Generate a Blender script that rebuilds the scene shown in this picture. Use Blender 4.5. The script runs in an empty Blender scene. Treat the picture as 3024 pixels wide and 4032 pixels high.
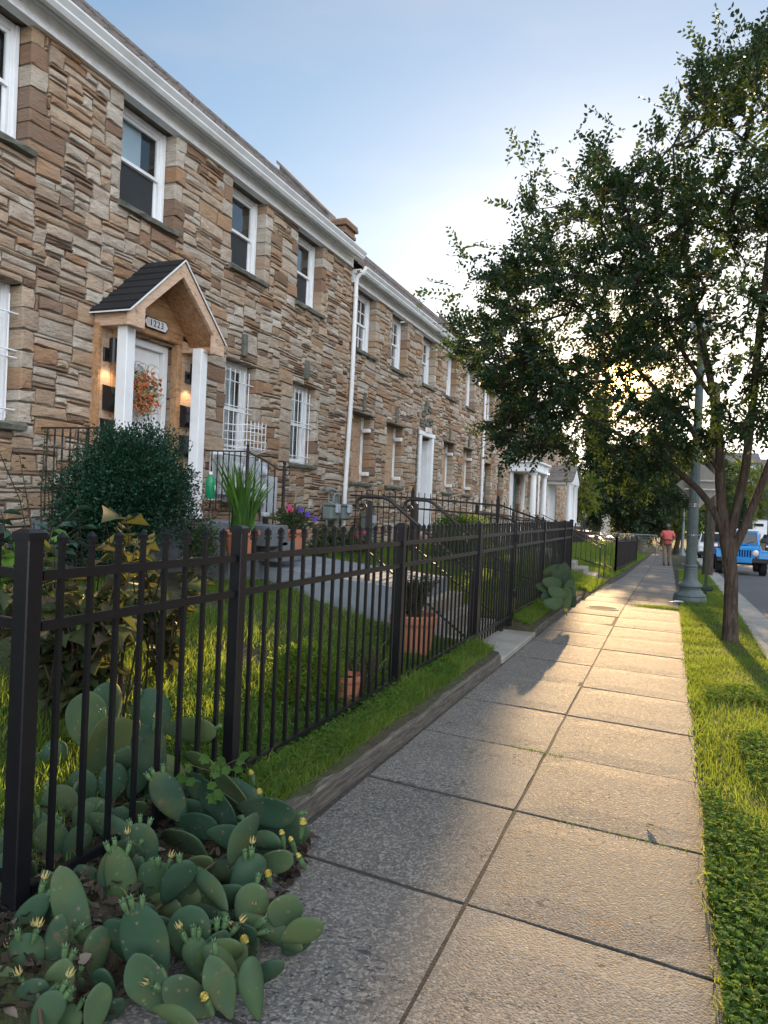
import bpy, bmesh, math, random
import numpy as np
from mathutils import Vector, Matrix, Quaternion, noise as mnoise
random.seed(7); rng = np.random.default_rng(11)
R = math.radians
sc = bpy.context.scene
COL = sc.collection
# ------------------------------------------------------------------ camera
CAMH = 1.55
def cam_basis(yaw, pitch, roll):
    ya, p, r = R(yaw), R(pitch), R(roll)
    f = np.array([-math.sin(ya)*math.cos(p), math.cos(ya)*math.cos(p), math.sin(p)])
    rt = np.array([math.cos(ya), math.sin(ya), 0.]); up = np.cross(rt, f)
    return math.cos(r)*rt+math.sin(r)*up, -math.sin(r)*rt+math.cos(r)*up, f
CR, CU, CF = cam_basis(21.85, -0.5, 2.5)
camd = bpy.data.cameras.new('camera'); cam = bpy.data.objects.new('camera', camd); COL.objects.link(cam)
camd.sensor_fit = 'HORIZONTAL'; camd.sensor_width = 36; camd.lens = 36*2900/3024
camd.clip_start = 0.05; camd.clip_end = 3000
cam.matrix_world = Matrix(((CR[0], CU[0], -CF[0], 0), (CR[1], CU[1], -CF[1], 0), (CR[2], CU[2], -CF[2], CAMH), (0, 0, 0, 1)))
sc.camera = cam
def ray(u, v): return CF + CR*(u-1512)/2900 - CU*(v-2016)/2900
def at(u, v, X=None, Y=None, W=None, Z=None):
    d = ray(u, v)
    t = X/d[0] if X is not None else Y/d[1] if Y is not None else W if W is not None else (Z-CAMH)/d[2]
    return Vector(d*t)+Vector((0, 0, CAMH))
# ------------------------------------------------------------------ world and sun
SUN_AZ, SUN_EL = -4.3, 9.9
SKY_GAMMA, SKY_SAT, SKY_VAL = .72, 1.14, .90
SKY_FILL = 7.6  # strength of the added off-view fill glow
sdir = Vector((math.sin(R(SUN_AZ))*math.cos(R(SUN_EL)), math.cos(R(SUN_AZ))*math.cos(R(SUN_EL)), math.sin(R(SUN_EL))))
w = bpy.data.worlds.new('World'); sc.world = w; w.use_nodes = True
nt = w.node_tree; N = nt.nodes; L = nt.links
for n in list(N): N.remove(n)
out = N.new('ShaderNodeOutputWorld'); bg = N.new('ShaderNodeBackground'); bg.inputs[1].default_value = 0.15
sky = N.new('ShaderNodeTexSky'); sky.sky_type = 'NISHITA'; sky.sun_disc = False
sky.sun_elevation = R(SUN_EL); sky.sun_rotation = R(SUN_AZ); sky.altitude = 50; sky.air_density = 1.0; sky.dust_density = .7; sky.ozone_density = 2.2
tc = N.new('ShaderNodeTexCoord')
mp = N.new('ShaderNodeMapping'); mp.inputs['Scale'].default_value = (1.2, 1.2, 4.5)
cn = N.new('ShaderNodeTexNoise'); cn.inputs['Scale'].default_value = 1.6; cn.inputs['Detail'].default_value = 6; cn.inputs['Roughness'].default_value = .5
cr = N.new('ShaderNodeMapRange'); cr.inputs[1].default_value = .50; cr.inputs[2].default_value = .85; cr.inputs[3].default_value = 0.0; cr.inputs[4].default_value = .45
L.new(tc.outputs['Generated'], mp.inputs[0]); L.new(mp.outputs[0], cn.inputs[0]); L.new(cn.outputs[0], cr.inputs[0])
mixc = N.new('ShaderNodeMix'); mixc.data_type = 'RGBA'
# thin high cloud: as bright as the sky behind it, but whiter
bw = N.new('ShaderNodeRGBToBW'); L.new(sky.outputs[0], bw.inputs[0])
cm = N.new('ShaderNodeVectorMath'); cm.operation = 'SCALE'; cm.inputs[0].default_value = (1.42, 1.42, 1.48); L.new(bw.outputs[0], cm.inputs['Scale'])
L.new(cr.outputs[0], mixc.inputs[0]); L.new(sky.outputs[0], mixc.inputs[6]); L.new(cm.outputs[0], mixc.inputs[7])
# aureole of hazy air round the sun
dt = N.new('ShaderNodeVectorMath'); dt.operation = 'DOT_PRODUCT'; dt.inputs[1].default_value = sdir
nm = N.new('ShaderNodeVectorMath'); nm.operation = 'NORMALIZE'; L.new(tc.outputs['Generated'], nm.inputs[0]); L.new(nm.outputs[0], dt.inputs[0])
def aur(power, col, prev):
    mx = N.new('ShaderNodeMath'); mx.operation = 'MAXIMUM'; mx.inputs[1].default_value = 0; L.new(dt.outputs['Value'], mx.inputs[0])
    pw = N.new('ShaderNodeMath'); pw.operation = 'POWER'; pw.inputs[1].default_value = power; L.new(mx.outputs[0], pw.inputs[0])
    sc_ = N.new('ShaderNodeVectorMath'); sc_.operation = 'SCALE'; sc_.inputs[0].default_value = col; L.new(pw.outputs[0], sc_.inputs['Scale'])
    ad = N.new('ShaderNodeVectorMath'); ad.operation = 'ADD'; L.new(prev, ad.inputs[0]); L.new(sc_.outputs[0], ad.inputs[1]); return ad.outputs[0]
o_ = aur(700, (14, 9, 4), mixc.outputs[2]); o_ = aur(9000, (900, 480, 150), o_)
gm = N.new('ShaderNodeGamma'); gm.inputs[1].default_value = SKY_GAMMA; L.new(o_, gm.inputs[0])
hs = N.new('ShaderNodeHueSaturation'); hs.inputs['Saturation'].default_value = SKY_SAT; hs.inputs['Value'].default_value = SKY_VAL; L.new(gm.outputs[0], hs.inputs['Color'])
# pale haze low over the horizon
sx_ = N.new('ShaderNodeSeparateXYZ'); L.new(nm.outputs[0], sx_.inputs[0]); hr = N.new('ShaderNodeMapRange'); hr.interpolation_type = 'SMOOTHSTEP'; hr.inputs[1].default_value = .0; hr.inputs[2].default_value = .30; hr.inputs[3].default_value = .82; hr.inputs[4].default_value = 0; L.new(sx_.outputs[2], hr.inputs[0])
hb = N.new('ShaderNodeRGBToBW'); L.new(hs.outputs[0], hb.inputs[0]); hv = N.new('ShaderNodeVectorMath'); hv.operation = 'SCALE'; hv.inputs[0].default_value = (1.06, 1.0, .93); L.new(hb.outputs[0], hv.inputs['Scale'])
hz = N.new('ShaderNodeMix'); hz.data_type = 'RGBA'; L.new(hr.outputs[0], hz.inputs[0]); L.new(hs.outputs[0], hz.inputs[6]); L.new(hv.outputs[0], hz.inputs[7])
# added sky glow behind the viewer, out of view, to brighten the shaded facade
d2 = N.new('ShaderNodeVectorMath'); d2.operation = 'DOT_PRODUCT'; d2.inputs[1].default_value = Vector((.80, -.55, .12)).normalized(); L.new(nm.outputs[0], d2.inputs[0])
r2 = N.new('ShaderNodeMapRange'); r2.interpolation_type = 'SMOOTHSTEP'; r2.inputs[1].default_value = .15; r2.inputs[2].default_value = .85; r2.inputs[3].default_value = 0; r2.inputs[4].default_value = SKY_FILL; L.new(d2.outputs['Value'], r2.inputs[0])
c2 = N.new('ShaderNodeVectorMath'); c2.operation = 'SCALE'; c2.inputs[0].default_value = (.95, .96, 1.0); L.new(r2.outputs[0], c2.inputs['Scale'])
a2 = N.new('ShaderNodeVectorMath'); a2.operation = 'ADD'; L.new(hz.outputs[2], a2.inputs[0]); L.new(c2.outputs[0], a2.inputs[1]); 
pwn = N.new('ShaderNodeMath'); pwn.operation = 'POWER'; pwn.inputs[1].default_value = 420; mxn = N.new('ShaderNodeMath'); mxn.operation = 'MAXIMUM'; mxn.inputs[1].default_value = 0; L.new(dt.outputs['Value'], mxn.inputs[0]); L.new(mxn.outputs[0], pwn.inputs[0])
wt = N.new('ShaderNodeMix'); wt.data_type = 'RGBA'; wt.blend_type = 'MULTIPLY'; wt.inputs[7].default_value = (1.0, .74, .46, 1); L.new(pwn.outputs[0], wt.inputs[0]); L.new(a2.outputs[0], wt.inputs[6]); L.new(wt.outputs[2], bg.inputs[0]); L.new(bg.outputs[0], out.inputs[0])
sl = bpy.data.lights.new('sun', 'SUN'); sl.energy = 5.0; sl.angle = R(0.5); sl.color = (1.0, .66, .33)
so = bpy.data.objects.new('sun', sl); COL.objects.link(so); so.rotation_euler = sdir.to_track_quat('Z', 'Y').to_euler(); so.location = (0, 60, 30)
sc.view_settings.view_transform = 'Standard'; sc.view_settings.look = 'None'; sc.view_settings.gamma = 1; sc.view_settings.use_curve_mapping = False
sc.view_settings.exposure = 1.3
sc.cycles.max_bounces = 8; sc.cycles.transparent_max_bounces = 12
# ------------------------------------------------------------------ object helpers
def tag(o, label=None, cat=None, group=None, kind=None):
    if label: o['label'] = label
    if cat: o['category'] = cat
    if group: o['group'] = group
    if kind: o['kind'] = kind
    return o
def thing(name, label, cat, loc=(0, 0, 0), rz=0, group=None):
    o = bpy.data.objects.new(name, None); COL.objects.link(o); o.location = loc; o.rotation_euler = (0, 0, rz); o.empty_display_size = .2
    return tag(o, label, cat, group)
def link(name, me, mats, parent=None, smooth=False):
    for m in (mats if isinstance(mats, (list, tuple)) else [mats]): me.materials.append(m)
    o = bpy.data.objects.new(name, me); COL.objects.link(o)
    if parent: o.parent = parent
    if smooth: me.polygons.foreach_set('use_smooth', [True]*len(me.polygons))
    return o
def fast(name, V, F, mats, parent=None, attr=None, smooth=False, mi=None):
    """V (n,3); F (m,k) int array or list of such arrays; attr = per-vertex floats named 'tint'"""
    V = np.asarray(V, dtype=np.float32); Fs = F if isinstance(F, list) else [F]; Fs = [np.asarray(f, dtype=np.int32) for f in Fs if len(f)]
    me = bpy.data.meshes.new(name); me.vertices.add(len(V)); me.vertices.foreach_set('co', V.ravel())
    nl = sum(f.size for f in Fs); nf = sum(len(f) for f in Fs)
    me.loops.add(nl); me.polygons.add(nf)
    me.loops.foreach_set('vertex_index', np.concatenate([f.ravel() for f in Fs]))
    st = []; k = 0
    for f in Fs:
        st.append(np.arange(len(f))*f.shape[1]+k); k += f.size
    me.polygons.foreach_set('loop_start', np.concatenate(st).astype(np.int32))
    if mi is not None: me.polygons.foreach_set('material_index', np.asarray(mi, dtype=np.int32))
    me.update(calc_edges=True); me.validate()
    if attr is not None:
        a = me.attributes.new('tint', 'FLOAT', 'POINT'); a.data.foreach_set('value', np.asarray(attr, dtype=np.float32))
    return link(name, me, mats, parent, smooth)
class MB:
    def __init__(s): s.v = []; s.f = []; s.m = []; s.t = []
    def add(s, vs, fs, m=0, t=0.0):
        k = len(s.v); s.v += [tuple(v) for v in vs]; s.f += [tuple(i+k for i in f) for f in fs]; s.m += [m]*len(fs); s.t += [t]*len(vs); return s
    def box(s, x0, x1, y0, y1, z0, z1, m=0, t=0.0, bev=0.0):
        x0, x1 = sorted((x0, x1)); y0, y1 = sorted((y0, y1)); z0, z1 = sorted((z0, z1))
        if bev > 0:
            b = min(bev, (x1-x0)*.45, (y1-y0)*.45, (z1-z0)*.45); bm = bmesh.new()
            bmesh.ops.create_cube(bm, size=1, matrix=Matrix.Translation(((x0+x1)/2, (y0+y1)/2, (z0+z1)/2)) @ Matrix.Diagonal((x1-x0, y1-y0, z1-z0, 1)))
            bmesh.ops.bevel(bm, geom=bm.edges[:], offset=b, segments=1, affect='EDGES')
            bm.verts.index_update(); r = s.add([v.co for v in bm.verts], [[v.index for v in f.verts] for f in bm.faces], m, t); bm.free(); return r
        v = [(x, y, z) for x in (x0, x1) for y in (y0, y1) for z in (z0, z1)]
        return s.add(v, [(0, 1, 3, 2), (4, 6, 7, 5), (0, 4, 5, 1), (2, 3, 7, 6), (0, 2, 6, 4), (1, 5, 7, 3)], m, t)
    def beam(s, a, b, wx, wz, m=0, up=(0, 0, 1), t=0.0):
        a = Vector(a); b = Vector(b); d = (b-a).normalized(); u = Vector(up)
        if abs(d.dot(u)) > .98: u = Vector((1, 0, 0))
        r = d.cross(u).normalized(); q = r.cross(d).normalized(); v = []
        for p in (a, b):
            for i, j in ((-1, -1), (1, -1), (1, 1), (-1, 1)): v.append(p+r*wx*.5*i+q*wz*.5*j)
        return s.add(v, [(3, 2, 1, 0), (4, 5, 6, 7), (0, 1, 5, 4), (1, 2, 6, 5), (2, 3, 7, 6), (3, 0, 4, 7)], m, t)
    def tube(s, pts, rad, n=8, m=0, cap=True, t=0.0):
        pts = [Vector(p) for p in pts]; rad = rad if isinstance(rad, (list, tuple)) else [rad]*len(pts); k = len(s.v); vs = []; fs = []
        nrm = None
        for i, p in enumerate(pts):
            d = (pts[min(i+1, len(pts)-1)]-pts[max(i-1, 0)]).normalized()
            if nrm is None: nrm = d.cross(Vector((0, 0, 1)) if abs(d.z) < .9 else Vector((1, 0, 0))).normalized()
            nrm = (nrm-d*nrm.dot(d)).normalized(); bn = d.cross(nrm)
            for j in range(n): a = 2*math.pi*j/n; vs.append(p+(nrm*math.cos(a)+bn*math.sin(a))*rad[i])
        for i in range(len(pts)-1):
            for j in range(n): fs.append((i*n+j, i*n+(j+1) % n, (i+1)*n+(j+1) % n, (i+1)*n+j))
        if cap: fs += [tuple(range(n))[::-1], tuple(range((len(pts)-1)*n, len(pts)*n))]
        return s.add(vs, fs, m, t)
    def lathe(s, prof, c=(0, 0, 0), n=24, m=0, t=0.0, flute=0, fr=(0, 0)):
        vs = []; fs = []
        for i, (r, z) in enumerate(prof):
            for j in range(n):
                a = 2*math.pi*j/n; rr = r*(1-(.07 if (flute and fr[0] <= z <= fr[1] and j % 2) else 0)); vs.append((c[0]+rr*math.cos(a), c[1]+rr*math.sin(a), c[2]+z))
        for i in range(len(prof)-1):
            for j in range(n): fs.append((i*n+j, i*n+(j+1) % n, (i+1)*n+(j+1) % n, (i+1)*n+j))
        fs += [tuple(range(n))[::-1], tuple(range((len(prof)-1)*n, len(prof)*n))]
        return s.add(vs, fs, m, t)
    def prism(s, poly, axis, a, b, m=0, t=0.0):
        """poly = list of 2D points in the two other axes"""
        n = len(poly)
        def P(q, h): return (h, q[0], q[1]) if axis == 0 else (q[0], h, q[1]) if axis == 1 else (q[0], q[1], h)
        return s.add([P(q, a) for q in poly]+[P(q, b) for q in poly], [tuple(range(n))[::-1], tuple(range(n, 2*n))]+[(i, (i+1) % n, n+(i+1) % n, n+i) for i in range(n)], m, t)
    def build(s, name, mats, parent=None, smooth=False, fix=True):
        me = bpy.data.meshes.new(name); me.from_pydata(s.v, [], s.f); me.polygons.foreach_set('material_index', s.m)
        a = me.attributes.new('tint', 'FLOAT', 'POINT'); a.data.foreach_set('value', s.t)
        me.update()
        if fix:
            bm = bmesh.new(); bm.from_mesh(me); bmesh.ops.recalc_face_normals(bm, faces=bm.faces[:]); bm.to_mesh(me); bm.free()
        o = link(name, me, mats, parent)
        if smooth:
            me.polygons.foreach_set('use_smooth', [True]*len(me.polygons))
            try: me.set_sharp_from_angle(angle=R(40))
            except Exception: pass
        return o
def copy_tree(o, parent=None):
    c = o.copy(); COL.objects.link(c); c.parent = parent
    for ch in list(o.children): copy_tree(ch, c)
    return c
# ------------------------------------------------------------------ materials
class NB:
    def __init__(s, m): s.nt = m.node_tree; s.N = s.nt.nodes; s.L = s.nt.links; s.p = s.N['Principled BSDF']
    def node(s, k, **kw):
        n = s.N.new(k)
        for a, b in kw.items():
            if a.startswith('_'): setattr(n, a[1:], b)
            else: n.inputs[a.replace('__', ' ')].default_value = b
        return n
    def link(s, a, b): s.L.new(a, b)
    def coord(s, scale=(1, 1, 1)):
        tc = s.node('ShaderNodeTexCoord'); mp = s.node('ShaderNodeMapping'); mp.inputs['Scale'].default_value = scale; s.link(tc.outputs['Object'], mp.inputs[0]); return mp.outputs[0]
    def noise(s, scale, detail=4, rough=.55, vec=None, dist=0):
        n = s.node('ShaderNodeTexNoise'); n.inputs['Scale'].default_value = scale; n.inputs['Detail'].default_value = detail; n.inputs['Roughness'].default_value = rough; n.inputs['Distortion'].default_value = dist
        s.link(vec or s.coord(), n.inputs[0]); return n.outputs[0]
    def voro(s, scale, vec=None, feat='F1', out='Distance', rnd=1):
        n = s.node('ShaderNodeTexVoronoi'); n.feature = feat; n.inputs['Scale'].default_value = scale; n.inputs['Randomness'].default_value = rnd; s.link(vec or s.coord(), n.inputs[0]); return n.outputs[out]
    def ramp(s, fac, stops):
        r = s.node('ShaderNodeValToRGB'); cr = r.color_ramp
        while len(cr.elements) < len(stops): cr.elements.new(.5)
        for e, (p, c) in zip(cr.elements, stops): e.position = p; e.color = (*c, 1) if len(c) == 3 else c
        s.link(fac, r.inputs[0]); return r.outputs[0]
    def mix(s, fac, a, b, mode='MIX'):
        n = s.node('ShaderNodeMix'); n.data_type = 'RGBA'; n.blend_type = mode
        for k, x in ((0, fac), (6, a), (7, b)):
            if isinstance(x, (int, float)): n.inputs[k].default_value = x
            elif isinstance(x, tuple): n.inputs[k].default_value = (*x, 1)
            else: s.link(x, n.inputs[k])
        return n.outputs[2]
    def math(s, op, a, b=0.0, clamp=False):
        n = s.node('ShaderNodeMath'); n.operation = op; n.use_clamp = clamp
        for k, x in ((0, a), (1, b)):
            if isinstance(x, (int, float)): n.inputs[k].default_value = x
            else: s.link(x, n.inputs[k])
        return n.outputs[0]
    def rng(s, x, a, b, c=0, d=1):
        n = s.node('ShaderNodeMapRange'); s.link(x, n.inputs[0])
        for i, q in enumerate((a, b, c, d)): n.inputs[i+1].default_value = q
        return n.outputs[0]
    def attr(s, name='tint'): n = s.node('ShaderNodeAttribute'); n.attribute_name = name; return n.outputs['Fac']
    def bump(s, h, strength=.3, dist=.01, prev=None):
        b = s.node('ShaderNodeBump'); b.inputs['Strength'].default_value = strength; b.inputs['Distance'].default_value = dist; s.link(h, b.inputs['Height'])
        if prev is not None: s.link(prev, b.inputs['Normal'])
        return b.outputs[0]
    def set(s, **kw):
        for k, v in kw.items():
            i = s.p.inputs[k.replace('__', ' ')]
            if isinstance(v, (int, float)): i.default_value = v
            elif isinstance(v, tuple): i.default_value = (*v, 1) if len(v) == 3 else v
            else: s.link(v, i)
def newmat(name):
    m = bpy.data.materials.new(name); m.use_nodes = True; return m, NB(m)
def mat(name, col, rough=.6, var=.25, scale=8, bump=.15, bscale=40, metal=0, spec=.5, bd=.004, dirt=None):
    m, b = newmat(name); c2 = tuple(min(1, x*(1+var)) for x in col); c1 = tuple(x*(1-var) for x in col)
    n = b.noise(scale, 5); c = b.ramp(n, [(.3, c1), (.7, c2)])
    if dirt: c = b.mix(b.rng(b.noise(scale*.35, 6, .65), .5, .75), c, dirt)
    b.set(Base__Color=c, Roughness=rough, Metallic=metal); b.p.inputs['Specular IOR Level'].default_value = spec
    if bump: b.set(Normal=b.bump(b.noise(bscale, 4), bump, bd))
    return m
def leafmat(name, dark, light, trans=.4, tcol=None, rough=.5, third=None):
    m, b = newmat(name)
    stops = [(0, dark), (.75, light)]+([(1.0, third)] if third else [])
    c = b.ramp(b.attr(), stops); c = b.mix(b.rng(b.noise(3.0, 3), .35, .7, 0, .35), c, tuple(x*.6 for x in dark))
    b.set(Base__Color=c, Roughness=rough); b.p.inputs['Specular IOR Level'].default_value = .35
    tr = b.node('ShaderNodeBsdfTranslucent'); tcol = tcol or tuple(min(1, x*2.4) for x in light)
    b.link(b.mix(.5, c, tcol), tr.inputs[0]); ms = b.node('ShaderNodeMixShader'); ms.inputs[0].default_value = trans
    b.link(b.p.outputs[0], ms.inputs[1]); b.link(tr.outputs[0], ms.inputs[2]); b.link(ms.outputs[0], b.N['Material Output'].inputs[0]); return m
M = {}
# stone: each stone carries its own tint
m, b = newmat('ledgestone'); tn = b.attr()
base = b.ramp(tn, [(0, (.15, .095, .07)), (.12, (.24, .155, .11)), (.25, (.42, .25, .14)), (.38, (.48, .335, .21)), (.5, (.43, .335, .25)), (.62, (.56, .43, .31)), (.75, (.50, .435, .355)), (.88, (.56, .50, .41)), (1, (.63, .58, .495))])
def scoord(sc):
    va = b.node('ShaderNodeVectorMath'); va.operation = 'SCALE'; va.inputs[0].default_value = (37, 53, 29); b.link(tn, va.inputs['Scale']); ad = b.node('ShaderNodeVectorMath'); ad.operation = 'ADD'; b.link(b.coord(sc), ad.inputs[0]); b.link(va.outputs[0], ad.inputs[1]); return ad.outputs[0]
st = b.noise(3.2, 6, .65, scoord((1, 1, 5)), .8); st2 = b.noise(14, 5, .65, scoord((1, 1, 3)))
c = b.mix(b.rng(st, .42, .68, 0, .55), base, (.25, .125, .06)); c = b.mix(b.rng(st2, .5, .75, 0, .4), c, (.20, .15, .11))
c = b.mix(b.rng(b.noise(1.3, 4), .45, .75, 0, .3), c, (.34, .32, .27))
c = b.mix(b.rng(b.noise(60, 3, .6), .35, .75, 0, .3), c, (.16, .13, .10)); b.set(Base__Color=c, Roughness=.9, Normal=b.bump(b.noise(75, 3, .7), .5, .006, b.bump(st2, .9, .022, b.bump(st, .6, .02)))); b.p.inputs['Specular IOR Level'].default_value = .25; M['stone'] = m
M['mortar'] = mat('mortar', (.15, .13, .105), .95, .3, 6, .4, 60)
M['sill'] = mat('dark_slate_sill', (.13, .13, .105), .9, .35, 9, .7, 25, bd=.012)
M['jamb'] = M['stone']
M['white'] = mat('white_paint', (.80, .82, .83), .45, .04, 5, .08, 60, dirt=(.66, .66, .64))
M['frieze'] = mat('textured_white_board', (.82, .84, .84), .6, .06, 12, .8, 55, bd=.02, dirt=(.66, .67, .66))
M['gutter'] = mat('painted_gutter', (.72, .74, .74), .4, .06, 4, .05, 30, dirt=(.5, .49, .46))
m, b = newmat('old_shingles'); br = b.node('ShaderNodeTexBrick'); br.inputs['Scale'].default_value = 1.0; br.offset = .5
sw = b.node('ShaderNodeSeparateXYZ'); b.link(b.coord(), sw.inputs[0]); cb = b.node('ShaderNodeCombineXYZ'); b.link(sw.outputs[1], cb.inputs[0]); b.link(sw.outputs[2], cb.inputs[1]); b.link(cb.outputs[0], br.inputs[0])
for k, v in (('Color1', (.12, .095, .085, 1)), ('Color2', (.2, .17, .155, 1)), ('Mortar', (.03, .028, .026, 1)), ('Mortar Size', .012), ('Brick Width', .28), ('Row Height', .11)): br.inputs[k].default_value = v
c = b.mix(b.rng(b.noise(9, 5), .4, .7, 0, .6), br.outputs[0], (.27, .24, .22)); b.set(Base__Color=c, Roughness=.95, Normal=b.bump(b.noise(70, 3), .6, .01, b.bump(br.outputs[1], -1, .01))); M['shingle'] = m
M['felt'] = mat('black_shingle', (.008, .009, .011), .95, .3, 3, .9, 90, bd=.01)
m, b = newmat('cedar_board'); g = b.noise(2.2, 6, .6, b.coord((9, 1.2, 9)), 1.5); g2 = b.noise(5, 5, .6, b.coord((1, 1, 1)), 2)
c = b.ramp(g, [(.3, (.24, .115, .05)), (.5, (.42, .235, .115)), (.7, (.54, .34, .19))]); c = b.mix(b.rng(g2, .56, .72, 0, .7), c, (.17, .075, .035)); b.set(Base__Color=c, Roughness=.6, Normal=b.bump(g, .25, .006)); M['cedar'] = m
m, b = newmat('pine_ply'); g = b.noise(2.0, 5, .6, b.coord((1, 2, 7)), 2.5); c = b.ramp(g, [(.3, (.42, .27, .17)), (.5, (.60, .42, .29)), (.72, (.66, .5, .36))]); c = b.mix(b.rng(b.noise(4, 5, .6, b.coord((1, 1, 3)), 2), .58, .7, 0, .75), c, (.24, .10, .05)); b.set(Base__Color=c, Roughness=.7, Normal=b.bump(g, .2, .004)); M['pine'] = m
m, b = newmat('plywood_osb'); v = b.voro(24, b.coord((1, 1, 2)), out='Color'); c = b.mix(.5, b.ramp(b.noise(8, 4), [(.3, (.36, .23, .14)), (.7, (.52, .37, .25))]), b.ramp(v, [(.2, (.30, .18, .10)), (.8, (.58, .42, .28))])); c = b.mix(b.rng(b.noise(1.5, 3, .5, b.coord((1, .5, 1))), .5, .7, 0, .4), c, (.36, .17, .11)); b.set(Base__Color=c, Roughness=.8); M['osb'] = m
M['black_metal'] = mat('black_powder_coat', (.006, .006, .008), .34, .2, 20, .12, 120, spec=.5)
M['iron'] = mat('rusty_black_iron', (.022, .015, .014), .5, .4, 14, .3, 60)
M['black_plastic'] = mat('black_plastic', (.012, .012, .013), .35, .2, 20, .05, 60)
M['curtain'] = mat('pale_blind', (.42, .50, .56), .6, .08, 3, .1, 20)
M['screen'] = mat('insect_screen', (.022, .026, .03), .7, .2, 3, 0)
M['room'] = mat('dark_room', (.012, .013, .014), .9, .2, 3, 0)
M['window_dark'] = mat('dark_door_panel', (.045, .10, .11), .5, .2, 3, .05, 20)
m, b = newmat('window_glass'); gl = b.node('ShaderNodeBsdfGlossy'); gl.inputs['Roughness'].default_value = .03; gl.inputs[0].default_value = (.9, .95, 1, 1); tr = b.node('ShaderNodeBsdfTransparent'); tr.inputs[0].default_value = (.82, .86, .86, 1)
ms = b.node('ShaderNodeMixShader'); fr = b.node('ShaderNodeMapRange'); lw = b.node('ShaderNodeLayerWeight'); lw.inputs[0].default_value = .5; b.link(lw.outputs['Facing'], fr.inputs[0]); fr.inputs[1].default_value = .35; fr.inputs[3].default_value = .06; fr.inputs[4].default_value = .65; b.link(b.bump(b.noise(1.2, 2), .12, .02), gl.inputs['Normal']); b.link(fr.outputs[0], ms.inputs[0]); b.link(tr.outputs[0], ms.inputs[1]); b.link(gl.outputs[0], ms.inputs[2]); b.link(ms.outputs[0], b.N['Material Output'].inputs[0]); M['glass'] = m
# concrete of the sidewalk
m, b = newmat('exposed_aggregate_concrete'); big = b.noise(.9, 5, .6); fine = b.noise(55, 4, .7); agg = b.voro(105); aggc = b.voro(105, out='Color'); tn = b.attr()
c = b.ramp(big, [(.3, (.135, .13, .122)), (.7, (.20, .192, .178))]); c = b.mix(b.rng(tn, 0, 1, 0, .75), c, (.10, .096, .09)); c = b.mix(.4, c, b.ramp(aggc, [(.1, (.06, .056, .056)), (.5, (.16, .15, .135)), (.9, (.60, .53, .42))]))
c = b.mix(b.rng(fine, .5, .75, 0, .35), c, (.11, .10, .092))
pm = b.math('MULTIPLY', b.rng(b.noise(1.7, 4, .6), .47, .55), b.rng(b.noise(30, 3, .6, b.coord((1, 1.7, 1)), .8), .585, .605)); c = b.mix(b.math('MULTIPLY', pm, .9), c, (.05, .053, .062))
c = b.mix(b.math('MULTIPLY', b.rng(b.noise(2.3, 3), .66, .74), b.rng(b.noise(9, 3), .45, .65)), c, (.30, .17, .08))
h = b.math('SUBTRACT', b.math('ADD', b.math('MULTIPLY', agg, -.6), b.math('MULTIPLY', fine, .5)), b.math('MULTIPLY', pm, 1.2))
b.set(Base__Color=c, Roughness=b.rng(aggc, 0, 1, .7, 1.0), Normal=b.bump(h, .6, .005)); b.p.inputs['Specular IOR Level'].default_value = .22; M['walk'] = m
M['joint'] = mat('joint_dirt', (.045, .040, .032), 1, .4, 30, .8, 80)
M['concrete'] = mat('plain_concrete', (.32, .305, .275), .85, .2, 3, .5, 60, dirt=(.2, .18, .15))
M['step_concrete'] = mat('weathered_step', (.30, .27, .225), .9, .3, 4, .6, 50, dirt=(.15, .13, .1))
M['coping'] = mat('coping', (.19, .17, .155), .9, .25, 6, .5, 50)
M['grey_block'] = mat('grey_block', (.13, .145, .16), .9, .25, 8, .5, 70)
m, b = newmat('flagstone_path'); c = b.ramp(b.noise(5, 5), [(.3, (.17, .195, .225)), (.7, (.26, .285, .32))]); c = b.mix(b.rng(b.noise(30, 3), .55, .7, 0, .4), c, (.18, .19, .2)); b.set(Base__Color=c, Roughness=.9, Normal=b.bump(b.noise(60, 3), .4, .005)); M['path'] = m
m, b = newmat('asphalt'); c = b.ramp(b.noise(160, 3), [(.35, (.045, .047, .052)), (.7, (.115, .118, .125))]); c = b.mix(b.rng(b.noise(.7, 5), .4, .7, 0, .5), c, (.12, .115, .11)); b.set(Base__Color=c, Roughness=.8, Normal=b.bump(b.noise(180, 2), .5, .004)); M['asphalt'] = m
m, b = newmat('soil'); c = b.ramp(b.noise(12, 6, .7), [(.3, (.028, .022, .014)), (.55, (.065, .052, .03)), (.75, (.10, .085, .05))]); c = b.mix(b.rng(b.noise(1.1, 4), .4, .62, 0, .75), c, (.035, .06, .012)); b.set(Base__Color=c, Roughness=1, Normal=b.bump(b.noise(40, 5), 1, .03)); M['soil'] = m
m, b = newmat('weathered_timber'); g = b.noise(3, 6, .7, b.coord((26, 1.6, 26)), .6); c = b.ramp(g, [(.3, (.04, .035, .03)), (.5, (.13, .115, .095)), (.72, (.27, .245, .21))]); b.set(Base__Color=c, Roughness=.95, Normal=b.bump(g, 1, .02)); M['timber'] = m
m, b = newmat('bark'); g = b.noise(4, 6, .7, b.coord((7, 7, 1.1)), .8); c = b.ramp(g, [(.3, (.022, .016, .012)), (.5, (.075, .052, .038)), (.72, (.16, .118, .09))]); b.set(Base__Color=c, Roughness=.95, Normal=b.bump(g, 1, .03)); M['bark'] = m
M['twig'] = mat('twig', (.07, .05, .032), .9, .3, 20, .3, 60)
M['terracotta'] = mat('terracotta', (.42, .155, .085), .8, .16, 7, .3, 40, dirt=(.30, .18, .13))
M['lamp_green'] = mat('grey_green_cast_iron', (.125, .165, .165), .55, .15, 9, .35, 60, dirt=(.08, .1, .1))
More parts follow.
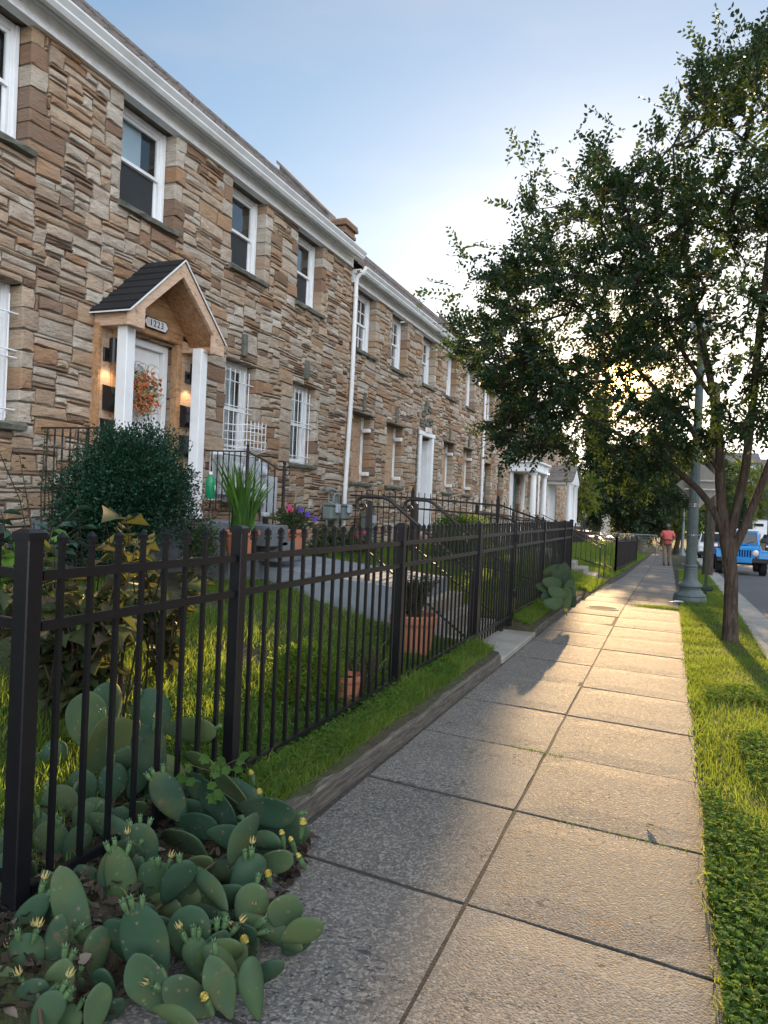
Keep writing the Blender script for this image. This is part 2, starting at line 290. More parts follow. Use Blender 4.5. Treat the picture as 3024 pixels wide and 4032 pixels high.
M['steel'] = mat('steel', (.5, .5, .5), .3, .1, 10, .05, 40, metal=1)
M['meter_grey'] = mat('meter_grey', (.17, .205, .205), .45, .15, 9, .1, 40)
M['meter_pale'] = mat('meter_pale', (.42, .46, .5), .45, .1, 6, .1, 40, dirt=(.28, .29, .3))
M['leaf'] = leafmat('elm_leaf', (.010, .030, .014), (.030, .070, .022), .30, (.14, .21, .03), third=(.22, .13, .02))
M['box'] = leafmat('boxwood_leaf', (.008, .036, .024), (.022, .075, .038), .15, (.05, .13, .04), .45)
M['grass'] = leafmat('grass_blade', (.045, .105, .016), (.16, .27, .042), .52, (.52, .66, .07), .7, third=(.32, .30, .12))
M['clover'] = leafmat('clover_leaf', (.028, .08, .018), (.085, .175, .036), .42, (.36, .56, .05), .85)
M['yleaf'] = leafmat('yellow_green_leaf', (.10, .14, .02), (.22, .28, .05), .5, (.5, .5, .06))
M['dleaf'] = leafmat('dark_leaf', (.010, .030, .014), (.03, .065, .02), .25, (.12, .15, .03))
M['iris'] = leafmat('iris_leaf', (.03, .095, .02), (.09, .21, .035), .4, (.3, .4, .04), .45)
M['broad'] = leafmat('bronze_leaf', (.03, .06, .025), (.085, .095, .04), .35, (.26, .25, .05), .6, third=(.14, .09, .07))
M['rose'] = leafmat('rose_leaf', (.02, .06, .022), (.06, .09, .035), .3, (.2, .25, .05), third=(.13, .08, .04))
M['hosta'] = leafmat('lime_leaf', (.07, .16, .03), (.15, .30, .05), .45, (.35, .5, .08))
M['blue_leaf'] = leafmat('blue_green_leaf', (.03, .08, .06), (.07, .14, .10), .3, (.12, .2, .1))
M['dead'] = leafmat('dead_leaf', (.025, .018, .012), (.085, .062, .045), .15, (.12, .07, .04), .9, third=(.24, .20, .16))
m, b = newmat('cactus_skin'); vv = b.voro(27, b.coord(), out='Distance'); c = b.ramp(b.attr(), [(0, (.018, .048, .030)), (.5, (.036, .082, .044)), (1, (.10, .14, .048))]); c = b.mix(b.rng(b.noise(9, 4), .4, .7, 0, .6), c, (.045, .080, .058)); c = b.mix(b.rng(b.noise(5, 3), .5, .7, 0, .5), c, (.10, .105, .035)); c = b.mix(b.rng(b.noise(17, 4, .7), .6, .68, 0, .7), c, (.12, .095, .05)); c = b.mix(b.rng(vv, .08, .18, .85, 0), c, (.17, .15, .08)); c = b.mix(b.rng(b.noise(22, 5, .7), .66, .74, 0, .6), c, (.24, .19, .12))
b.set(Base__Color=c, Normal=b.bump(vv, -.35, .012, b.bump(b.noise(7, 3), .35, .02))); b.p.inputs['Specular IOR Level'].default_value = .22; b.p.inputs['Roughness'].default_value = .68; b.p.inputs['Subsurface Weight'].default_value = .06; b.p.inputs['Subsurface Radius'].default_value = (.01, .02, .005); M['cactus'] = m
M['bud'] = mat('cactus_bud', (.075, .14, .055), .5, .3, 30, .2, 60)
M['petal_yellow'] = mat('yellow_petal', (.62, .50, .12), .5, .2, 30, .1, 60)
M['petal_pink'] = mat('pink_petal', (.55, .05, .16), .5, .3, 30, .1, 60)
M['petal_red'] = mat('orange_red_petal', (.55, .11, .035), .6, .4, 30, .1, 60)
M['petal_purple'] = mat('purple_petal', (.06, .02, .25), .5, .3, 30, .1, 60)
M['straw'] = mat('straw', (.42, .34, .13), .6, .3, 20, .1, 60)
m, b = newmat('lamp_glow'); e = b.node('ShaderNodeEmission'); e.inputs[0].default_value = (1, .72, .42, 1); e.inputs[1].default_value = 3.5; b.link(e.outputs[0], b.N['Material Output'].inputs[0]); M['glow'] = m
# ------------------------------------------------------------------ ground heights
def base(y): return 0.0 if y < 13 else -.0225*(min(y, 62)-13)
def sm(a, b_, x): t = max(0, min(1, (x-a)/(b_-a))); return t*t*(3-2*t)
def G(x, y):
    if y > 98: return base(y)-.05
    z = base(y)
    if -2.95 < x < -1.62 and 7.4 < y < 9.34: return -.06
    if x < -1.62:
        near = 1-sm(14.9, 15.8, y)
        z1 = .10+.06*sm(-1.62, -1.9, x)+.0+(.60*sm(-2.0, -5.4, x))
        z2 = .02+.66*sm(-1.6, -4.2, x)
        z += z1*near+z2*(1-near)
    elif x > 1.0: z -= .3 if x < 11.8 else -.02
    elif x < .30-.013*min(y, 40) - .012: z -= .10
    else: z += .0
    return z
# ------------------------------------------------------------------ ground, walk, street
def frange(a, b_, s):
    r = []
    while a < b_-1e-6: r.append(a); a += s
    return r
def bumpy(x, y): return mnoise.noise(Vector((x*1.7, y*1.7, 0)))*.02
xs = [-120, -60, -30, -20, -14]+sorted(frange(-10, -1.76, .35)+[-2.96, -2.94])+[-1.75, -1.64, -1.62, -1.60, -1.2, -.6]+[-.1]+frange(.06, 1.0, .12)+[.985, 1.01, 3, 6, 9, 11.79, 11.81, 14, 20, 40, 80, 120]
ys = [-40, -15, -6]+sorted(frange(-3, 30, .5)+[7.39, 7.41, 9.33, 9.35])+frange(30, 70, 2)+[70, 90, 120, 200, 400, 900]
V = []; 
for y in ys:
    for x in xs:
        z = G(x, y)
        if -10 < x < 1.0 and -3 < y < 62 and not (-1.61 < x < .2): z += bumpy(x, y)
        if x < -6.2: z = G(-6.2, y)
        V.append((x, y, z))
nx = len(xs); F = [(j*nx+i, j*nx+i+1, (j+1)*nx+i+1, (j+1)*nx+i) for j in range(len(ys)-1) for i in range(nx-1)]
fast('ground', V, np.array(F), M['soil'], smooth=True)['kind'] = 'structure'
# sidewalk: slabs separated by open joints over a dirt bed
def cx(y): return -.69-.0094*y
def redge(y): return .245-.0125*y+.02*mnoise.noise(Vector((y*1.3, 3, 1)))
def ledge(y): return -1.60 if y < 14 else -1.60+.02*(y-14) if y < 22 else -1.44-.004*(y-22)
s = MB()
def slab(xa, xb, y0, y1, t):
    g = .0085; gy = .012; k = -.1
    dz = random.uniform(-.004, .004); tx = random.uniform(-.003, .003)
    nX, nY = 4, 5; vs = []; 
    for j in range(nY+1):
        for i in range(nX+1):
            fx, fy = i/nX, j/nY; y = y0+gy+(y1-y0-2*gy)*fy; x0_, x1_ = xa(y), xb(y); x = x0_+g+(x1_-x0_-2*g)*fx
            yy = y+k*(x-cx(y))
            vs.append((x+(random.uniform(-.003, .003) if fx in (0, 1) else 0), yy+(random.uniform(-.0035, .0035) if fy in (0, 1) else 0), base(yy)+dz+tx*fx-(.007 if (i in (0, nX) or j in (0, nY)) else 0)))
    W_ = nX+1; fs = [(j*W_+i, j*W_+i+1, (j+1)*W_+i+1, (j+1)*W_+i) for j in range(nY) for i in range(nX)]
    ring = [i for i in range(W_)]+[j*W_+nX for j in range(1, nY+1)]+[nY*W_+i for i in range(nX-1, -1, -1)]+[j*W_ for j in range(nY-1, 0, -1)]
    n0 = len(vs); vs += [(vs[r][0], vs[r][1], vs[r][2]-.05) for r in ring]
    fs += [(ring[a], ring[(a+1) % len(ring)], n0+(a+1) % len(ring), n0+a) for a in range(len(ring))]
    s.add(vs, fs, 0, t)
jy = [-3.0, -2.0, -1.0, -.05, .85, 1.84, 2.83, 3.83, 4.83, 5.83, 6.85, 7.85]
while jy[-1] < 60: jy.append(jy[-1]+random.choice([1.0, 1.0, 1.05, .95, 1.1]))
for a, b_ in zip(jy, jy[1:]):
    slab(ledge, cx, a, b_, random.random()); slab(cx, redge, a, b_, random.random())
wo = s.build('sidewalk', M['walk'], fix=False); wo['kind'] = 'structure'
wo.data.polygons.foreach_set('use_smooth', [False]*len(wo.data.polygons))
s = MB(); yy = frange(-4, 62, 1.0)
for a in yy: s.add([(-1.66, a, base(a)-.011), (redge(a)+.03, a, base(a)-.011), (redge(a+1)+.03, a+1, base(a+1)-.011), (-1.66, a+1, base(a+1)-.011)], [(0, 1, 2, 3)])
s.build('path_joint_bed', M['joint'])['kind'] = 'structure'
# street, gutter pan, kerb
def strip(name, x0, x1, h0, h1, m, y0=-20, y1=96, n=.5, top=None):
    s = MB(); ys_ = frange(y0, 30, 2)+frange(30, y1+1, 10)
    for a, b_ in zip(ys_, ys_[1:]): s.add([(x0, a, base(a)+h0), (x1, a, base(a)+h1), (x1, b_, base(b_)+h1), (x0, b_, base(b_)+h0)], [(0, 1, 2, 3)])
    o = s.build(name, m); o['kind'] = 'structure'; return o
strip('street', 1.5, 11.4, -.135, -.135, M['asphalt'])
strip('street_gutter', 1.13, 1.52, -.128, -.118, M['concrete'])
s = MB(); a = -20
while a < 100:
    b_ = a+2.4; dz = random.uniform(-.008, .008)
    for p, q in ((a+.008, b_-.008),):
        s.add([(.985, p, base(p)-.3), (1.14, p, base(p)-.3), (1.13, p, base(p)-.01+dz), (1.10, p, base(p)+.012+dz), (.985, p, base(p)+.012+dz),
               (.985, q, base(q)-.3), (1.14, q, base(q)-.3), (1.13, q, base(q)-.01+dz), (1.10, q, base(q)+.012+dz), (.985, q, base(q)+.012+dz)],
              [(0, 1, 2, 3, 4), (9, 8, 7, 6, 5), (1, 6, 7, 2), (2, 7, 8, 3), (3, 8, 9, 4), (0, 4, 9, 5)])
    a = b_
s.build('kerb', M['concrete'])['kind'] = 'structure'
strip('far_pavement', 11.6, 13.4, 0.03, 0.03, M['concrete']); 
s = MB(); a = -20
while a < 100: s.add([(11.4, a, base(a)-.3), (11.6, a, base(a)-.3), (11.6, a, base(a)+.02), (11.4, a, base(a)+.02), (11.4, a+4, base(a+4)-.3), (11.6, a+4, base(a+4)-.3), (11.6, a+4, base(a+4)+.02), (11.4, a+4, base(a+4)+.02)], [(0, 3, 7, 4), (3, 2, 6, 7), (1, 5, 6, 2)]); a += 4
s.build('far_kerb', M['concrete'])['kind'] = 'structure'
# front path of the first yard, steps down to the gate
s = MB(); s.add([(-4.66, 7.4, .81), (-2.72, 7.4, .67), (-2.72, 9.1, .67), (-4.66, 9.1, .81), (-4.66, 7.4, .3), (-2.72, 7.4, .1), (-2.72, 9.1, .1), (-4.66, 9.1, .3)], [(0, 1, 2, 3), (0, 4, 5, 1), (1, 5, 6, 2), (2, 6, 7, 3), (3, 7, 4, 0)])
s.build('garden_path', M['path'])['kind'] = 'structure'
s = MB(); s.box(-2.72, -2.50, 7.5, 9.1, 0, .50, bev=.012); s.box(-2.50, -2.28, 7.5, 9.1, 0, .34, bev=.012); s.box(-2.28, -2.06, 7.5, 9.1, 0, .19, bev=.012)
tag(s.build('garden_steps', M['step_concrete']), 'weathered concrete steps down from the slate path to the black gate', 'steps')
s = MB(); s.box(-2.06, -1.61, 7.45, 9.3, -.1, .045, bev=.01)
tag(s.build('threshold_slab', M['concrete'], ), 'pale concrete slab under the black gate at the sidewalk edge', 'slab')
# edging timbers
def timber(p, q, wd, h, label):
    wd *= .8; h *= .85
    s = MB(); p = Vector(p); q = Vector(q); d = (q-p); n = 14; sd = Vector((-d.y, d.x, 0)).normalized(); vs = []
    for i in range(n+1):
        c = p+d*i/n; o1 = random.uniform(-.011, .007); 
        for a, z in ((-.5, -.12), (.5, -.12), (.5, h-.012), (.38, h), (-.38, h), (-.5, h-.012)): vs.append(c+sd*wd*a+Vector((random.uniform(-.003, .003), 0, z+(o1 if z > 0 else 0)+random.uniform(-.003, .003))))
    fs = [(i*6+j, i*6+(j+1) % 6, (i+1)*6+(j+1) % 6, (i+1)*6+j) for i in range(n) for j in range(6)]+[tuple(range(6)), tuple(range(n*6, n*6+6))]
    s.add(vs, fs); o = s.build('edging_timber', M['timber']); tag(o, label, 'edging timber', 'weathered timbers along the sidewalk'); return o
timber((-1.70, 2.2, 0), (-1.665, 4.75, 0), .14, .125, 'cracked grey edging timber between the cactus and the sidewalk')
timber((-1.665, 4.77, 0), (-1.66, 7.35, 0), .13, .115, 'grey edging timber leading up to the pale threshold slab')
timber((-1.66, 9.35, 0), (-1.64, 11.6, 0), .11, .09, 'low brown edging timber just past the gate slab')
timber((-1.64, 11.62, 0), (-1.64, 13.8, 0), .11, .07, 'low brown edging timber below the far cactus')
# ------------------------------------------------------------------ stone walls
def stone_wall(parent, y0, y1, z0, z1, opens, X=-6.0, cw=.05, ch=.042, seed=1, name='wall', hs=(1, 2, 2, 2, 3, 3, 4), patches=()):
    rnd = random.Random(seed); nW = int(round((y1-y0)/cw)); nH = int(round((z1-z0)/ch)); occ = np.zeros((nH, nW), dtype=np.int8)
    ops = []
    for (a, b_, c, d) in opens:
        i0, i1, j0, j1 = [int(round(q)) for q in ((a-y0)/cw, (b_-y0)/cw, (c-z0)/ch, (d-z0)/ch)]; ops.append((max(i0, 0), min(i1, nW), max(j0, 0), min(j1, nH))); occ[max(j0, 0):min(j1, nH), max(i0, 0):min(i1, nW)] = 2
    s = MB()
    def cell(i, j, wd, h):
        a, b_, c, d = y0+i*cw, y0+(i+wd)*cw, z0+j*ch, z0+(j+h)*ch; deep = -.03; eL = eR = eT = eB = False
        for (p, q, r_, t) in ops:
            if j < t and j+h > r_:
                if i+wd == p: eR = True
                if i == q: eL = True
            if i < q and i+wd > p:
                if j == t: eB = True
                if j+h == r_: eT = True
        deep = -.27 if (eL or eR or eB or eT) else -.03
        g = .0055+rnd.random()*.003; a += 0 if eL else g; b_ -= 0 if eR else g; c += g; d -= g
        far = a > 16; pr = rnd.uniform(.008, .027); tl, tt = rnd.uniform(-.010, .010), rnd.uniform(-.008, .008)
        jit = .009 if h > 1 else .005
        def J(k=1): return rnd.uniform(-jit, jit)*k
        sk = rnd.uniform(-.02, .02) if (h > 2 and not (eL or eR)) else 0
        # outline: 8 points
        o = [(a+J(), c+J()), ((a+b_)/2+J(3), c+J()), (b_+J()-sk, c+J()), (b_+J(), (c+d)/2), (b_+J()+sk, d+J()), ((a+b_)/2+J(3), d+J()), (a+J(), d+J()), (a+J(), (c+d)/2)]
        if eL: o[0] = (a, o[0][1]); o[6] = (a, o[6][1]); o[7] = (a, o[7][1])
        if eR: o[2] = (b_, o[2][1]); o[3] = (b_, o[3][1]); o[4] = (b_, o[4][1])
        wv = [(p, q+.010*math.sin(p*2.1+q*1.3)+.006*math.sin(p*5.7)) if not (eT or eB) else (p, q) for p, q in o]
        cy, cz = (a+b_)/2, (c+d)/2; bv = min(.009, (d-c)*.22)
        def ins(p, q, k=1): return (p+(bv if p < cy-.01 else -bv if p > cy+.01 else 0)*k, q+(bv if q < cz-.004 else -bv if q > cz+.004 else 0)*k)
        f = [ins(p, q) for p, q in wv]
        hx = lambda p, q: X+pr+tl*(p-cy)/max(.1, b_-a)*2+tt*(q-cz)/max(.05, d-c)*2+rnd.uniform(-.003, .003)
        vs = [(X+deep, p, q) for p, q in wv]+[(X+pr-.012, p, q) for p, q in wv]+[(hx(p, q), p, q) for p, q in f]+[(X+pr+.006+rnd.uniform(-.003, .007), cy+J(4), cz+J())]
        fs = [(k, (k+1) % 8, 8+(k+1) % 8, 8+k) for k in range(8)]+[(8+k, 8+(k+1) % 8, 16+(k+1) % 8, 16+k) for k in range(8)]+[(16+k, 16+(k+1) % 8, 24) for k in range(8)]
        # colour: patchy along the wall
        q = mnoise.noise(Vector((a*.5, c*.9, seed)))*.18
        r_ = rnd.random()
        t = rnd.choice([.02, .08, .14, .2, .27, .3, .36, .4, .44, .5, .55, .58, .62, .66, .7, .76, .82, .9])+.05+q+rnd.uniform(-.04, .04)
        if h == 1: t -= .12
        if h >= 3 or wd > 9: t += .06
        s.add(vs, fs, 0, max(0, min(1, t)))
    for j in range(nH):
        i = 0
        while i < nW:
            if occ[j, i]: i += 1; continue
            run = 0
            while i+run < nW and not occ[j, i+run]: run += 1
            h = rnd.choice(hs); wd = int(rnd.triangular(3, 13, 5))+(2 if h == 1 else 0)
            if rnd.random() < .08: wd = rnd.choice([14, 16, 18])
            if run-wd < 3: wd = run if run <= 17 else run//2
            while h > 1 and (j+h > nH or occ[j:j+h, i:i+wd].any()): h -= 1
            near = any((i+wd == p or i == q) and r_ <= j < t for p, q, r_, t in ops)
            if near and h < 3:
                for hh in (5, 4, 3):
                    if j+hh <= nH and not occ[j:j+hh, i:i+min(wd, 4)].any():
                        wd = min(wd, rnd.choice([3, 4])) if not any(i+wd == p for p, q, r_, t in ops) else wd; h = hh if not occ[j:j+hh, i:i+wd].any() else h; break
            if h > 3 and wd > 12: wd = 8
            occ[j:j+h, i:i+wd] = 1; cell(i, j, wd, h); i += wd
    # mortar body: wall thickness behind the stones, cut round the openings
    ysb = sorted({y0, y1}|{y0+o[0]*cw for o in ops}|{y0+o[1]*cw for o in ops}); zsb = sorted({z0, z1}|{z0+o[2]*ch for o in ops}|{z0+o[3]*ch for o in ops})
    for a, b_ in zip(ysb, ysb[1:]):
        for c, d in zip(zsb, zsb[1:]):
            my, mz = (a+b_)/2, (c+d)/2
            if any(y0+o[0]*cw < my < y0+o[1]*cw and z0+o[2]*ch < mz < z0+o[3]*ch for o in ops): continue
            s.add([(X-.004, a, c), (X-.004, b_, c), (X-.004, b_, d), (X-.004, a, d)], [(0, 1, 2, 3)], 1)
    for o in ops:
        a, b_, c, d = y0+o[0]*cw, y0+o[1]*cw, z0+o[2]*ch, z0+o[3]*ch; e = .010
        s.add([(X-.004, a-e, c), (X-.3, a-e, c), (X-.3, a-e, d), (X-.004, a-e, d)], [(0, 1, 2, 3)], 1); s.add([(X-.004, b_+e, c), (X-.3, b_+e, c), (X-.3, b_+e, d), (X-.004, b_+e, d)], [(0, 1, 2, 3)], 1)
        s.add([(X-.004, a, d+e), (X-.3, a, d+e), (X-.3, b_, d+e), (X-.004, b_, d+e)], [(0, 1, 2, 3)], 1); s.add([(X-.004, a, c-e), (X-.3, a, c-e), (X-.3, b_, c-e), (X-.004, b_, c-e)], [(0, 1, 2, 3)], 1)
    return s.build(name, [M['stone'], M['mortar']], parent, fix=False)
def window(parent, a, b_, c, d, kind='sash', X=-6.0, blind=.5, blind_side=1.0, label=None, frame_mat='white', muntin=False):
    """a..b_ along the street, c..d in height; the frame sits back in the stone recess"""
    fx = X-.17; fw = .085
    s = MB()
    s.box(fx-.06, fx, a, a+fw, c, d, bev=.006); s.box(fx-.06, fx, b_-fw, b_, c, d, bev=.006); s.box(fx-.06, fx, a+fw, b_-fw, d-fw, d, bev=.006); s.box(fx-.06, fx, a+fw, b_-fw, c, c+.05, bev=.006)
    s.box(fx, fx+.022, a+.012, a+.04, c, d-.012); s.box(fx, fx+.022, b_-.04, b_-.012, c, d-.012)
    w_ = s.build('window', M[frame_mat], parent)
    if label: w_['label'] = label
    s = MB(); sw = .038; zm = (c+d)/2
    if kind == 'sash':
        for (p, q, xo) in ((c+.05, zm+.02, -.05), (zm-.015, d-fw, -.022)):
            xx = fx+xo; s.box(xx-.03, xx, a+fw, a+fw+sw, p, q); s.box(xx-.03, xx, b_-fw-sw, b_-fw, p, q); s.box(xx-.03, xx, a+fw+sw, b_-fw-sw, p, p+sw); s.box(xx-.03, xx, a+fw+sw, b_-fw-sw, q-sw, q)
            if muntin:
                for k in (1, 2): y = a+fw+(b_-a-2*fw)*k/3; s.box(xx-.02, xx-.003, y-.01, y+.01, p+sw, q-sw)
                z = (p+q)/2; s.box(xx-.021, xx-.002, a+fw+sw, b_-fw-sw, z-.01, z+.01)
        s.build('sash', M[frame_mat], w_)
        s = MB(); s.add([(fx-.063, a+fw, c+.05), (fx-.063, b_-fw, c+.05), (fx-.063, b_-fw, zm), (fx-.063, a+fw, zm)], [(0, 1, 2, 3)])
        if blind < 1 and not muntin: s.build('insect_screen', M['screen'], w_); s = MB()
        s.add([(fx-.036, a+fw, zm), (fx-.036, b_-fw, zm), (fx-.036, b_-fw, d-fw), (fx-.036, a+fw, d-fw)], [(0, 1, 2, 3)])
        s.build('pane', M['glass'], w_)
        s = MB(); s.box(fx-.9, fx-.12, a+.02, b_-.02, c, d); o = s.build('room', M['room'], w_, fix=False); o.data.flip_normals()
        if blind > 0:
            s = MB(); e = b_-fw-.02-(b_-a)*(1-blind_side); 
            if 0 < blind < 1: s.box(fx-.105, fx-.09, a+fw, e, d-fw-(d-c)*blind, d-fw)
            else:
                z = c+.05
                while z < d-fw: s.add([(fx-.112, a+fw, z), (fx-.112, e, z), (fx-.088, e, z+.028), (fx-.088, a+fw, z+.028)], [(0, 1, 2, 3)]); z += .034
            s.build('blind', M['curtain'], w_)
    elif kind == 'board':
        zz = c+.02; s2 = MB()
        while zz < d-.03: h = min(.3, d-zz); s2.box(fx-.015, fx+.004, a+.07, b_-.10, zz+.004, zz+h-.004); zz += h
        s2.build('board', M['osb'], w_)
        s.box(X-.14, X+.03, b_-.03, b_-.12, d-.32, d-.24, bev=.01); s.box(X-.14, X+.03, b_-.03, b_-.12, c+.14, c+.22, bev=.01); s.build('bracket', M['white'], w_)
    elif kind == 'dark':
        s = MB(); s.box(fx-.03, fx-.01, a+fw, b_-fw, c+.05, d-fw); s.build('pane', M['room'], w_)
    s = MB(); n = 8; vs = []
    for i in range(n+1):
        y = a-.05+(b_-a+.10)*i/n
        for x_, z_ in ((X-.2, c-.09), (X+.075, c-.075), (X+.085, c-.03), (X+.06, c-.004), (X-.2, c+.004)): vs.append((x_+random.uniform(-.008, .008)*(x_ > X), y, z_+random.uniform(-.006, .006)))
    s.add(vs, [(i*5+j, i*5+(j+1) % 5, (i+1)*5+(j+1) % 5, (i+1)*5+j) for i in range(n) for j in range(5)]+[(0, 1, 2, 3, 4), tuple(n*5+i for i in range(5))])
    s.build('sill', M['sill'], w_)
    return w_
def bars(w_, a, b_, c, d, X=-6.0, bulge=False):
    s = MB(); x = X-.06
    for k in range(6): y = a+.09+(b_-a-.18)*k/5; s.tube([(x, y, c+.03), (x, y, d-.12)], .0075, 6)
    for z in (c+.12, (c+d)/2-.05, (c+d)/2+.02, d-.3): s.tube([(x, a+.0, z), (x+.02, b_+.03, z)], .008, 6)
    if bulge:
        for k, z in enumerate((c+.10, c+.20, c+.32, c+.42)):
            o = .30; s.tube([(x, a+.12, z), (x+o*.75, a+.18, z-.02), (x+o, a+.24, z), (x+o, b_-.05, z), (x, b_, z)], .008, 6)
        for k in range(6): y = a+.24+(b_-a-.29)*k/5; s.tube([(x+.30, y, c+.48), (x+.30, y, c+.08), (x+.02, y, c-.01)], .007, 6)
    s.build('security_bars', M['white'], w_, smooth=True)
def keystone(parent, y, z, X=-6.0):
    pass
def eaves(parent, y0, y1, zf, X=-6.0, ridge=True):
    """zf = underside of the frieze board at the wall"""
    s = MB(); s.box(X-.06, X+.055, y0, y1, zf, zf+.16); s.build('frieze_board', M['frieze'], parent)
    s = MB(); s.box(X-.05, X+.075, y0, y1, zf-.018, zf-.002, bev=.004); s.box(X-.05, X+.09, y0, y1, zf+.162, zf+.20, bev=.006); s.box(X-.05, X+.19, y0, y1, zf+.202, zf+.225); s.box(X+.17, X+.20, y0, y1, zf+.16, zf+.20); s.build('moulding', M['white'], parent)
    s = MB(); g0 = X+.205; pr = [(g0, zf+.11), (g0+.055, zf+.11), (g0+.085, zf+.15), (g0+.085, zf+.17), (g0+.125, zf+.225), (g0+.125, zf+.245), (g0+.11, zf+.245), (g0+.11, zf+.235), (g0+.06, zf+.14), (g0, zf+.14)]
    s.prism(pr, 1, y0, y1)
    for k in frange(y0+.4, y1, .9): s.box(g0-.01, g0+.118, k, k+.02, zf+.240, zf+.252)
    s.build('gutter', M['gutter'], parent)
    s = MB(); e = (X+.22, zf+.235); r_ = (X-1.62, zf+.235+1.78); n = 18
    for k in range(n):   # courses of shingles, each lapping the one below
        f0, f1 = k/n, (k+1)/n; p = (e[0]+(r_[0]-e[0])*f0, e[1]+(r_[1]-e[1])*f0); q = (e[0]+(r_[0]-e[0])*f1, e[1]+(r_[1]-e[1])*f1)
        y = y0
        while y < y1:
            yy = min(y+random.uniform(.22, .34), y1); dz = random.uniform(0, .008)
            s.add([(p[0], y+.002, p[1]+.02+dz), (p[0], yy-.002, p[1]+.02+dz), (q[0], yy-.002, q[1]+.004), (q[0], y+.002, q[1]+.004), (p[0], y+.002, p[1]+.002), (p[0], yy-.002, p[1]+.002)], [(0, 1, 2, 3), (4, 5, 1, 0)]); y = yy
    s.add([(e[0], y0, e[1]), (e[0], y1, e[1]), (r_[0], y1, r_[1]), (r_[0], y0, r_[1]), (X-7.5, y0, r_[1]-.4), (X-7.5, y1, r_[1]-.4)], [(0, 1, 2, 3), (3, 2, 5, 4)])
    s.build('roof', M['shingle'], parent, fix=False)
def parapet(parent, y, zf, X=-6.0):
    e = (X+.05, zf+.32); r_ = (X-1.62, zf+.235+1.95); 
    rz_ = lambda x: zf+.235+.967*(X+.22-x)
    x0_, x1_ = X-.38, X-1.5
    s = MB(); s.prism([(x0_, rz_(x0_)+.15), (x1_, rz_(x1_)+.15), (x1_, rz_(x1_)-.3), (x0_, rz_(x0_)-.3)], 1, y-.15, y+.15); s.prism([(x0_-.02, rz_(x0_)+.20), (x1_-.05, rz_(x1_)+.215), (x1_-.05, rz_(x1_)+.152), (x0_-.02, rz_(x0_)+.152)], 1, y-.19, y+.19)
    s.build('party_wall_coping', M['coping'], parent)
    s = MB(); z = e[1]-.15; k = 0
    while z < e[1]+.42:
        o = .02*(k % 2)+(.04 if z > e[1]+.18 else 0)+(.03 if z > e[1]+.32 else 0); s.box(e[0]-.40-o, e[0]-.08+o, y-.20-o, y+.17+o, z, z+.068, bev=.008, t=.05+.1*random.random()); z += .072; k += 1
    s.box(e[0]-.48, e[0]-.0, y-.28, y+.25, z, z+.05, bev=.01, t=.2)
    s.build('corbel_pier', M['stone'], parent)
def downspout(parent, y, z0, z1, X=-6.0, lean=0.0):
    s = MB(); x = X+.075
    s.tube([(X+.26, y+.03, z1+.08), (X+.22, y+.02, z1), (x+.02, y, z1-.12), (x, y, z1-.25), (x, y-.0, (z0+z1)/2+.3), (x+.015, y-lean, z0+1.0), (x, y-lean, z0+.25), (x, y-lean, z0)], [.042]*8, 10)
    for z in (z0+.9, (z0+z1)/2, z1-.5): s.lathe([(.047, 0), (.05, .01), (.05, .03), (.047, .04)], (x, y-(lean if z < z0+1 else 0), z), 10)
    s.build('downspout', M['white'], parent, smooth=True)
def body(parent, y0, y1, z0, z1, X=-6.0):
    s = MB(); s.box(X-9.5, X-.95, y0+.01, y1-.01, z0, z1-.25); s.build('rear_wall', M['mortar'], parent)
# --- block 1 (nearest)
H1 = thing('row_house', 'nearest stone row house with the cedar gabled entry canopy', 'house', (0, 0, 0), 0, 'stone row houses')
up1 = [(2.2, 3.15), (4.3, 5.3), (6.55, 7.5), (8.75, 9.65), (10.65, 11.55)]
lo1 = [(2.2, 3.15), (4.3, 5.3), (8.75, 9.55), (10.65, 11.5)]
op = [(a, b_, 4.85, 6.05) for a, b_ in up1]+[(a, b_, 2.2, 3.55) for a, b_ in lo1]+[(6.5, 7.6, 1.3, 3.4)]
stone_wall(H1, 1.0, 12.75, .3, 6.05, op, seed=3, hs=(1, 1, 1, 2, 2, 2, 2, 3, 3, 4)); body(H1, 1.0, 12.75, .2, 6.3)
bl = [(.5, .8), (.55, .8), (.52, .76), (.5, .5), (.5, .55)]
for (a, b_), (bh, bs) in zip(up1, bl): window(H1, a, b_, 4.85, 6.05, blind=bh if bs > 0 else .0, blind_side=bs)
for i, (a, b_) in enumerate(lo1):
    w_ = window(H1, a, b_, 2.2, 3.55, blind=1.0, blind_side=.9 if i > 1 else 1.0, label='white barred window with a bulging basket of bars' if i == 2 else None); bars(w_, a, b_, 2.2, 3.55, bulge=(i == 2))
    s = MB(); s.box(-6.05, -5.93, (a+b_)/2-.045, (a+b_)/2+.055, 3.62, 3.95, bev=.015); s.build('keystone', M['sill'], H1)
eaves(H1, 1.0, 12.72, 6.05); parapet(H1, 12.62, 6.05); downspout(H1, 12.84, 1.0, 6.0, lean=.12)
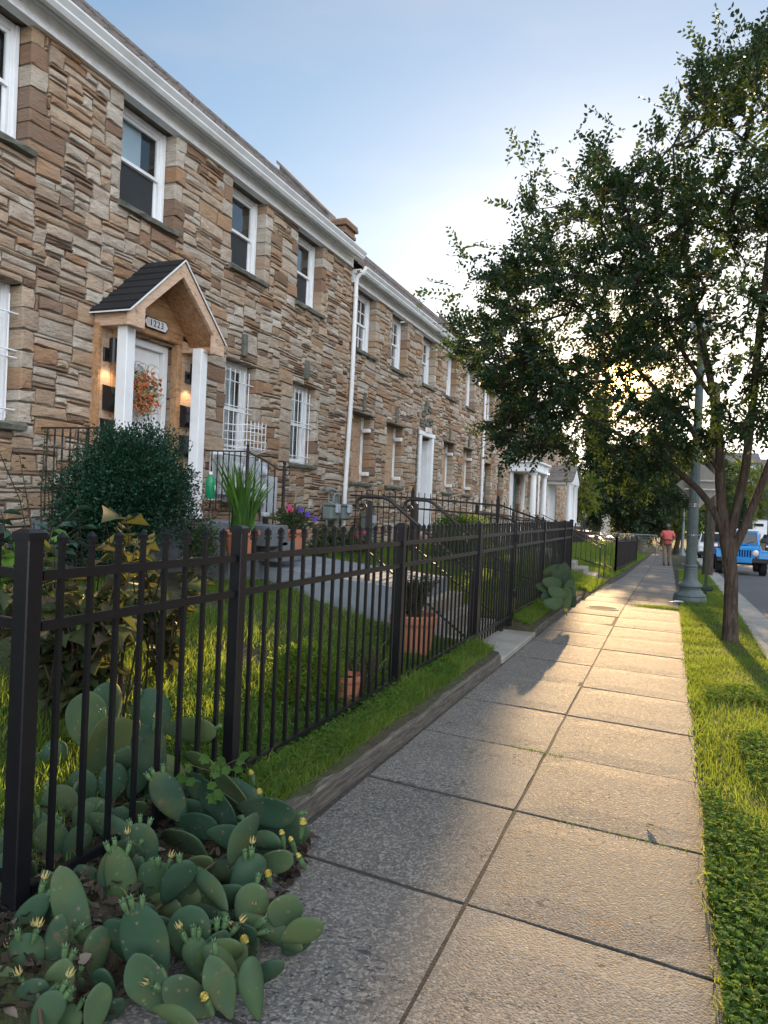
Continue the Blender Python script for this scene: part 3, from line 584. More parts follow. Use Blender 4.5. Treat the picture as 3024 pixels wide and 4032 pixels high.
# entry
s = MB(); s.box(-6.16, -6.11, 6.62, 7.48, 1.3, 3.32, bev=.004)
for (a, b_, c, d) in ((6.70, 7.0, 1.45, 1.95), (7.1, 7.4, 1.45, 1.95), (6.70, 7.0, 2.05, 2.6), (7.1, 7.4, 2.05, 2.6)):
    for q in ((a, b_, c, c+.025), (a, b_, d-.025, d), (a, a+.025, c, d), (b_-.025, b_, c, d)): s.box(-6.112, -6.1, *q[:2], *q[2:], bev=.004)
door = s.build('door', M['white'], H1)
def fan(r0, r1, x0, x1, m, nm, z=2.86):
    s = MB(); n = 20; vs = []
    for x_ in (x0, x1):
        for r_ in (r0, r1):
            for k in range(n+1): t = math.pi*k/n; vs.append((x_, 7.05+r_*math.cos(t), z+r_*math.sin(t)*1.0))
    k = n+1; fs = []
    for i in range(n): fs += [(i, i+1, k+i+1, k+i), (2*k+i, 3*k+i, 3*k+i+1, 2*k+i+1), (k+i, k+i+1, 3*k+i+1, 3*k+i), (i, 2*k+i, 2*k+i+1, i+1)]
    s.add(vs, fs); return s, m, nm
s, m_, nm_ = fan(.001, .26, -6.11, -6.106, 'glass', 'fanlight'); s.build('fanlight', M['curtain'], door)
s, m_, nm_ = fan(.255, .30, -6.11, -6.088, 0, 0)
for k in (1, 2, 3): t = math.pi*k/4; s.beam((-6.098, 7.05, 2.86), (-6.098, 7.05+.27*math.cos(t), 2.86+.27*math.sin(t)), .018, .018)
s.box(-6.11, -6.09, 6.75, 7.35, 2.835, 2.862); s.build('fanlight_bars', M['white'], door)
s = MB(); s.lathe([(.005, 0), (.03, .01), (.03, .03), (.005, .04)], (0, 0, 0), 12); ob = s.build('handle', M['steel'], door); ob.location = (-6.08, 6.70, 2.22); ob.rotation_euler = (0, R(90), 0)
s = MB(); s.box(-6.17, -6.05, 6.53, 6.615, 1.3, 3.41, bev=.004); s.box(-6.17, -6.05, 7.485, 7.57, 1.3, 3.41, bev=.004); s.box(-6.17, -6.05, 6.615, 7.485, 3.325, 3.41, bev=.004); s.build('door_frame', M['white'], H1)
cp = thing('canopy', None, None); cp.parent = H1
for q_ in ((6.27, 6.44), (7.66, 7.90)): s = MB(); s.box(-6.0, -5.92, *q_, 1.3, 3.52, bev=.004); s.build('side_panel', M['pine'], cp)
s = MB(); s.box(-6.0, -5.90, 6.44, 6.53, 1.3, 3.45, bev=.005); s.box(-6.0, -5.90, 7.572, 7.66, 1.3, 3.45, bev=.005); s.box(-6.0, -5.90, 6.44, 7.66, 3.452, 3.57, bev=.005); s.box(-6.0, -5.90, 6.23, 6.268, 1.3, 3.4); 
s.prism([(6.3, 3.572), (7.8, 3.572), (7.05, 4.2)], 0, -5.97, -5.90); s.build('door_surround', M['cedar'], cp)
for y in (6.30, 7.62):
    s = MB(); s.box(-5.72, -5.585, y, y+.135, 1.28, 3.40, bev=.006); s.box(-5.735, -5.57, y-.015, y+.15, 1.281, 1.36, bev=.004); s.build('post', M['white'], cp)
s = MB()   # beams, gable boards
s.box(-6.0, -5.49, 6.235, 6.275, 3.36, 3.50, bev=.004); s.box(-6.0, -5.49, 7.825, 7.865, 3.36, 3.50, bev=.004); s.box(-6.0, -5.57, 6.275, 6.44, 3.36, 3.40); s.box(-6.0, -5.57, 7.66, 7.825, 3.36, 3.40)
s.prism([(6.19, 3.345), (6.42, 3.345), (6.42, 3.57), (7.05, 4.10), (7.05, 4.28), (6.19, 3.50)], 0, -5.50, -5.455); s.prism([(7.91, 3.345), (7.68, 3.345), (7.68, 3.57), (7.05, 4.10), (7.05, 4.28), (7.91, 3.50)], 0, -5.50, -5.4552)
s.build('gable_board', M['pine'], cp)
s = MB(); s.prism([(6.275, 3.46), (7.05, 4.14), (7.05, 4.18), (6.275, 3.50)], 0, -5.90, -5.50); s.prism([(7.825, 3.46), (7.05, 4.14), (7.05, 4.18), (7.825, 3.50)], 0, -5.90, -5.501); s.build('soffit', M['cedar'], cp)
for sg in (-1, 1):
    s = MB(); ed = 7.05+sg*.885
    nC = 7
    for k in range(nC):
        f0, f1 = k/nC, (k+1)/nC; ya, za_, yb, zb = ed+(7.05-ed)*f0, 3.495+.80*f0, ed+(7.05-ed)*f1, 3.495+.80*f1
        s.add([(-6.0, ya, za_), (-5.44, ya, za_), (-5.44, yb, zb), (-6.0, yb, zb), (-6.0, ya, za_+.028), (-5.44, ya, za_+.028), (-5.44, yb, zb+.012), (-6.0, yb, zb+.012)], [(0, 1, 2, 3), (4, 7, 6, 5), (0, 4, 5, 1), (1, 5, 6, 2), (0, 3, 7, 4)])
    s.build('canopy_roof', M['felt'], cp)
s = MB()
for sg in (-1, 1):
    ed = 7.05+sg*.89; s.beam((-5.436, ed, 3.487), (-5.436, 7.05, 4.29), .012, .014)
s.beam((-6.0, 6.157, 3.487), (-5.43, 6.157, 3.487), .012, .014); s.build('drip_edge', M['white'], cp)
# landing with brick face and steps
s = MB(); s.box(-6.0, -5.0, 5.5, 8.45, .3, 1.27, bev=.01); s.box(-5.0, -4.72, 6.7, 8.35, .3, 1.10, bev=.01); s.box(-4.72, -4.44, 6.7, 8.35, .3, .95, bev=.01); s.build('front_steps', M['grey_block'], H1)
# --- block 2
H2 = thing('row_house', 'second stone row house with boarded windows and a white panelled door', 'house', (0, 0, 0), 0, 'stone row houses')
up2 = [(13.1, 14.05), (14.95, 15.9), (17.05, 18.0), (19.05, 19.95), (21.05, 21.95)]; lo2 = [(13.1, 14.0), (14.9, 15.85), (19.05, 19.95), (21.05, 21.95)]
op = [(a, b_, 4.6, 5.8) for a, b_ in up2]+[(a, b_, 2.0, 3.35) for a, b_ in lo2]+[(16.95, 18.05, .95, 3.3)]
stone_wall(H2, 12.75, 23.0, .0, 5.8, op, seed=5, hs=(1, 2, 2, 2, 3, 3, 4)); body(H2, 12.75, 23, -.2, 6.1)
for i, (a, b_) in enumerate(up2): window(H2, a, b_, 4.6, 5.8, blind=0, muntin=True, label='upstairs window with small panes and white storm brackets')
for a, b_ in lo2:
    window(H2, a, b_, 2.0, 3.35, 'board', label='window boarded over with plywood')
    s = MB(); s.box(-6.05, -5.93, (a+b_)/2-.045, (a+b_)/2+.055, 3.42, 3.78, bev=.015); s.build('keystone', M['sill'], H2)
    s = MB(); s.box(-6.2, -5.90, a-.05, b_+.05, 3.352, 3.385, bev=.006); s.build('lintel', M['sill'], H2)
s = MB(); s.box(-6.04, -5.93, 16.95, 17.10, 1.0, 3.32, bev=.005); s.box(-6.04, -5.93, 17.90, 18.05, 1.0, 3.32, bev=.005); s.box(-6.04, -5.92, 16.9, 18.1, 3.322, 3.42, bev=.005); s.box(-6.3, -6.04, 17.88, 17.93, 1.0, 3.25); s.build('door_frame', M['white'], H2)
s = MB(); s.box(-6.30, -6.25, 17.05, 17.93, 1.0, 3.28)
for k, (c, d) in enumerate(((1.15, 1.75), (1.85, 2.5), (2.6, 2.95), (3.02, 3.2))):
    for a, b_ in ((17.14, 17.43), (17.53, 17.82)):
        for q in ((a, b_, c, c+.03), (a, b_, d-.03, d), (a, a+.03, c, d), (b_-.03, b_, c, d)): s.box(-6.252, -6.238, *q, bev=.004)
d2 = s.build('door', M['white'], H2)
s = MB(); rr = random.Random(4)
for k in range(26):   # grey slate infill over the door
    z = 3.5+rr.random()*.62; wv = .55*(1-(z-3.5)/.75); y = 17.5+rr.uniform(-wv, wv); s.box(-5.99, -5.955+rr.random()*.012, y-rr.uniform(.06, .14), y+rr.uniform(.06, .14), z, z+rr.uniform(.04, .10), bev=.006)
for k in range(14):
    for y in (16.88, 18.12): z = 1.1+k*.17; s.box(-5.99, -5.952, y-.05, y+.03, z, z+.15, bev=.006)
s.build('slate_infill', M['sill'], H2)
eaves(H2, 12.78, 22.97, 5.8); parapet(H2, 22.87, 5.8); downspout(H2, 23.05, .8, 5.75)
# --- block 3
H3 = thing('row_house', 'third stone row house with a flat white columned portico', 'house', (0, 0, 0), 0, 'stone row houses')
up3 = [(23.6, 24.5), (25.5, 26.4), (28.2, 29.1), (31.0, 31.9)]; lo3 = [(23.6, 24.5), (25.5, 26.4), (31.1, 32.0)]
op = [(a, b_, 4.35, 5.5) for a, b_ in up3]+[(a, b_, 1.75, 3.1) for a, b_ in lo3]+[(28.2, 29.4, .6, 3.0)]
stone_wall(H3, 23.0, 33.2, -.3, 5.5, op, seed=9, hs=(2, 2, 3, 3, 4)); body(H3, 23, 33.2, -.4, 5.8)
for a, b_ in up3: window(H3, a, b_, 4.35, 5.5, blind=0)
for a, b_ in lo3: window(H3, a, b_, 1.75, 3.1, 'dark', frame_mat='sill')
eaves(H3, 23.03, 33.17, 5.5); parapet(H3, 33.05, 5.5); downspout(H3, 33.25, .4, 5.5)
pt = thing('portico', None, None); pt.parent = H3
s = MB(); s.box(-6.0, -4.95, 27.4, 30.2, 3.05, 3.12, bev=.01); s.box(-6.0, -5.0, 27.45, 30.15, 3.122, 3.38, bev=.01); s.box(-6.0, -4.9, 27.35, 30.25, 3.382, 3.46, bev=.015); s.build('entablature', M['white'], pt)
for y in (27.65, 29.95):
    s = MB(); s.lathe([(.14, 0), (.14, .06), (.115, .08), (.12, 1.0), (.10, 2.15), (.13, 2.18), (.14, 2.24), (.14, 2.28)], (-5.12, y, .77), 14); s.build('column', M['white'], pt, smooth=True)
    s = MB(); s.box(-6.0, -5.9, y-.13, y+.13, .77, 3.05, bev=.01); s.build('pilaster', M['white'], pt)
s = MB(); s.box(-6.2, -6.12, 28.2, 29.4, .75, 3.0); s.build('door', M['window_dark'], pt); s = MB(); s.box(-6.0, -4.7, 27.3, 30.3, -.4, .765, bev=.02); s.build('landing', M['step_concrete'], pt)
# --- block 4
H4 = thing('row_house', 'farthest stone row house with a small white gabled porch at its corner', 'house', (0, 0, 0), 0, 'stone row houses')
up4 = [(34.1, 35.0), (36.6, 37.5), (40.9, 41.8)]; lo4 = [(34.1, 35.0)]
op = [(a, b_, 4.25, 5.35) for a, b_ in up4]+[(a, b_, 1.6, 2.95) for a, b_ in lo4]
stone_wall(H4, 33.2, 42.8, -.6, 5.35, op, seed=12, hs=(2, 3, 3, 4)); body(H4, 33.2, 42.8, -.8, 5.6)
for a, b_ in up4: window(H4, a, b_, 4.25, 5.35, blind=0)
for a, b_ in lo4: window(H4, a, b_, 1.6, 2.95, blind=0)
eaves(H4, 33.23, 42.8, 5.35); downspout(H4, 42.7, .3, 5.3)
pt = thing('porch', None, None); pt.parent = H4
y0, y1, zt_ = 35.9, 38.5, 2.95
s = MB(); s.box(-6.0, -4.8, y0, y1, zt_, zt_+.16, bev=.01); s.prism([(y0-.1, zt_+.162), (y1+.1, zt_+.162), ((y0+y1)/2, zt_+.85)], 0, -4.95, -4.8); s.build('pediment', M['white'], pt)
s = MB(); m_ = (y0+y1)/2
for sg in (y0-.15, y1+.15): s.add([(-6.0, sg, zt_+.13), (-4.74, sg, zt_+.13), (-4.74, m_, zt_+.92), (-6.0, m_, zt_+.92), (-6.0, sg, zt_+.18), (-4.74, sg, zt_+.18), (-4.74, m_, zt_+.97), (-6.0, m_, zt_+.97)], [(0, 1, 2, 3), (4, 5, 6, 7), (0, 1, 5, 4), (1, 2, 6, 5)])
s.build('porch_roof', M['shingle'], pt)
for y in (y0+.15, y0+.75, y1-.75, y1-.15):
    s = MB(); s.lathe([(.15, 0), (.15, .06), (.12, .08), (.12, 1.1), (.10, 2.2), (.14, 2.26), (.14, 2.32)], (-4.95, y, .63), 12); s.build('column', M['white'], pt, smooth=True)
s = MB(); s.box(-6.0, -5.96, y0+.1, y1-.1, .62, zt_); s.box(-5.96, -5.93, m_-.45, m_+.45, .62, 2.7, bev=.01); s.build('door', M['white'], pt); s = MB(); s.box(-6.0, -4.6, y0-.1, y1+.1, -.7, .62, bev=.02); s.build('landing', M['step_concrete'], pt)
# ------------------------------------------------------------------ fences
def finial(s, x, y, z, r=.0125, m=0):
    """cast spear point pressed over a square picket"""
    q = .014
    s.box(x-q, x+q, y-q, y+q, z-.058, z-.047); s.box(x-q, x+q, y-q, y+q, z-.038, z-.030)
    vs = [(x+i*.012, y+j*.012, z-.03) for i, j in ((-1, -1), (1, -1), (1, 1), (-1, 1))]+[(x+i*.013, y+j*.013, z-.015) for i, j in ((-1, -1), (1, -1), (1, 1), (-1, 1))]+[(x, y, z+.004)]
    s.add(vs, [(i, (i+1) % 4, 4+(i+1) % 4, 4+i) for i in range(4)]+[(4+i, 4+(i+1) % 4, 8) for i in range(4)])
def post(parent, x, y, z0, z1, w_=.078, name='post'):
    s = MB(); h = w_/2; s.box(x-h, x+h, y-h, y+h, z0, z1-.03, bev=.004); e = h+.005
    s.add([(x-e, y-e, z1-.035), (x+e, y-e, z1-.035), (x+e, y+e, z1-.035), (x-e, y+e, z1-.035), (x-e, y-e, z1-.012), (x+e, y-e, z1-.012), (x+e, y+e, z1-.012), (x-e, y+e, z1-.012), (x-h*.6, y-h*.6, z1), (x+h*.6, y-h*.6, z1), (x+h*.6, y+h*.6, z1), (x-h*.6, y+h*.6, z1)],
          [(3, 2, 1, 0)]+[(i, (i+1) % 4, 4+(i+1) % 4, 4+i) for i in range(4)]+[(4+i, 4+(i+1) % 4, 8+(i+1) % 4, 8+i) for i in range(4)]+[(8, 9, 10, 11)])
    return s.build(name, M['black_metal'], parent)
def rail(parent, p, q, name='rail', hz=.030, wd=.030, m='black_metal'):
    s = MB(); p = Vector(p); q = Vector(q); s.beam(p, q, wd, hz); d = (q-p).normalized()
    s.beam(p+Vector((0, 0, hz*.5+.001)), q+Vector((0, 0, hz*.5+.001)), wd*.62, .004)
    return s.build(name, M[m], parent)
def picket_run(parent, p, q, n, zt, zb, rails, fin=True, wv=.0175, m='black_metal', keep=True):
    """pickets between two points; zt, zb, rails given as offsets at both ends (linear)"""
    p = Vector(p); q = Vector(q)
    for k in range(n):
        f = (k+1)/(n+1); c = p.lerp(q, f); z1 = zt[0]+(zt[1]-zt[0])*f; z0 = zb[0]+(zb[1]-zb[0])*f; s = MB(); h = wv/2
        s.box(c.x-h, c.x+h, c.y-h, c.y+h, z0, z1-.028)
        if fin: finial(s, c.x, c.y, z1)
        s.build('picket', M[m], parent, fix=False)
    for r0, r1 in rails: rail(parent, (p.x, p.y, r0), (q.x, q.y, r1), m=m)
FX = -1.95
F1 = thing('metal_fence', 'black ornamental picket fence running along the sidewalk in front of the first yard', 'fence')
py = [1.79, 3.02, 5.25, 7.57, 9.42, 11.6, 13.8]
for i, y in enumerate(py): post(F1, FX, y, -.05, 1.425, .064 if i == 0 else .060)
post(F1, FX, 14.75, -.05, 1.44, .065)
for i, (a, b_, n) in enumerate(((1.79, 3.02, 8), (3.02, 5.25, 16), (5.25, 7.57, 17), (9.42, 11.6, 15), (11.6, 13.8, 14), (13.8, 14.75, 6))):
    e0, e1 = (.05 if i == 0 else .04), .04
    picket_run(F1, (FX, a, 0), (FX, b_, 0), n, (1.41, 1.41), (.09, .09), [])
    for z in (1.268, 1.100, .225): rail(F1, (FX, a+e0, z), (FX, b_-e1, z))
g = thing('metal_gate', 'black picket gate with spring hinge between two fence posts at the concrete steps', 'gate', (0, 0, 0))
for y in (7.65, 9.33):
    s = MB(); s.box(FX-.025, FX+.025, y-.025, y+.025, .10, 1.33, bev=.003); s.build('gate_frame', M['black_metal'], g)
picket_run(g, (FX, 7.65, 0), (FX, 9.33, 0), 12, (1.41, 1.41), (.12, .12), [])
for z in (1.268, 1.100, .21): rail(g, (FX, 7.675, z), (FX, 9.305, z))
s = MB()
for z in (.45, 1.16): s.lathe([(.03, 0), (.035, .01), (.035, .09), (.03, .10)], (FX+.02, 9.37, z), 10); s.box(FX-.02, FX+.04, 9.33, 9.38, z+.02, z+.08)
s.build('hinge', M['black_metal'], g)
F0 = thing('metal_fence', 'black picket fence turning the near corner back towards the house wall', 'fence')
picket_run(F0, (-2.0, 1.83, 0), (-4.6, 1.83, 0), 18, (1.41, 1.5), (.12, .4), [])
for a, b_ in ((1.268, 1.36), (1.10, 1.19), (.25, .45)): rail(F0, (-2.0, 1.83, a), (-4.6, 1.83, b_))
post(F0, -4.64, 1.83, .2, 1.52, .06)
# partition between the yards
FP = thing('iron_fence', 'rusty black iron fence dividing the first yard from the second', 'fence')
def ipost(parent, x, y, z0, z1, w_=.06):
    s = MB(); h = w_/2; s.box(x-h, x+h, y-h, y+h, z0, z1-.05, bev=.003); s.lathe([(h*1.15, 0), (h*1.2, .012), (h*.6, .016), (.02, .03), (.026, .045), (.005, .07)], (x, y, z1-.052), 10); return s.build('post', M['iron'], parent)
YP = 13.05
for x, z in ((-4.66, 1.90), (-3.03, 1.80)): ipost(FP, x, YP, .3, z)
ipost(FP, -2.0, YP, .0, 1.42)
picket_run(FP, (-5.95, YP, 0), (-4.66, YP, 0), 10, (1.84, 1.86), (.75, .6), [(1.72, 1.72), (1.52, 1.52), (.85, .72)], False, .014, 'iron')
picket_run(FP, (-4.66, YP, 0), (-3.03, YP, 0), 13, (1.86, 1.76), (.6, .4), [(1.72, 1.64), (1.52, 1.46), (.72, .5)], False, .014, 'iron')
picket_run(FP, (-3.03, YP, 0), (-2.0, YP, 0), 8, (1.76, 1.42), (.4, .2), [(1.66, 1.33), (1.46, 1.17), (.5, .28)], False, .014, 'iron')
# stair handrails at the gate
def handrail(y, label):
    h = thing('handrail', label, 'handrail', (0, 0, 0), 0, 'handrails of the garden steps')
    s = MB(); s.box(-3.235, -3.185, y-.025, y+.025, .55, 1.60, bev=.003); s.build('post', M['iron'], h)
    s = MB(); s.box(-2.03, -1.99, y-.02, y+.02, .0, .88); s.build('post', M['iron'], h)
    s = MB(); pts = [(-3.34, y, 1.50), (-3.37, y, 1.54), (-3.36, y, 1.60), (-3.31, y, 1.635), (-3.24, y, 1.645), (-3.05, y, 1.64), (-2.97, y, 1.61)]+[(-2.97+.98*t, y, 1.61-.74*t) for t in (.25, .5, .75, 1)]
    s.tube(pts, .021, 8); sp = [(-3.30+.045*math.cos(a)*(1-a/14), y, 1.52+.045*math.sin(a)*(1-a/14)) for a in [k*.5 for k in range(18)]]; s.tube(sp, .012, 6); s.build('grip', M['iron'], h, smooth=True)
    s = MB(); s.beam((-3.2, y, 1.02), (-2.0, y, .16), .02, .02); s.build('lower_bar', M['iron'], h)
handrail(7.58, 'black iron handrail with a scrolled end, on the near side of the garden steps')
handrail(9.12, 'black iron handrail with a scrolled end, on the far side of the garden steps')
# landing railings
lr = thing('stair_railing', 'rusty iron railing with twisted balusters beside the electric meters', 'railing')
def balus(parent, x, y, z0, z1):
    s = MB(); n = 14; k0 = 0; pts = []; h = .007
    vs = []
    for i in range(n+1):
        a = i*.55; z = z0+(z1-z0)*i/n
        for j in range(4): vs.append((x+h*1.4*math.cos(a+j*math.pi/2), y+h*1.4*math.sin(a+j*math.pi/2), z))
    s.add(vs, [(i*4+j, i*4+(j+1) % 4, (i+1)*4+(j+1) % 4, (i+1)*4+j) for i in range(n) for j in range(4)]); s.build('baluster', M['iron'], parent, fix=False)
yr = 8.35
s = MB(); s.beam((-5.97, yr, 2.185), (-5.32, yr, 2.185), .03, .016); s.tube([(-5.32, yr, 2.18), (-5.05, yr, 2.07), (-4.84, yr, 1.955), (-4.72, yr, 1.955)], .014, 8); s.build('top_rail', M['iron'], lr)
s = MB(); s.beam((-5.97, yr, 1.38), (-5.32, yr, 1.38), .02, .016); s.build('bottom_rail', M['iron'], lr)
for x in (-5.88, -5.79, -5.70, -5.61, -5.52, -5.43): balus(lr, x, yr, 1.38, 2.18)
for x, z in ((-5.2, 2.12), (-5.10, 2.08), (-5.0, 2.03), (-4.9, 1.98)): balus(lr, x, yr, 1.1-(x+5.3)*-.3, z)
ipost(lr, -5.32, yr, 1.2, 2.27, .035); ipost(lr, -4.76, yr, .8, 2.05, .035)
s = MB(); s.tube([(-4.73, yr, 1.955), (-4.69, yr, 1.95), (-4.68, yr, 1.91), (-4.71, yr, 1.885), (-4.74, yr, 1.90)], .009, 6); s.build('scroll', M['iron'], lr, smooth=True)
l2 = thing('stair_railing', 'iron railing end behind the clipped dark bush, left of the entry', 'railing'); yr = 5.58
s = MB(); s.beam((-5.97, yr, 2.18), (-5.25, yr, 2.18), .03, .016); s.tube([(-5.25, yr, 2.18), (-5.19, yr, 2.17), (-5.17, yr, 2.14)], .011, 6); s.build('top_rail', M['iron'], l2)
for x in (-5.9, -5.8, -5.7, -5.6, -5.5): balus(l2, x, yr, 1.3, 2.17)
ipost(l2, -5.38, yr, 1.2, 2.19, .03)
# wall lamps, mailboxes, number plate, wreath
for i, (y, lb) in enumerate(((6.36, 'black lit wall lamp left of the entry door, half behind the white post'), (7.79, 'black lit wall lamp right of the entry door'))):
    t = thing('wall_lamp', lb, 'lamp', (-5.92, y, 3.0), 0, 'wall lamps beside the entry door')
    s = MB(); s.box(0, .02, -.045, .045, .0, .15, bev=.004); s.box(.018, .07, -.02, .02, .06, .12); s.build('wall_plate', M['black_metal'], t)
    s = MB(); n = 16; s.lathe([(.052, .0), (.055, .004), (.055, .26), (.05, .264), (.05, .262), (.01, .262)], (.115, 0, -.02), n); s.v = [v for v in s.v]; s.f = [f for f in s.f if len(f) == 4]; s.m = [0]*len(s.f)
    s.add([(.115+.05*math.cos(2*math.pi*k/n), .05*math.sin(2*math.pi*k/n), .242) for k in range(n)], [tuple(range(n))]); s.build('lamp_shade', M['black_metal'], t)
    s = MB(); s.lathe([(.02, 0), (.04, .012), (.04, .02)], (.115, 0, .0), 12); s.build('bulb', M['glow'], t)
    ld = bpy.data.lights.new('lamp_light', 'SPOT'); ld.energy = 1.9; ld.color = (1, .68, .36); ld.spot_size = R(120); ld.spot_blend = .6; ld.shadow_soft_size = .02; lo = bpy.data.objects.new('lamp_light', ld); COL.objects.link(lo); lo.parent = t; lo.location = (.10, 0, -.03)
def mailbox(y, z, lb, sw=.19):
    t = thing('mailbox', lb, 'mailbox', (-5.92, y, z), 0, 'black mailboxes on the entry panels'); h = .30
    s = MB(); pr = [(0, 0), (.09, 0), (.125, .05), (.12, .16), (.10, .23), (.0, .25)]
    s.add([(x, -sw, z_) for x, z_ in pr]+[(x, sw*.0+sw, z_) for x, z_ in pr], [tuple(range(6))[::-1], tuple(range(6, 12))]+[(i, (i+1) % 6, 6+(i+1) % 6, 6+i) for i in range(6)]); s.build('box', M['black_plastic'], t)
    s = MB(); pr = [(-.0, .252), (.106, .232), (.128, .165), (.138, .165), (.118, .243), (.0, .275)]
    s.add([(x, -sw-.006, z_) for x, z_ in pr]+[(x, sw+.006, z_) for x, z_ in pr], [tuple(range(6))[::-1], tuple(range(6, 12))]+[(i, (i+1) % 6, 6+(i+1) % 6, 6+i) for i in range(6)]); s.build('lid', M['black_plastic'], t)
    s = MB(); s.box(.137, .142, sw*.45, sw*.55, .16, .20); s.lathe([(.008, 0), (.010, .004), (.004, .008)], (.139, sw*.5, .145), 8); s.build('lock', M['steel'], t)
    s = MB(); c = Vector((.130, .02, .07)); 
    for k in range(3): s.tube([c+Vector((0, .03*k-.04+.02*math.cos(a), .025*math.sin(a)+.008*k)) for a in [j*.6 for j in range(10)]], .0035, 5)
    s.build('embossed_monogram', M['black_plastic'], t)
mailbox(6.43, 2.47, 'black mailbox on the left entry panel, upper one', .10); mailbox(6.41, 2.10, 'black mailbox on the left entry panel, just above the bush', .10)
mailbox(7.78, 2.44, 'black mailbox below the right wall lamp, upper one', .125); mailbox(7.78, 2.06, 'black mailbox low on the right entry panel, partly behind the bush', .125)
t = thing('number_plate', 'oval white house number plate reading 1223 over the entry door', 'number plate', (-5.885, 7.12, 3.585))
pl = [(-.21, 0), (-.165, -.055), (.165, -.055), (.21, 0), (.165, .055), (-.165, .055)]
s = MB(); s.prism([(a*1.07, b_*1.2) for a, b_ in pl], 0, -.004, .008); s.build('border', M['black_plastic'], t); s = MB(); s.prism(pl, 0, .0085, .011); s.build('plate', M['white'], t)
def text(parent, body_, size, loc, m, name='lettering', rot=(R(90), 0, R(90)), ext=.002):
    cu = bpy.data.curves.new(name, 'FONT'); cu.body = body_; cu.size = size; cu.extrude = ext; cu.align_x = 'CENTER'; cu.align_y = 'CENTER'; cu.space_character = 1.25
    o = bpy.data.objects.new(name, cu); COL.objects.link(o); dg = bpy.context.evaluated_depsgraph_get(); me = bpy.data.meshes.new_from_object(o.evaluated_get(dg)); bpy.data.objects.remove(o)
    me.materials.clear(); o = link(name, me, M[m], parent); o.location = loc; o.rotation_euler = rot; return o
text(t, '1223', .105, (.0135, 0, 0), 'black_plastic')
t = thing('number_plate', 'small white house number plate reading 1217 over the white panelled door', 'number plate', (-5.9, 17.5, 3.47))
s = MB(); s.box(-.03, 0, -.2, .2, -.05, .07, bev=.004); s.build('plate', M['white'], t); text(t, '1217', .12, (.002, 0, .01), 'petal_red')
# wreath
t = thing('wreath', 'orange berry and straw wreath hanging on the white entry door', 'wreath', (-6.0, 7.02, 2.76)); t.scale = (1.2, 1.12, 1.15)
s = MB(); s2 = MB(); s3 = MB(); rr = random.Random(5)
for k in range(130):
    a = rr.uniform(0, 2*math.pi); r_ = rr.gauss(.135, .055); c = Vector((rr.uniform(0, .10), r_*math.cos(a)*1.0, r_*math.sin(a)*1.1)); q = rr.uniform(.03, .09); ph = rr.uniform(0, 6); ax = Vector((rr.uniform(-.3, 1), rr.uniform(-1, 1), rr.uniform(-1, 1))).normalized(); u = ax.orthogonal().normalized(); v_ = ax.cross(u)
    s.tube([c+(u*math.cos(ph+j*.55)+v_*math.sin(ph+j*.55))*q for j in range(9)], .0028, 4, cap=False)
s.tube([(.02, .16, .06), (.04, .25, .02), (.05, .33, .02)], .003, 4); s.tube([(.02, .15, -.08), (.04, .22, -.09), (.05, .3, -.1)], .003, 4); s.build('straw_loops', M['straw'], t)
for k in range(115):
    a = rr.uniform(0, 2*math.pi); r_ = rr.gauss(.13, .055); c = Vector((rr.uniform(.02, .13), r_*math.cos(a), r_*math.sin(a)*1.1))
    for j in range(3): d = Vector((rr.random(), rr.uniform(-1, 1), rr.uniform(-1, 1)))*.016; s2.lathe([(.003, -.009), (.011, -.003), (.011, .004), (.003, .010)], c+d, 6)
s2.build('berries', M['petal_red'], t)['kind'] = 'stuff'
for k in range(60):
    a = rr.uniform(0, 2*math.pi); r_ = rr.gauss(.14, .05); c = Vector((rr.uniform(0, .1), r_*math.cos(a), r_*math.sin(a)*1.1)); d = Vector((rr.uniform(0, .5), rr.uniform(-1, 1), rr.uniform(-1, 1))).normalized()*.06; n_ = d.orthogonal().normalized()*.014; s3.add([c, c+d*.5+n_, c+d, c+d*.5-n_], [(0, 1, 2, 3)], 0, rr.random())
s3.build('leaves', M['rose'], t)
# electric meters
t = thing('electric_meter_panel', 'pale grey electric meter cabinet with four round meters on the stone wall', 'meter cabinet', (-5.93, 0, 0))
s = MB(); s.box(-.04, .0, 8.42, 9.66, 1.52, 2.20); s.build('backboard', M['white'], t)
for (a, b_, c, d) in ((8.45, 8.68, 1.6, 2.15), (8.70, 9.02, 1.50, 2.15), (9.04, 9.30, 1.50, 2.16), (9.32, 9.64, 1.50, 2.12), (9.68, 10.05, 1.35, 1.92)):
    s = MB(); s.box(.0, .13 if b_ < 9.65 else .09, a, b_, c, d, bev=.008); s.build('cabinet', M['meter_pale'], t)
for y in (8.86, 9.50):
    for z in (1.72, 1.98):
        s = MB(); s.lathe([(.085, 0), (.088, .02), (.075, .03), (.072, .08), (.06, .095)], (0, 0, 0), 18); o = s.build('meter', M['meter_pale'], t, smooth=True); o.location = (.131, y, z); o.rotation_euler = (0, R(90), 0)
        s = MB(); s.box(-.03, .03, -.045, .045, .0965, .099); o2 = s.build('dial', M['white'], o)
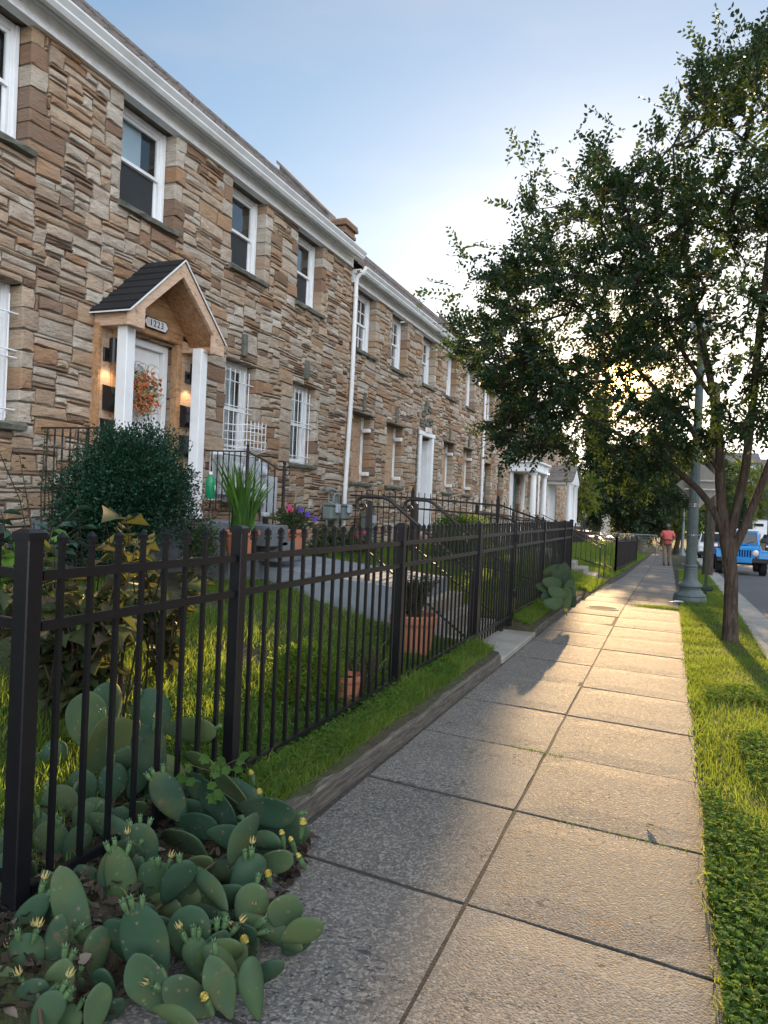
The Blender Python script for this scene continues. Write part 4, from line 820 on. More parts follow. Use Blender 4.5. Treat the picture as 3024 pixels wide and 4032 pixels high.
# gas meters
def gas_meter(y, z, lb, pipes=True):
    t = thing('gas_meter', lb, 'gas meter', (-5.78, y, z), 0, 'gas meters on the stone wall')
    s = MB(); s.box(-.10, .10, -.16, .16, 0, .26, bev=.035); s.box(-.11, .11, -.17, .17, .255, .30, bev=.012); s.build('body', M['meter_grey'], t)
    s = MB(); s.box(.10, .155, -.03, .11, .13, .28, bev=.012); s.box(.156, .160, -.005, .085, .17, .24); s.build('index_box', M['meter_pale'], t)
    if pipes:
        s = MB(); s.tube([(0, -.10, .30), (0, -.10, .48), (0, -.16, .53)], .02, 8); s.tube([(0, .10, .30), (0, .10, .42), (0, .14, .47), (0, .26, .47), (0, .30, .42), (0, .30, -.15)], .026, 8); s.tube([(-.02, -.18, .54), (-.02, .02, .55), (-.02, .16, .54), (-.02, .24, .5), (-.02, .25, -.12)], .032, 8); s.tube([(0, -.14, 0), (0, -.14, -.18), (0, .3, -.18)], .02, 8)
        s.lathe([(.045, 0), (.05, .02), (.05, .05), (.03, .07)], (0, -.17, .50), 10); s.build('pipes', M['meter_grey'], t, smooth=True)
gas_meter(11.85, 1.25, 'grey gas meter under bent pipes, left of the downspout'); gas_meter(12.35, 1.25, 'smaller grey gas meter right beside the downspout', False); gas_meter(13.55, 1.05, 'grey gas meter behind the iron dividing fence')
gas_meter(22.3, .6, 'grey gas meter near the second downspout'); gas_meter(24.9, .5, 'grey gas meter under the dark windows of the third house')
# ------------------------------------------------------------------ street lamp with sign, posts
t = thing('street_lamp', 'fluted grey-green cast iron street lamp post standing in the grass strip', 'street lamp', (.25, 15.5, -.07))
s = MB(); s.lathe([(.30, 0), (.30, .10), (.285, .12), (.295, .14), (.285, .165), (.24, .20), (.205, .235), (.19, .26), (.20, .275), (.195, .29), (.225, .32), (.222, .345), (.20, .37), (.155, .40), (.13, .46), (.118, .54), (.112, .64)], (0, 0, 0), 40); s.build('base', M['lamp_green'], t, smooth=True)
s = MB(); s.lathe([(.118, .64), (.122, .655), (.112, .67), (.12, .69), (.122, .715), (.104, .74)], (0, 0, 0), 36); s.build('collar', M['lamp_green'], t, smooth=True)
s = MB(); n = 40; prof = [(.102, .73), (.100, 1.2), (.094, 1.9), (.082, 3.2), (.068, 4.9)]; s.lathe(prof, (0, 0, 0), n, flute=1, fr=(.74, 4.9)); s.build('pole', M['lamp_green'], t)
s = MB(); s.lathe([(.08, 3.7), (.10, 3.73), (.085, 3.8), (.12, 3.86), (.15, 3.9), (.15, 3.93), (.04, 3.94), (.04, 4.43), (.05, 4.44), (.02, 4.5), (.012, 4.58)], (0, 0, 1.2), 20); s.build('lamp_cap', M['lamp_green'], t, smooth=True)
s = MB(); s.lathe([(.13, 3.93), (.21, 4.05), (.22, 4.18), (.17, 4.32), (.06, 4.42)], (0, 0, 1.2), 20); s.build('globe', M['white'], t, smooth=True)
s = MB()
for z in (1.30, 1.86, 1.90): s.lathe([(.104-.007*z, z), (.106-.007*z, z+.003), (.106-.007*z, z+.017), (.104-.007*z, z+.02)], (0, 0, 0), 24)
s.lathe([(.01, .4), (.018, .41), (.01, .42)], (-.15, -.06, .33), 8); s.build('steel_band', M['steel'], t)
t = thing('traffic_sign', 'unpainted grey back of a diamond sign strapped high on the street lamp post', 'sign', (.36, 15.62, 2.22)); t.rotation_euler = (0, 0, 0)
s = MB(); q = .44; pl = [(0, -q), (q, 0), (0, q), (-q, 0)]; s.add([(a, 0, b_) for a, b_ in pl]+[(a, .004, b_) for a, b_ in pl], [(0, 1, 2, 3), (7, 6, 5, 4)]+[(i, (i+1) % 4, 4+(i+1) % 4, 4+i) for i in range(4)]); s.build('panel', mat('sign_back', (.40, .38, .34), .5, .08, 5, .05, 30), t)
s = MB(); s.box(-.3, .3, -.03, -.003, -.10, -.07); s.box(-.3, .3, -.03, -.003, .07, .10); s.build('strap', M['steel'], t)
t = thing('sign_post', 'slim dark green metal post in the grass behind the street lamp', 'post', (.60, 17.6, -.15))
s = MB(); s.box(-.03, .03, -.02, .02, 0, 2.6, bev=.004); s.box(-.09, .15, -.03, .03, .14, .26, bev=.03); s.build('upright', mat('dark_green_paint', (.02, .05, .03), .5, .2, 8, .1, 30), t)
t = thing('utility_pole', 'tall brown wooden utility pole beyond the street lamp', 'utility pole', (.95, 27, -.5))
s = MB(); s.tube([(0, 0, 0), (.02, 0, 3), (0, 0, 6.6)], [.17, .155, .14], 12); s.build('pole', M['bark'], t, smooth=True);
t = thing('street_lamp', 'distant grey street lamp post beyond the walking man', 'street lamp', (.25, 52, -1.0)); s = MB(); s.lathe([(.28, 0), (.28, .15), (.2, .3), (.12, .5), (.10, .7), (.09, 2), (.07, 3.8)], (0, 0, 0), 16); s.build('pole', M['lamp_green'], t, smooth=True); s = MB(); s.lathe([(.1, 3.8), (.2, 4.0), (.2, 4.2), (.05, 4.4)], (0, 0, 0), 14); s.build('globe', M['white'], t, smooth=True)
# utility cover
t = thing('utility_cover', 'round dark utility cover with a pale rim set in the sidewalk', 'utility cover', (-1.12, 12.75, .0))
s = MB(); n = 32
def ring(r0, r1, z0, z1, m): s.lathe([(r0, z0), (r1, z0+.0005), (r1, z1), (r0, z1+.0005)], (0, 0, 0), n, m)
ring(.232, .262, -.01, .007, 0); s.f = [f for f in s.f if len(f) == 4]; s.m = [0]*len(s.f); s.build('rim', M['concrete'], t)
s = MB(); s.lathe([(.228, -.01), (.228, .006)], (0, 0, 0), n); s.build('lid', M['joint'], t)
# ------------------------------------------------------------------ second yard bits: far steps, rails, fences
t = thing('steps', 'short flight of old concrete steps up the grassy bank beyond the fence', 'steps', (0, 0, 0))
s = MB()
for k, (x, z) in enumerate(((-1.95, .02), (-2.25, .17), (-2.55, .32), (-2.85, .46), (-3.15, .6))): s.box(x-.5, x, 19.7, 20.9, base(20)-.1, base(20)+.12+z, bev=.015)
s.build('step', M['step_concrete'], t)
t = thing('handrail', 'pair of thin steel handrails at the steps on the grassy bank', 'handrail', (0, 0, 0))
for y in (19.6, 20.95):
    zb = base(20); s = MB(); s.tube([(-1.85, y, zb), (-1.85, y, zb+.88), (-3.6, y, zb+1.65), (-3.65, y, zb+.7)], .014, 6); s.build('rail', M['iron'], t, smooth=True)
def far_fence(name, lb, pts, n, h=1.0, m='iron', grp=None):
    t = thing(name, lb, 'fence', (0, 0, 0), 0, grp)
    for (p, q), k in zip(zip(pts, pts[1:]), n):
        ipost(t, p[0], p[1], p[2]-.1, p[2]+h+.1, .06)
        picket_run(t, (p[0], p[1], 0), (q[0], q[1], 0), k, (p[2]+h, q[2]+h), (p[2]+.08, q[2]+.08), [(p[2]+h-.06, q[2]+h-.06), (p[2]+.14, q[2]+.14)], False, .016, m)
    q = pts[-1]; ipost(t, q[0], q[1], q[2]-.1, q[2]+h+.1, .06)
zz = lambda y, k=0: base(y)+k
far_fence('iron_fence', 'sloping iron fence stepping down the bank past the concrete steps', [(-5.9, 23.6, zz(23.6, .55)), (-4.0, 23.6, zz(23.6, .5)), (-1.75, 23.6, zz(23.6, .02))], [11, 14], 1.05)
far_fence('iron_fence', 'dark iron fence along the sidewalk in front of the third house', [(-1.75, 23.6, zz(23.6, .02)), (-1.72, 27, zz(27)), (-1.7, 30.5, zz(30.5)), (-1.68, 34, zz(34))], [24, 24, 24], 1.05)
far_fence('iron_fence', 'iron fence on the edge of the upper lawn of the second house', [(-3.9, 14.9, .62), (-3.9, 18.5, .52), (-3.9, 22, .42)], [20, 18], .95)
far_fence('iron_fence', 'thin iron fence in front of the flat white portico', [(-4.2, 25, .25), (-4.2, 29, .18), (-4.2, 33, .1), (-4.2, 36.5, 0)], [22, 22, 18], .95)
far_fence('iron_fence', 'iron fence around the corner lawn past the last house', [(-1.68, 34, zz(34)), (-4.5, 34, zz(34, .3)), (-4.5, 38, zz(38, .3))], [16, 20], 1.0)
t = thing('chain_link_fence', 'low chain-link fence crossing behind the walking man', 'fence', (0, 0, 0)); ycl = 47; zc = base(ycl)
for x in (-6.5, -4.6, -2.7, -1.2): s = MB(); s.tube([(x, ycl, zc), (x, ycl, zc+1.25)], .028, 8); s.build('post', M['steel'], t)
s = MB(); s.tube([(-6.5, ycl, zc+1.25), (-1.2, ycl, zc+1.25)], .02, 6); s.build('rail', M['steel'], t)
s = MB()
for k in range(110):
    for sg in (-1, 1):
        x = -6.5+k*.05; a = Vector((x, ycl, zc+.05)); e = Vector((x+sg*1.2, ycl, zc+1.24))
        if -6.5 <= e.x <= -1.2: s.beam(a, e, .004, .004)
s.build('mesh', M['steel'], t, fix=False)
# ------------------------------------------------------------------ foliage helpers
def norm(a): return a/np.maximum(np.linalg.norm(a, axis=-1, keepdims=True), 1e-9)
def leaves(P, D, U, Ln, W, tint, name, m, parent=None, fold=.18, curl=.12, lobes=False, jitter=.0):
    """P base points, D directions, U rough normals, Ln length, W width"""
    P = np.asarray(P, float); D = norm(np.asarray(D, float)); S = norm(np.cross(D, U)); Nn = np.cross(S, D); n = len(P); Ln = np.broadcast_to(Ln, (n,))[:, None]; W = np.broadcast_to(W, (n,))[:, None]
    T = [(0, 0, 0), (.33, .5, fold), (.70, .36, fold*.7), (1, 0, -curl), (.70, -.36, fold*.7), (.33, -.5, fold)]
    if lobes: T = [(0, 0, 0), (.16, .46, fold), (.36, .36, 0), (.58, .50, fold), (.72, .26, 0), (1, 0, -curl), (.72, -.26, 0), (.58, -.50, fold), (.36, -.36, 0), (.16, -.46, fold)]
    k = len(T); V = np.stack([P+D*Ln*u+S*W*v+Nn*W*h for u, v, h in T], 1).reshape(-1, 3); b_ = (np.arange(n)*k)[:, None]
    if lobes: F = [np.concatenate([b_+np.array([0, i, i+1]) for i in range(1, 9)])]
    else: F = [np.concatenate([b_+np.array([0, 1, 2, 3]), b_+np.array([0, 3, 4, 5])])]
    return fast(name, V, F, m, parent, attr=np.repeat(np.broadcast_to(tint, (n,)), k))
def blades(xy, H, Wd, name, m, gz=G, lean=.35, parent=None, zoff=0, tint=None):
    n = len(xy); z = np.array([gz(x, y) for x, y in xy])+zoff; P = np.column_stack([xy, z]); a = rng.uniform(0, 2*np.pi, n); side = np.column_stack([np.cos(a), np.sin(a), np.zeros(n)]); b_ = rng.uniform(0, 2*np.pi, n)
    ln = np.column_stack([np.cos(b_), np.sin(b_), np.zeros(n)])*(np.abs(rng.normal(0, lean, n))*H)[:, None]; up = np.zeros((n, 3)); up[:, 2] = H; Wd = np.broadcast_to(Wd, (n,))[:, None]
    v = [P-side*Wd/2, P+side*Wd/2, P+up*.55+ln*.35+side*Wd*.36, P+up*.55+ln*.35-side*Wd*.36, P+up*.93+ln]
    V = np.stack(v, 1).reshape(-1, 3); k = (np.arange(n)*5)[:, None]
    t = np.clip((rng.beta(2, 2.4, n)+np.array([.45*mnoise.noise(Vector((x*1.6, y*1.6, 2))) for x, y in xy]))*1.0 if tint is None else tint, 0, .82); t[rng.random(n) < .05] = 1.0
    o = fast(name, V, [k+np.array([0, 1, 2, 3]), k+np.array([3, 2, 4])], m, parent, attr=np.repeat(t, 5)); return o
def connect(roots, nodes, branchy=.35):
    """greedy growth: every node hangs on the nearest grown node nearer the root"""
    pts = [np.array(p, float) for p in roots]; par = [i-1 for i in range(len(roots))]; plen = [0.0]*len(roots)
    A = np.array(pts); nodes = np.asarray(nodes, float); order = np.argsort(np.linalg.norm(nodes[:, None]-A[None], axis=2).min(1)); A = np.zeros((len(pts)+len(nodes), 3)); A[:len(pts)] = pts; pl = np.zeros(len(A)); c = len(pts)
    for i in order:
        p = nodes[i]; d = np.linalg.norm(A[:c]-p, axis=1); j = int(np.argmin(d+branchy*pl[:c])); A[c] = p; pl[c] = pl[j]+d[j]; par.append(j); c += 1
    return A, par
def grow(tree, limbs, nodes, r_tip=.004, m='bark', name='trunk', expo=.5, rmax=.2, base_r=None, sag=0, min_r=.0045):
    """limbs: list of (points, radii). nodes attach to the limbs; returns node parents for twig directions"""
    roots = []; par = []; rad = []
    s = MB()
    for pts, rs in limbs:
        s.tube(pts, rs, 10); 
    allp = []; 
    for pts, rs in limbs:
        P_ = [Vector(p) for p in pts]
        for i in range(1, len(P_)):
            for f in (0, .5): allp.append(tuple(P_[i-1].lerp(P_[i], f)))
        allp.append(tuple(P_[-1]))
    A0 = np.array(allp); nodes = np.asarray(nodes, float); nr = len(A0)
    order = np.argsort(np.linalg.norm(nodes[:, None]-A0[None], axis=2).min(1)); A = np.zeros((nr+len(nodes), 3)); A[:nr] = A0; pl = np.zeros(len(A)); par = np.full(len(A), -1); c = nr
    for i in order:
        p = nodes[i]; d = np.linalg.norm(A[:c]-p, axis=1); cost = d+.45*pl[:c]+.5*np.maximum(0, A[:c, 2]-p[2]); j = int(np.argmin(cost)); A[c] = p; pl[c] = pl[j]+d[j]; par[c] = j; c += 1
    cnt = np.ones(len(A))
    for i in range(len(A)-1, nr-1, -1):
        if par[i] >= 0: cnt[par[i]] += cnt[i]
    for i in range(nr, len(A)):
        a = Vector(A[par[i]]); b_ = Vector(A[i]); r1 = min(max(r_tip*cnt[i]**expo, min_r), .05); r0 = min(max(r_tip*(cnt[i]+1)**expo, min_r)*1.15, .055); md = a.lerp(b_, .5)+Vector((random.uniform(-1, 1), random.uniform(-1, 1), random.uniform(-.2, 1)))*.06*(b_-a).length
        s.tube([a, md, b_], [r0, (r0+r1)/2, r1], 5 if r1 > .01 else 3, cap=False)
    o = s.build(name, M[m], tree, smooth=True, fix=False); return A[nr:], np.array([A[par[i]] for i in range(nr, len(A))])
def sprays(P, D, n_leaf, L_tw, leafL, leafW, name, m, parent, twig_m='twig', up=.25, tint=None, droop=0):
    """alternate leaves along short twigs"""
    n = len(P); D = norm(D); side = norm(np.cross(D, rng.normal(size=(n, 3)))); ps = []; ds = []; us = []; tn = []; Ls = []; tv = []; tf = []
    Lt = L_tw*rng.uniform(.6, 1.25, n); tb = rng.beta(2, 2.5, n) if tint is None else tint
    for k in range(n_leaf):
        f = (k+.6)/n_leaf; sg = 1 if k % 2 else -1
        pos = P+D*(Lt*f)[:, None]+np.array([0, 0, -1])*(droop*Lt*f*f)[:, None]+rng.normal(0, .006, (n, 3)); dd = D*.75+side*sg*.9+np.array([0, 0, -.12-droop*.5])+rng.normal(0, .22, (n, 3)); nn = norm(np.cross(D, side))+rng.normal(0, .35, (n, 3))+np.array([0, 0, .5])
        ps.append(pos); ds.append(dd); us.append(nn); tn.append(np.clip(tb+rng.normal(0, .12, n), 0, 1)); Ls.append(leafL*rng.uniform(.75, 1.2, n)*(1.05-.45*abs(f-.45)))
    Lc = np.concatenate(Ls); leaves(np.concatenate(ps), np.concatenate(ds), np.concatenate(us), Lc, Lc*leafW/leafL, np.concatenate(tn), name, m, parent)
    # twigs as thin triangles prisms
    a = P; c_ = P+D*Lt[:, None]+np.array([0, 0, -1])*(droop*Lt)[:, None]; w_ = .0028; V = np.stack([a+side*w_, a-side*w_, a+np.cross(D, side)*w_, c_], 1).reshape(-1, 3); b_ = (np.arange(n)*4)[:, None]
    return V, [b_+np.array([0, 1, 3]), b_+np.array([1, 2, 3]), b_+np.array([2, 0, 3])]
# ------------------------------------------------------------------ the street tree in front
T = thing('street_tree', 'leafy young elm with forked trunk in the grass strip, sun behind its crown', 'tree', (0, 0, 0))
ty = 10.4
def q(x, z, y=ty): return (x, y, z)
limbs = [([q(.69, -.12), q(.67, .05), q(.66, .4), q(.65, .8), q(.61, 1.1), q(.585, 1.32)], [.135, .105, .088, .084, .09, .105]),
         ([q(.59, 1.2), q(.50, 1.5), q(.36, 1.75), q(.20, 1.95), (-.15, 10.3, 2.25), (-.75, 10.1, 2.6), (-1.4, 9.9, 2.95), (-2.0, 9.8, 3.3)], [.06, .055, .048, .042, .036, .03, .022, .012]),
         ([q(.58, 1.25), q(.50, 1.7), q(.46, 2.05), (.44, 10.5, 2.6), (.30, 10.6, 3.4), (.05, 10.7, 4.5), (-.2, 10.7, 5.6), (-.3, 10.7, 6.6)], [.072, .066, .06, .055, .048, .038, .025, .012]),
         ([q(.60, 1.3), q(.68, 1.75), q(.75, 2.2), (.78, 10.3, 2.8), (.82, 10.2, 3.9), (.9, 10.2, 5.2), (.95, 10.2, 6.6), (1.0, 10.2, 7.8)], [.06, .058, .056, .05, .045, .036, .025, .012]),
         ([q(.63, 1.1), q(.78, 1.5), q(.92, 1.95), q(1.04, 2.35), (1.3, 10.5, 3.0), (1.7, 10.5, 4.0), (2.2, 10.5, 5.0), (2.6, 10.5, 6.0)], [.062, .055, .05, .046, .04, .03, .02, .01]),
         ([q(.44, 2.2), (.0, 10.8, 2.9), (-.6, 11.1, 3.6), (-1.3, 11.2, 4.4), (-1.9, 11.2, 5.1), (-2.4, 11.1, 5.9)], [.035, .032, .028, .022, .016, .008]),
         ([(.30, 10.6, 3.2), (-.3, 10.2, 4.1), (-.9, 9.8, 5.0), (-1.3, 9.6, 5.9)], [.03, .025, .018, .008]),
         ([q(1.0, 2.25), (1.5, 10.0, 2.7), (2.3, 9.7, 3.2), (3.1, 9.6, 3.8)], [.032, .028, .018, .01])]
poly = [(-3.25, 3.78), (-3.42, 4.55), (-2.75, 4.55), (-3.05, 5.3), (-2.55, 5.15), (-2.35, 5.75), (-2.15, 6.5), (-1.75, 6.1), (-1.35, 6.75), (-.8, 6.45), (-.3, 7.0), (0.0, 7.75), (.5, 7.7), (.9, 8.6), (2.0, 8.6), (3.6, 7.0), (4.2, 5.2), (3.8, 3.4), (2.8, 2.4), (1.3, 2.35), (.62, 2.55), (.05, 2.2), (-.35, 1.95), (-.62, 1.72), (-.95, 2.2), (-1.5, 2.25), (-1.9, 2.28), (-2.3, 2.22), (-2.7, 2.7), (-2.6, 3.2)]
def inpoly(x, z, pl):
    c = False; n = len(pl); j = n-1
    for i in range(n):
        if (pl[i][1] > z) != (pl[j][1] > z) and x < (pl[j][0]-pl[i][0])*(z-pl[i][1])/(pl[j][1]-pl[i][1])+pl[i][0]: c = not c
        j = i
    return c
rr = random.Random(21); nodes = []
while len(nodes) < 2250:
    x, z = rr.uniform(-3.4, 4.2), rr.uniform(1.7, 8.6); 
    if x > 1.7 and rr.random() < .72: continue
    # the picture plane silhouette, thinned with depth so that the crown is rounded
    if not inpoly(x, z, poly): continue
    if not all(inpoly(x+a, z+b, poly) for a, b in ((.2, 0), (-.2, 0), (0, .2), (0, -.16))) and rr.random() < .93: continue
    dep = 2.1*math.sqrt(max(.05, 1-((x-.5)/4.0)**2))*math.sqrt(max(.05, 1-((z-4.9)/4.2)**2)); dy = rr.uniform(-dep, dep)
    k = 1+dy/11; x2 = x*k; z2 = 1.55+(z-1.55)*k   # keep the outline where the depth varies
    v = mnoise.noise(Vector((x2*1.05, dy*.9, z2*1.3+3)))+.35*mnoise.noise(Vector((x2*2.6, dy*2, z2*2.8)))
    if v < -.10+.12*rr.random(): continue
    d_sun = math.hypot(x+.72, z-3.15)
    if d_sun < .5 and rr.random() < .5: continue
    if z < 2.55 and x > .35 and rr.random() < .85: continue
    nodes.append((x2, ty+dy, z2))
Np, Pp = grow(T, limbs, nodes, r_tip=.0042)
D = norm(Np-Pp); cen = np.array([.4, ty, 4.2]); Dr = norm(Np-cen)
tint0 = np.array([.32+.5*mnoise.noise(Vector(p)*.9) for p in Np])
Pa, Da, ta = [], [], []
for k in range(4):
    dd = D*.6+Dr*.7+rng.normal(0, .55, D.shape)+np.array([0, 0, .12]); f = rng.uniform(0, 1, (len(Np), 1)); Pa.append(Np*(1-f*.5)+Pp*f*.5); Da.append(dd); ta.append(tint0+rng.normal(0, .1, len(Np)))
Pa, Da, ta = np.concatenate(Pa), np.concatenate(Da), np.clip(np.concatenate(ta), 0, .66); ta[rng.random(len(ta)) < .012] = 1.0
V, F = sprays(Pa, Da, 10, .29, .070, .038, 'crown', M['leaf'], T, tint=ta)
fast('twig', V, F, M['twig'], T)['kind'] = 'stuff'
# long shoots that stick out of the outline
tips = [(-3.4, 4.63, -.9, .5), (-3.1, 5.35, -.8, .7), (-3.0, 5.2, -.5, .9), (-2.42, 5.76, -.8, .35), (-2.25, 6.45, -.35, .9), (-1.95, 6.3, -.3, 1), (-1.35, 6.7, -.1, 1), (-1.1, 6.5, .2, 1), (-.35, 6.95, -.4, 1), (0.0, 7.7, -.35, 1), (-3.3, 3.8, -1, .1), (-3.15, 3.95, -1, .25), (-2.7, 2.75, -1, -.1), (-2.5, 2.6, -.8, -.5), (-2.2, 2.3, -.6, -.7), (-1.85, 2.35, -.3, -.9), (-1.45, 2.3, -.2, -1), (-.62, 1.95, -.1, -1), (-.45, 2.05, .2, -1), (-.75, 2.1, -.4, -1), (-2.7, 4.7, -.7, .8), (-2.75, 4.95, -.9, .4), (.45, 7.8, -.2, 1), (-.75, 6.6, .2, 1)]
Pt = np.array([(x+.18*-dx/1.3, ty+rr.uniform(-.4, .4), z-.18*dz/1.3) for x, z, dx, dz in tips]); Dt = np.array([(dx, rr.uniform(-.3, .3), dz) for x, z, dx, dz in tips])
ol = []
for (a, b_), (c, d) in zip(poly, poly[1:]+poly[:1]):
    ln_ = math.hypot(c-a, d-b_)
    if max(a, c) > 1.3: continue
    for k in range(int(ln_/.11)):
        f = rr.random(); x, z = a+(c-a)*f, b_+(d-b_)*f; nx_, nz_ = -(d-b_)/ln_, (c-a)/ln_
        if inpoly(x+nx_*.1, z+nz_*.1, poly): nx_, nz_ = -nx_, -nz_
        g_ = rr.uniform(.25, .55); ol.append(((x-nx_*g_, ty+rr.uniform(-1.0, 1.0), z-nz_*g_), (nx_+rr.gauss(0, .4), rr.gauss(0, .4), nz_+rr.gauss(0, .4)+.25)))
Pt = np.concatenate([Pt, np.array([p for p, d in ol])]); Dt = np.concatenate([Dt, np.array([d for p, d in ol])]); tips = list(tips)+[0]*len(ol)
V, F = sprays(Pt, Dt, 15, .52, .075, .040, 'long_shoots', M['leaf'], T, tint=np.full(len(tips), .35), droop=.1); fast('twig', V, F, M['twig'], T)['kind'] = 'stuff'
# ------------------------------------------------------------------ background trees
def bg_tree(label, x, y, h, rx, rz, m, n=420, leaf=.20, trunk_r=.16, gz=None, cz=None, dens=3, grp='background trees', bare=False, squash=.75, nl=7, kind='tree', name='tree', tint_c=.4):
    z0 = base(y)-.1 if gz is None else gz; cz = z0+h-rz if cz is None else cz; t = thing(name, label, kind, (0, 0, 0), 0, grp); nodes = []
    sd = random.Random(int(x*31+y*7))
    while len(nodes) < n:
        a, b_, c = sd.uniform(-1, 1), sd.uniform(-1, 1), sd.uniform(-1, 1)
        if a*a+b_*b_+c*c > 1: continue
        r_ = 1+.28*mnoise.noise(Vector((a*1.7+x, b_*1.7+y, c*1.7)))
        if mnoise.noise(Vector((a*3+x, b_*3, c*3+y))) < -.22: continue
        nodes.append((x+a*rx*r_, y+b_*rx*r_*squash, cz+c*rz*r_))
    limbs = [([(x, y, z0), (x+.03*h, y, z0+h*.18), (x, y, cz-rz*.3)], [trunk_r*1.2, trunk_r, trunk_r*.75]), ([(x, y, cz-rz*.8), (x-rx*.3, y, cz-rz*.1), (x-rx*.45, y+.2, cz+rz*.4)], [trunk_r*.6, trunk_r*.4, .03]), ([(x, y, cz-rz*.8), (x+rx*.3, y, cz), (x+rx*.4, y-.2, cz+rz*.5)], [trunk_r*.6, trunk_r*.4, .03]), ([(x, y, cz-rz*.4), (x, y+.2, cz+rz*.6)], [trunk_r*.6, .03])]
    Np, Pp = grow(t, limbs, nodes, r_tip=.010, min_r=.010); D = norm(Np-Pp); c = np.array([x, y, cz]); Dr = norm(Np-c); Pa = np.concatenate([Np]*dens); Da = np.concatenate([D*.4+Dr*.8+rng.normal(0, .6, D.shape) for _ in range(dens)])
    ti = np.clip(np.concatenate([np.array([tint_c+.5*mnoise.noise(Vector(p)*.7) for p in Np])]*dens), 0, 1)
    sprays(Pa, Da, nl, leaf*3.2, leaf, leaf*.6, 'crown', M[m], t, tint=ti, droop=.15); return t
bg_tree('tall narrow dark tree past the last stone house, shaped to shade the sidewalk', -5.05, 49, 10.6, .62, 4.6, 'dleaf', 1000, .15, squash=2.0)  # crown narrowed, raised and thickened to cast the shadow along the sidewalk
bg_tree('wide dark evergreen tree in front of the parked van beyond the corner lawn', -7.8, 51, 6.5, 2.3, 2.6, 'dleaf', 420, .18)
bg_tree('dark leafy tree left of the walking man, hanging over the chain-link fence', -2.4, 50, 6.8, 2.3, 2.9, 'dleaf', 800, .19)
bg_tree('tall dark tree behind the parked cars beyond the corner lawn', -10.5, 60, 8.2, 3.4, 3.6, 'dleaf', 380, .22)
bg_tree('small golden green tree at the corner of the last stone house', -5.4, 44.5, 4.7, 1.1, 1.2, 'yleaf', 150, .12, .06, dens=3, cz=base(44)+3.4, tint_c=.2)
bg_tree('yellow green tree over the sidewalk, right of the walking man', -.2, 56, 7.4, 2.3, 3.0, 'yleaf', 700, .17)
bg_tree('mid green street tree standing in the grass strip beyond the lamp post', .55, 38, 6.2, 2.0, 2.0, 'leaf', 420, .13, .15)
bg_tree('yellow green tree across the street, seen between the forks of the elm', 6.6, 101, 10.5, 3.4, 4.2, 'yleaf', 520, .26)
bg_tree('round green tree across the street at the right edge', 14.5, 103, 11, 3.6, 4.2, 'leaf', 380, .28)
bg_tree('hazy tall tree at the far end of the sidewalk', -1.6, 78, 10.4, 4.2, 4.8, 'dleaf', 800, .26)
bg_tree('far tree at the end of the street behind the white cars', 3.6, 92, 5.5, 2.2, 2.4, 'leaf', 300, .22)
def conifer(label, x, y, h, r_):
    t = thing('conifer', label, 'tree', (0, 0, 0), 0, 'conifers across the street'); z0 = base(y); s = MB(); s.tube([(x, y, z0-.1), (x, y, z0+h)], [.12, .01], 8); s.build('trunk', M['bark'], t)
    P, D = [], []; z = .4
    while z < h:
        f = 1-z/h
        for k in range(14): 
            a = random.uniform(0, 6.28); L_ = r_*f*random.uniform(.6, 1.1)
            for j in range(8): g = (j+1)/8; P.append((x+math.cos(a)*L_*g, y+math.sin(a)*L_*g, z0+z-.25*L_*g)); D.append((math.cos(a+random.uniform(-1, 1)), math.sin(a+random.uniform(-1, 1)), random.uniform(-.3, .5)))
        z += .16
    leaves(P, D, rng.normal(size=(len(P), 3)), .22, .07, rng.uniform(0, .6, len(P)), 'crown', M['box'], t)
conifer('blue-green spruce in front of the pale townhouses, left one', 4.9, 96, 5.2, 2.0); conifer('blue-green spruce beside the white garage door', 7.0, 97, 5.4, 2.2)
n = 26000; xw = rng.uniform(-75, 75, n); hw = 5.5+3.5*np.array([mnoise.noise(Vector((x*.13, 1, 2)))+.5*mnoise.noise(Vector((x*.5, 1, 7))) for x in xw]); zw = base(140)+rng.random(n)**.8*hw; yw = 140+rng.normal(0, 2.5, n)
leaves(np.column_stack([xw, yw, zw]), rng.normal(size=(n, 3)), rng.normal(size=(n, 3)), .7, .5, rng.random(n), 'far_woods', M['dleaf'])['kind'] = 'stuff'
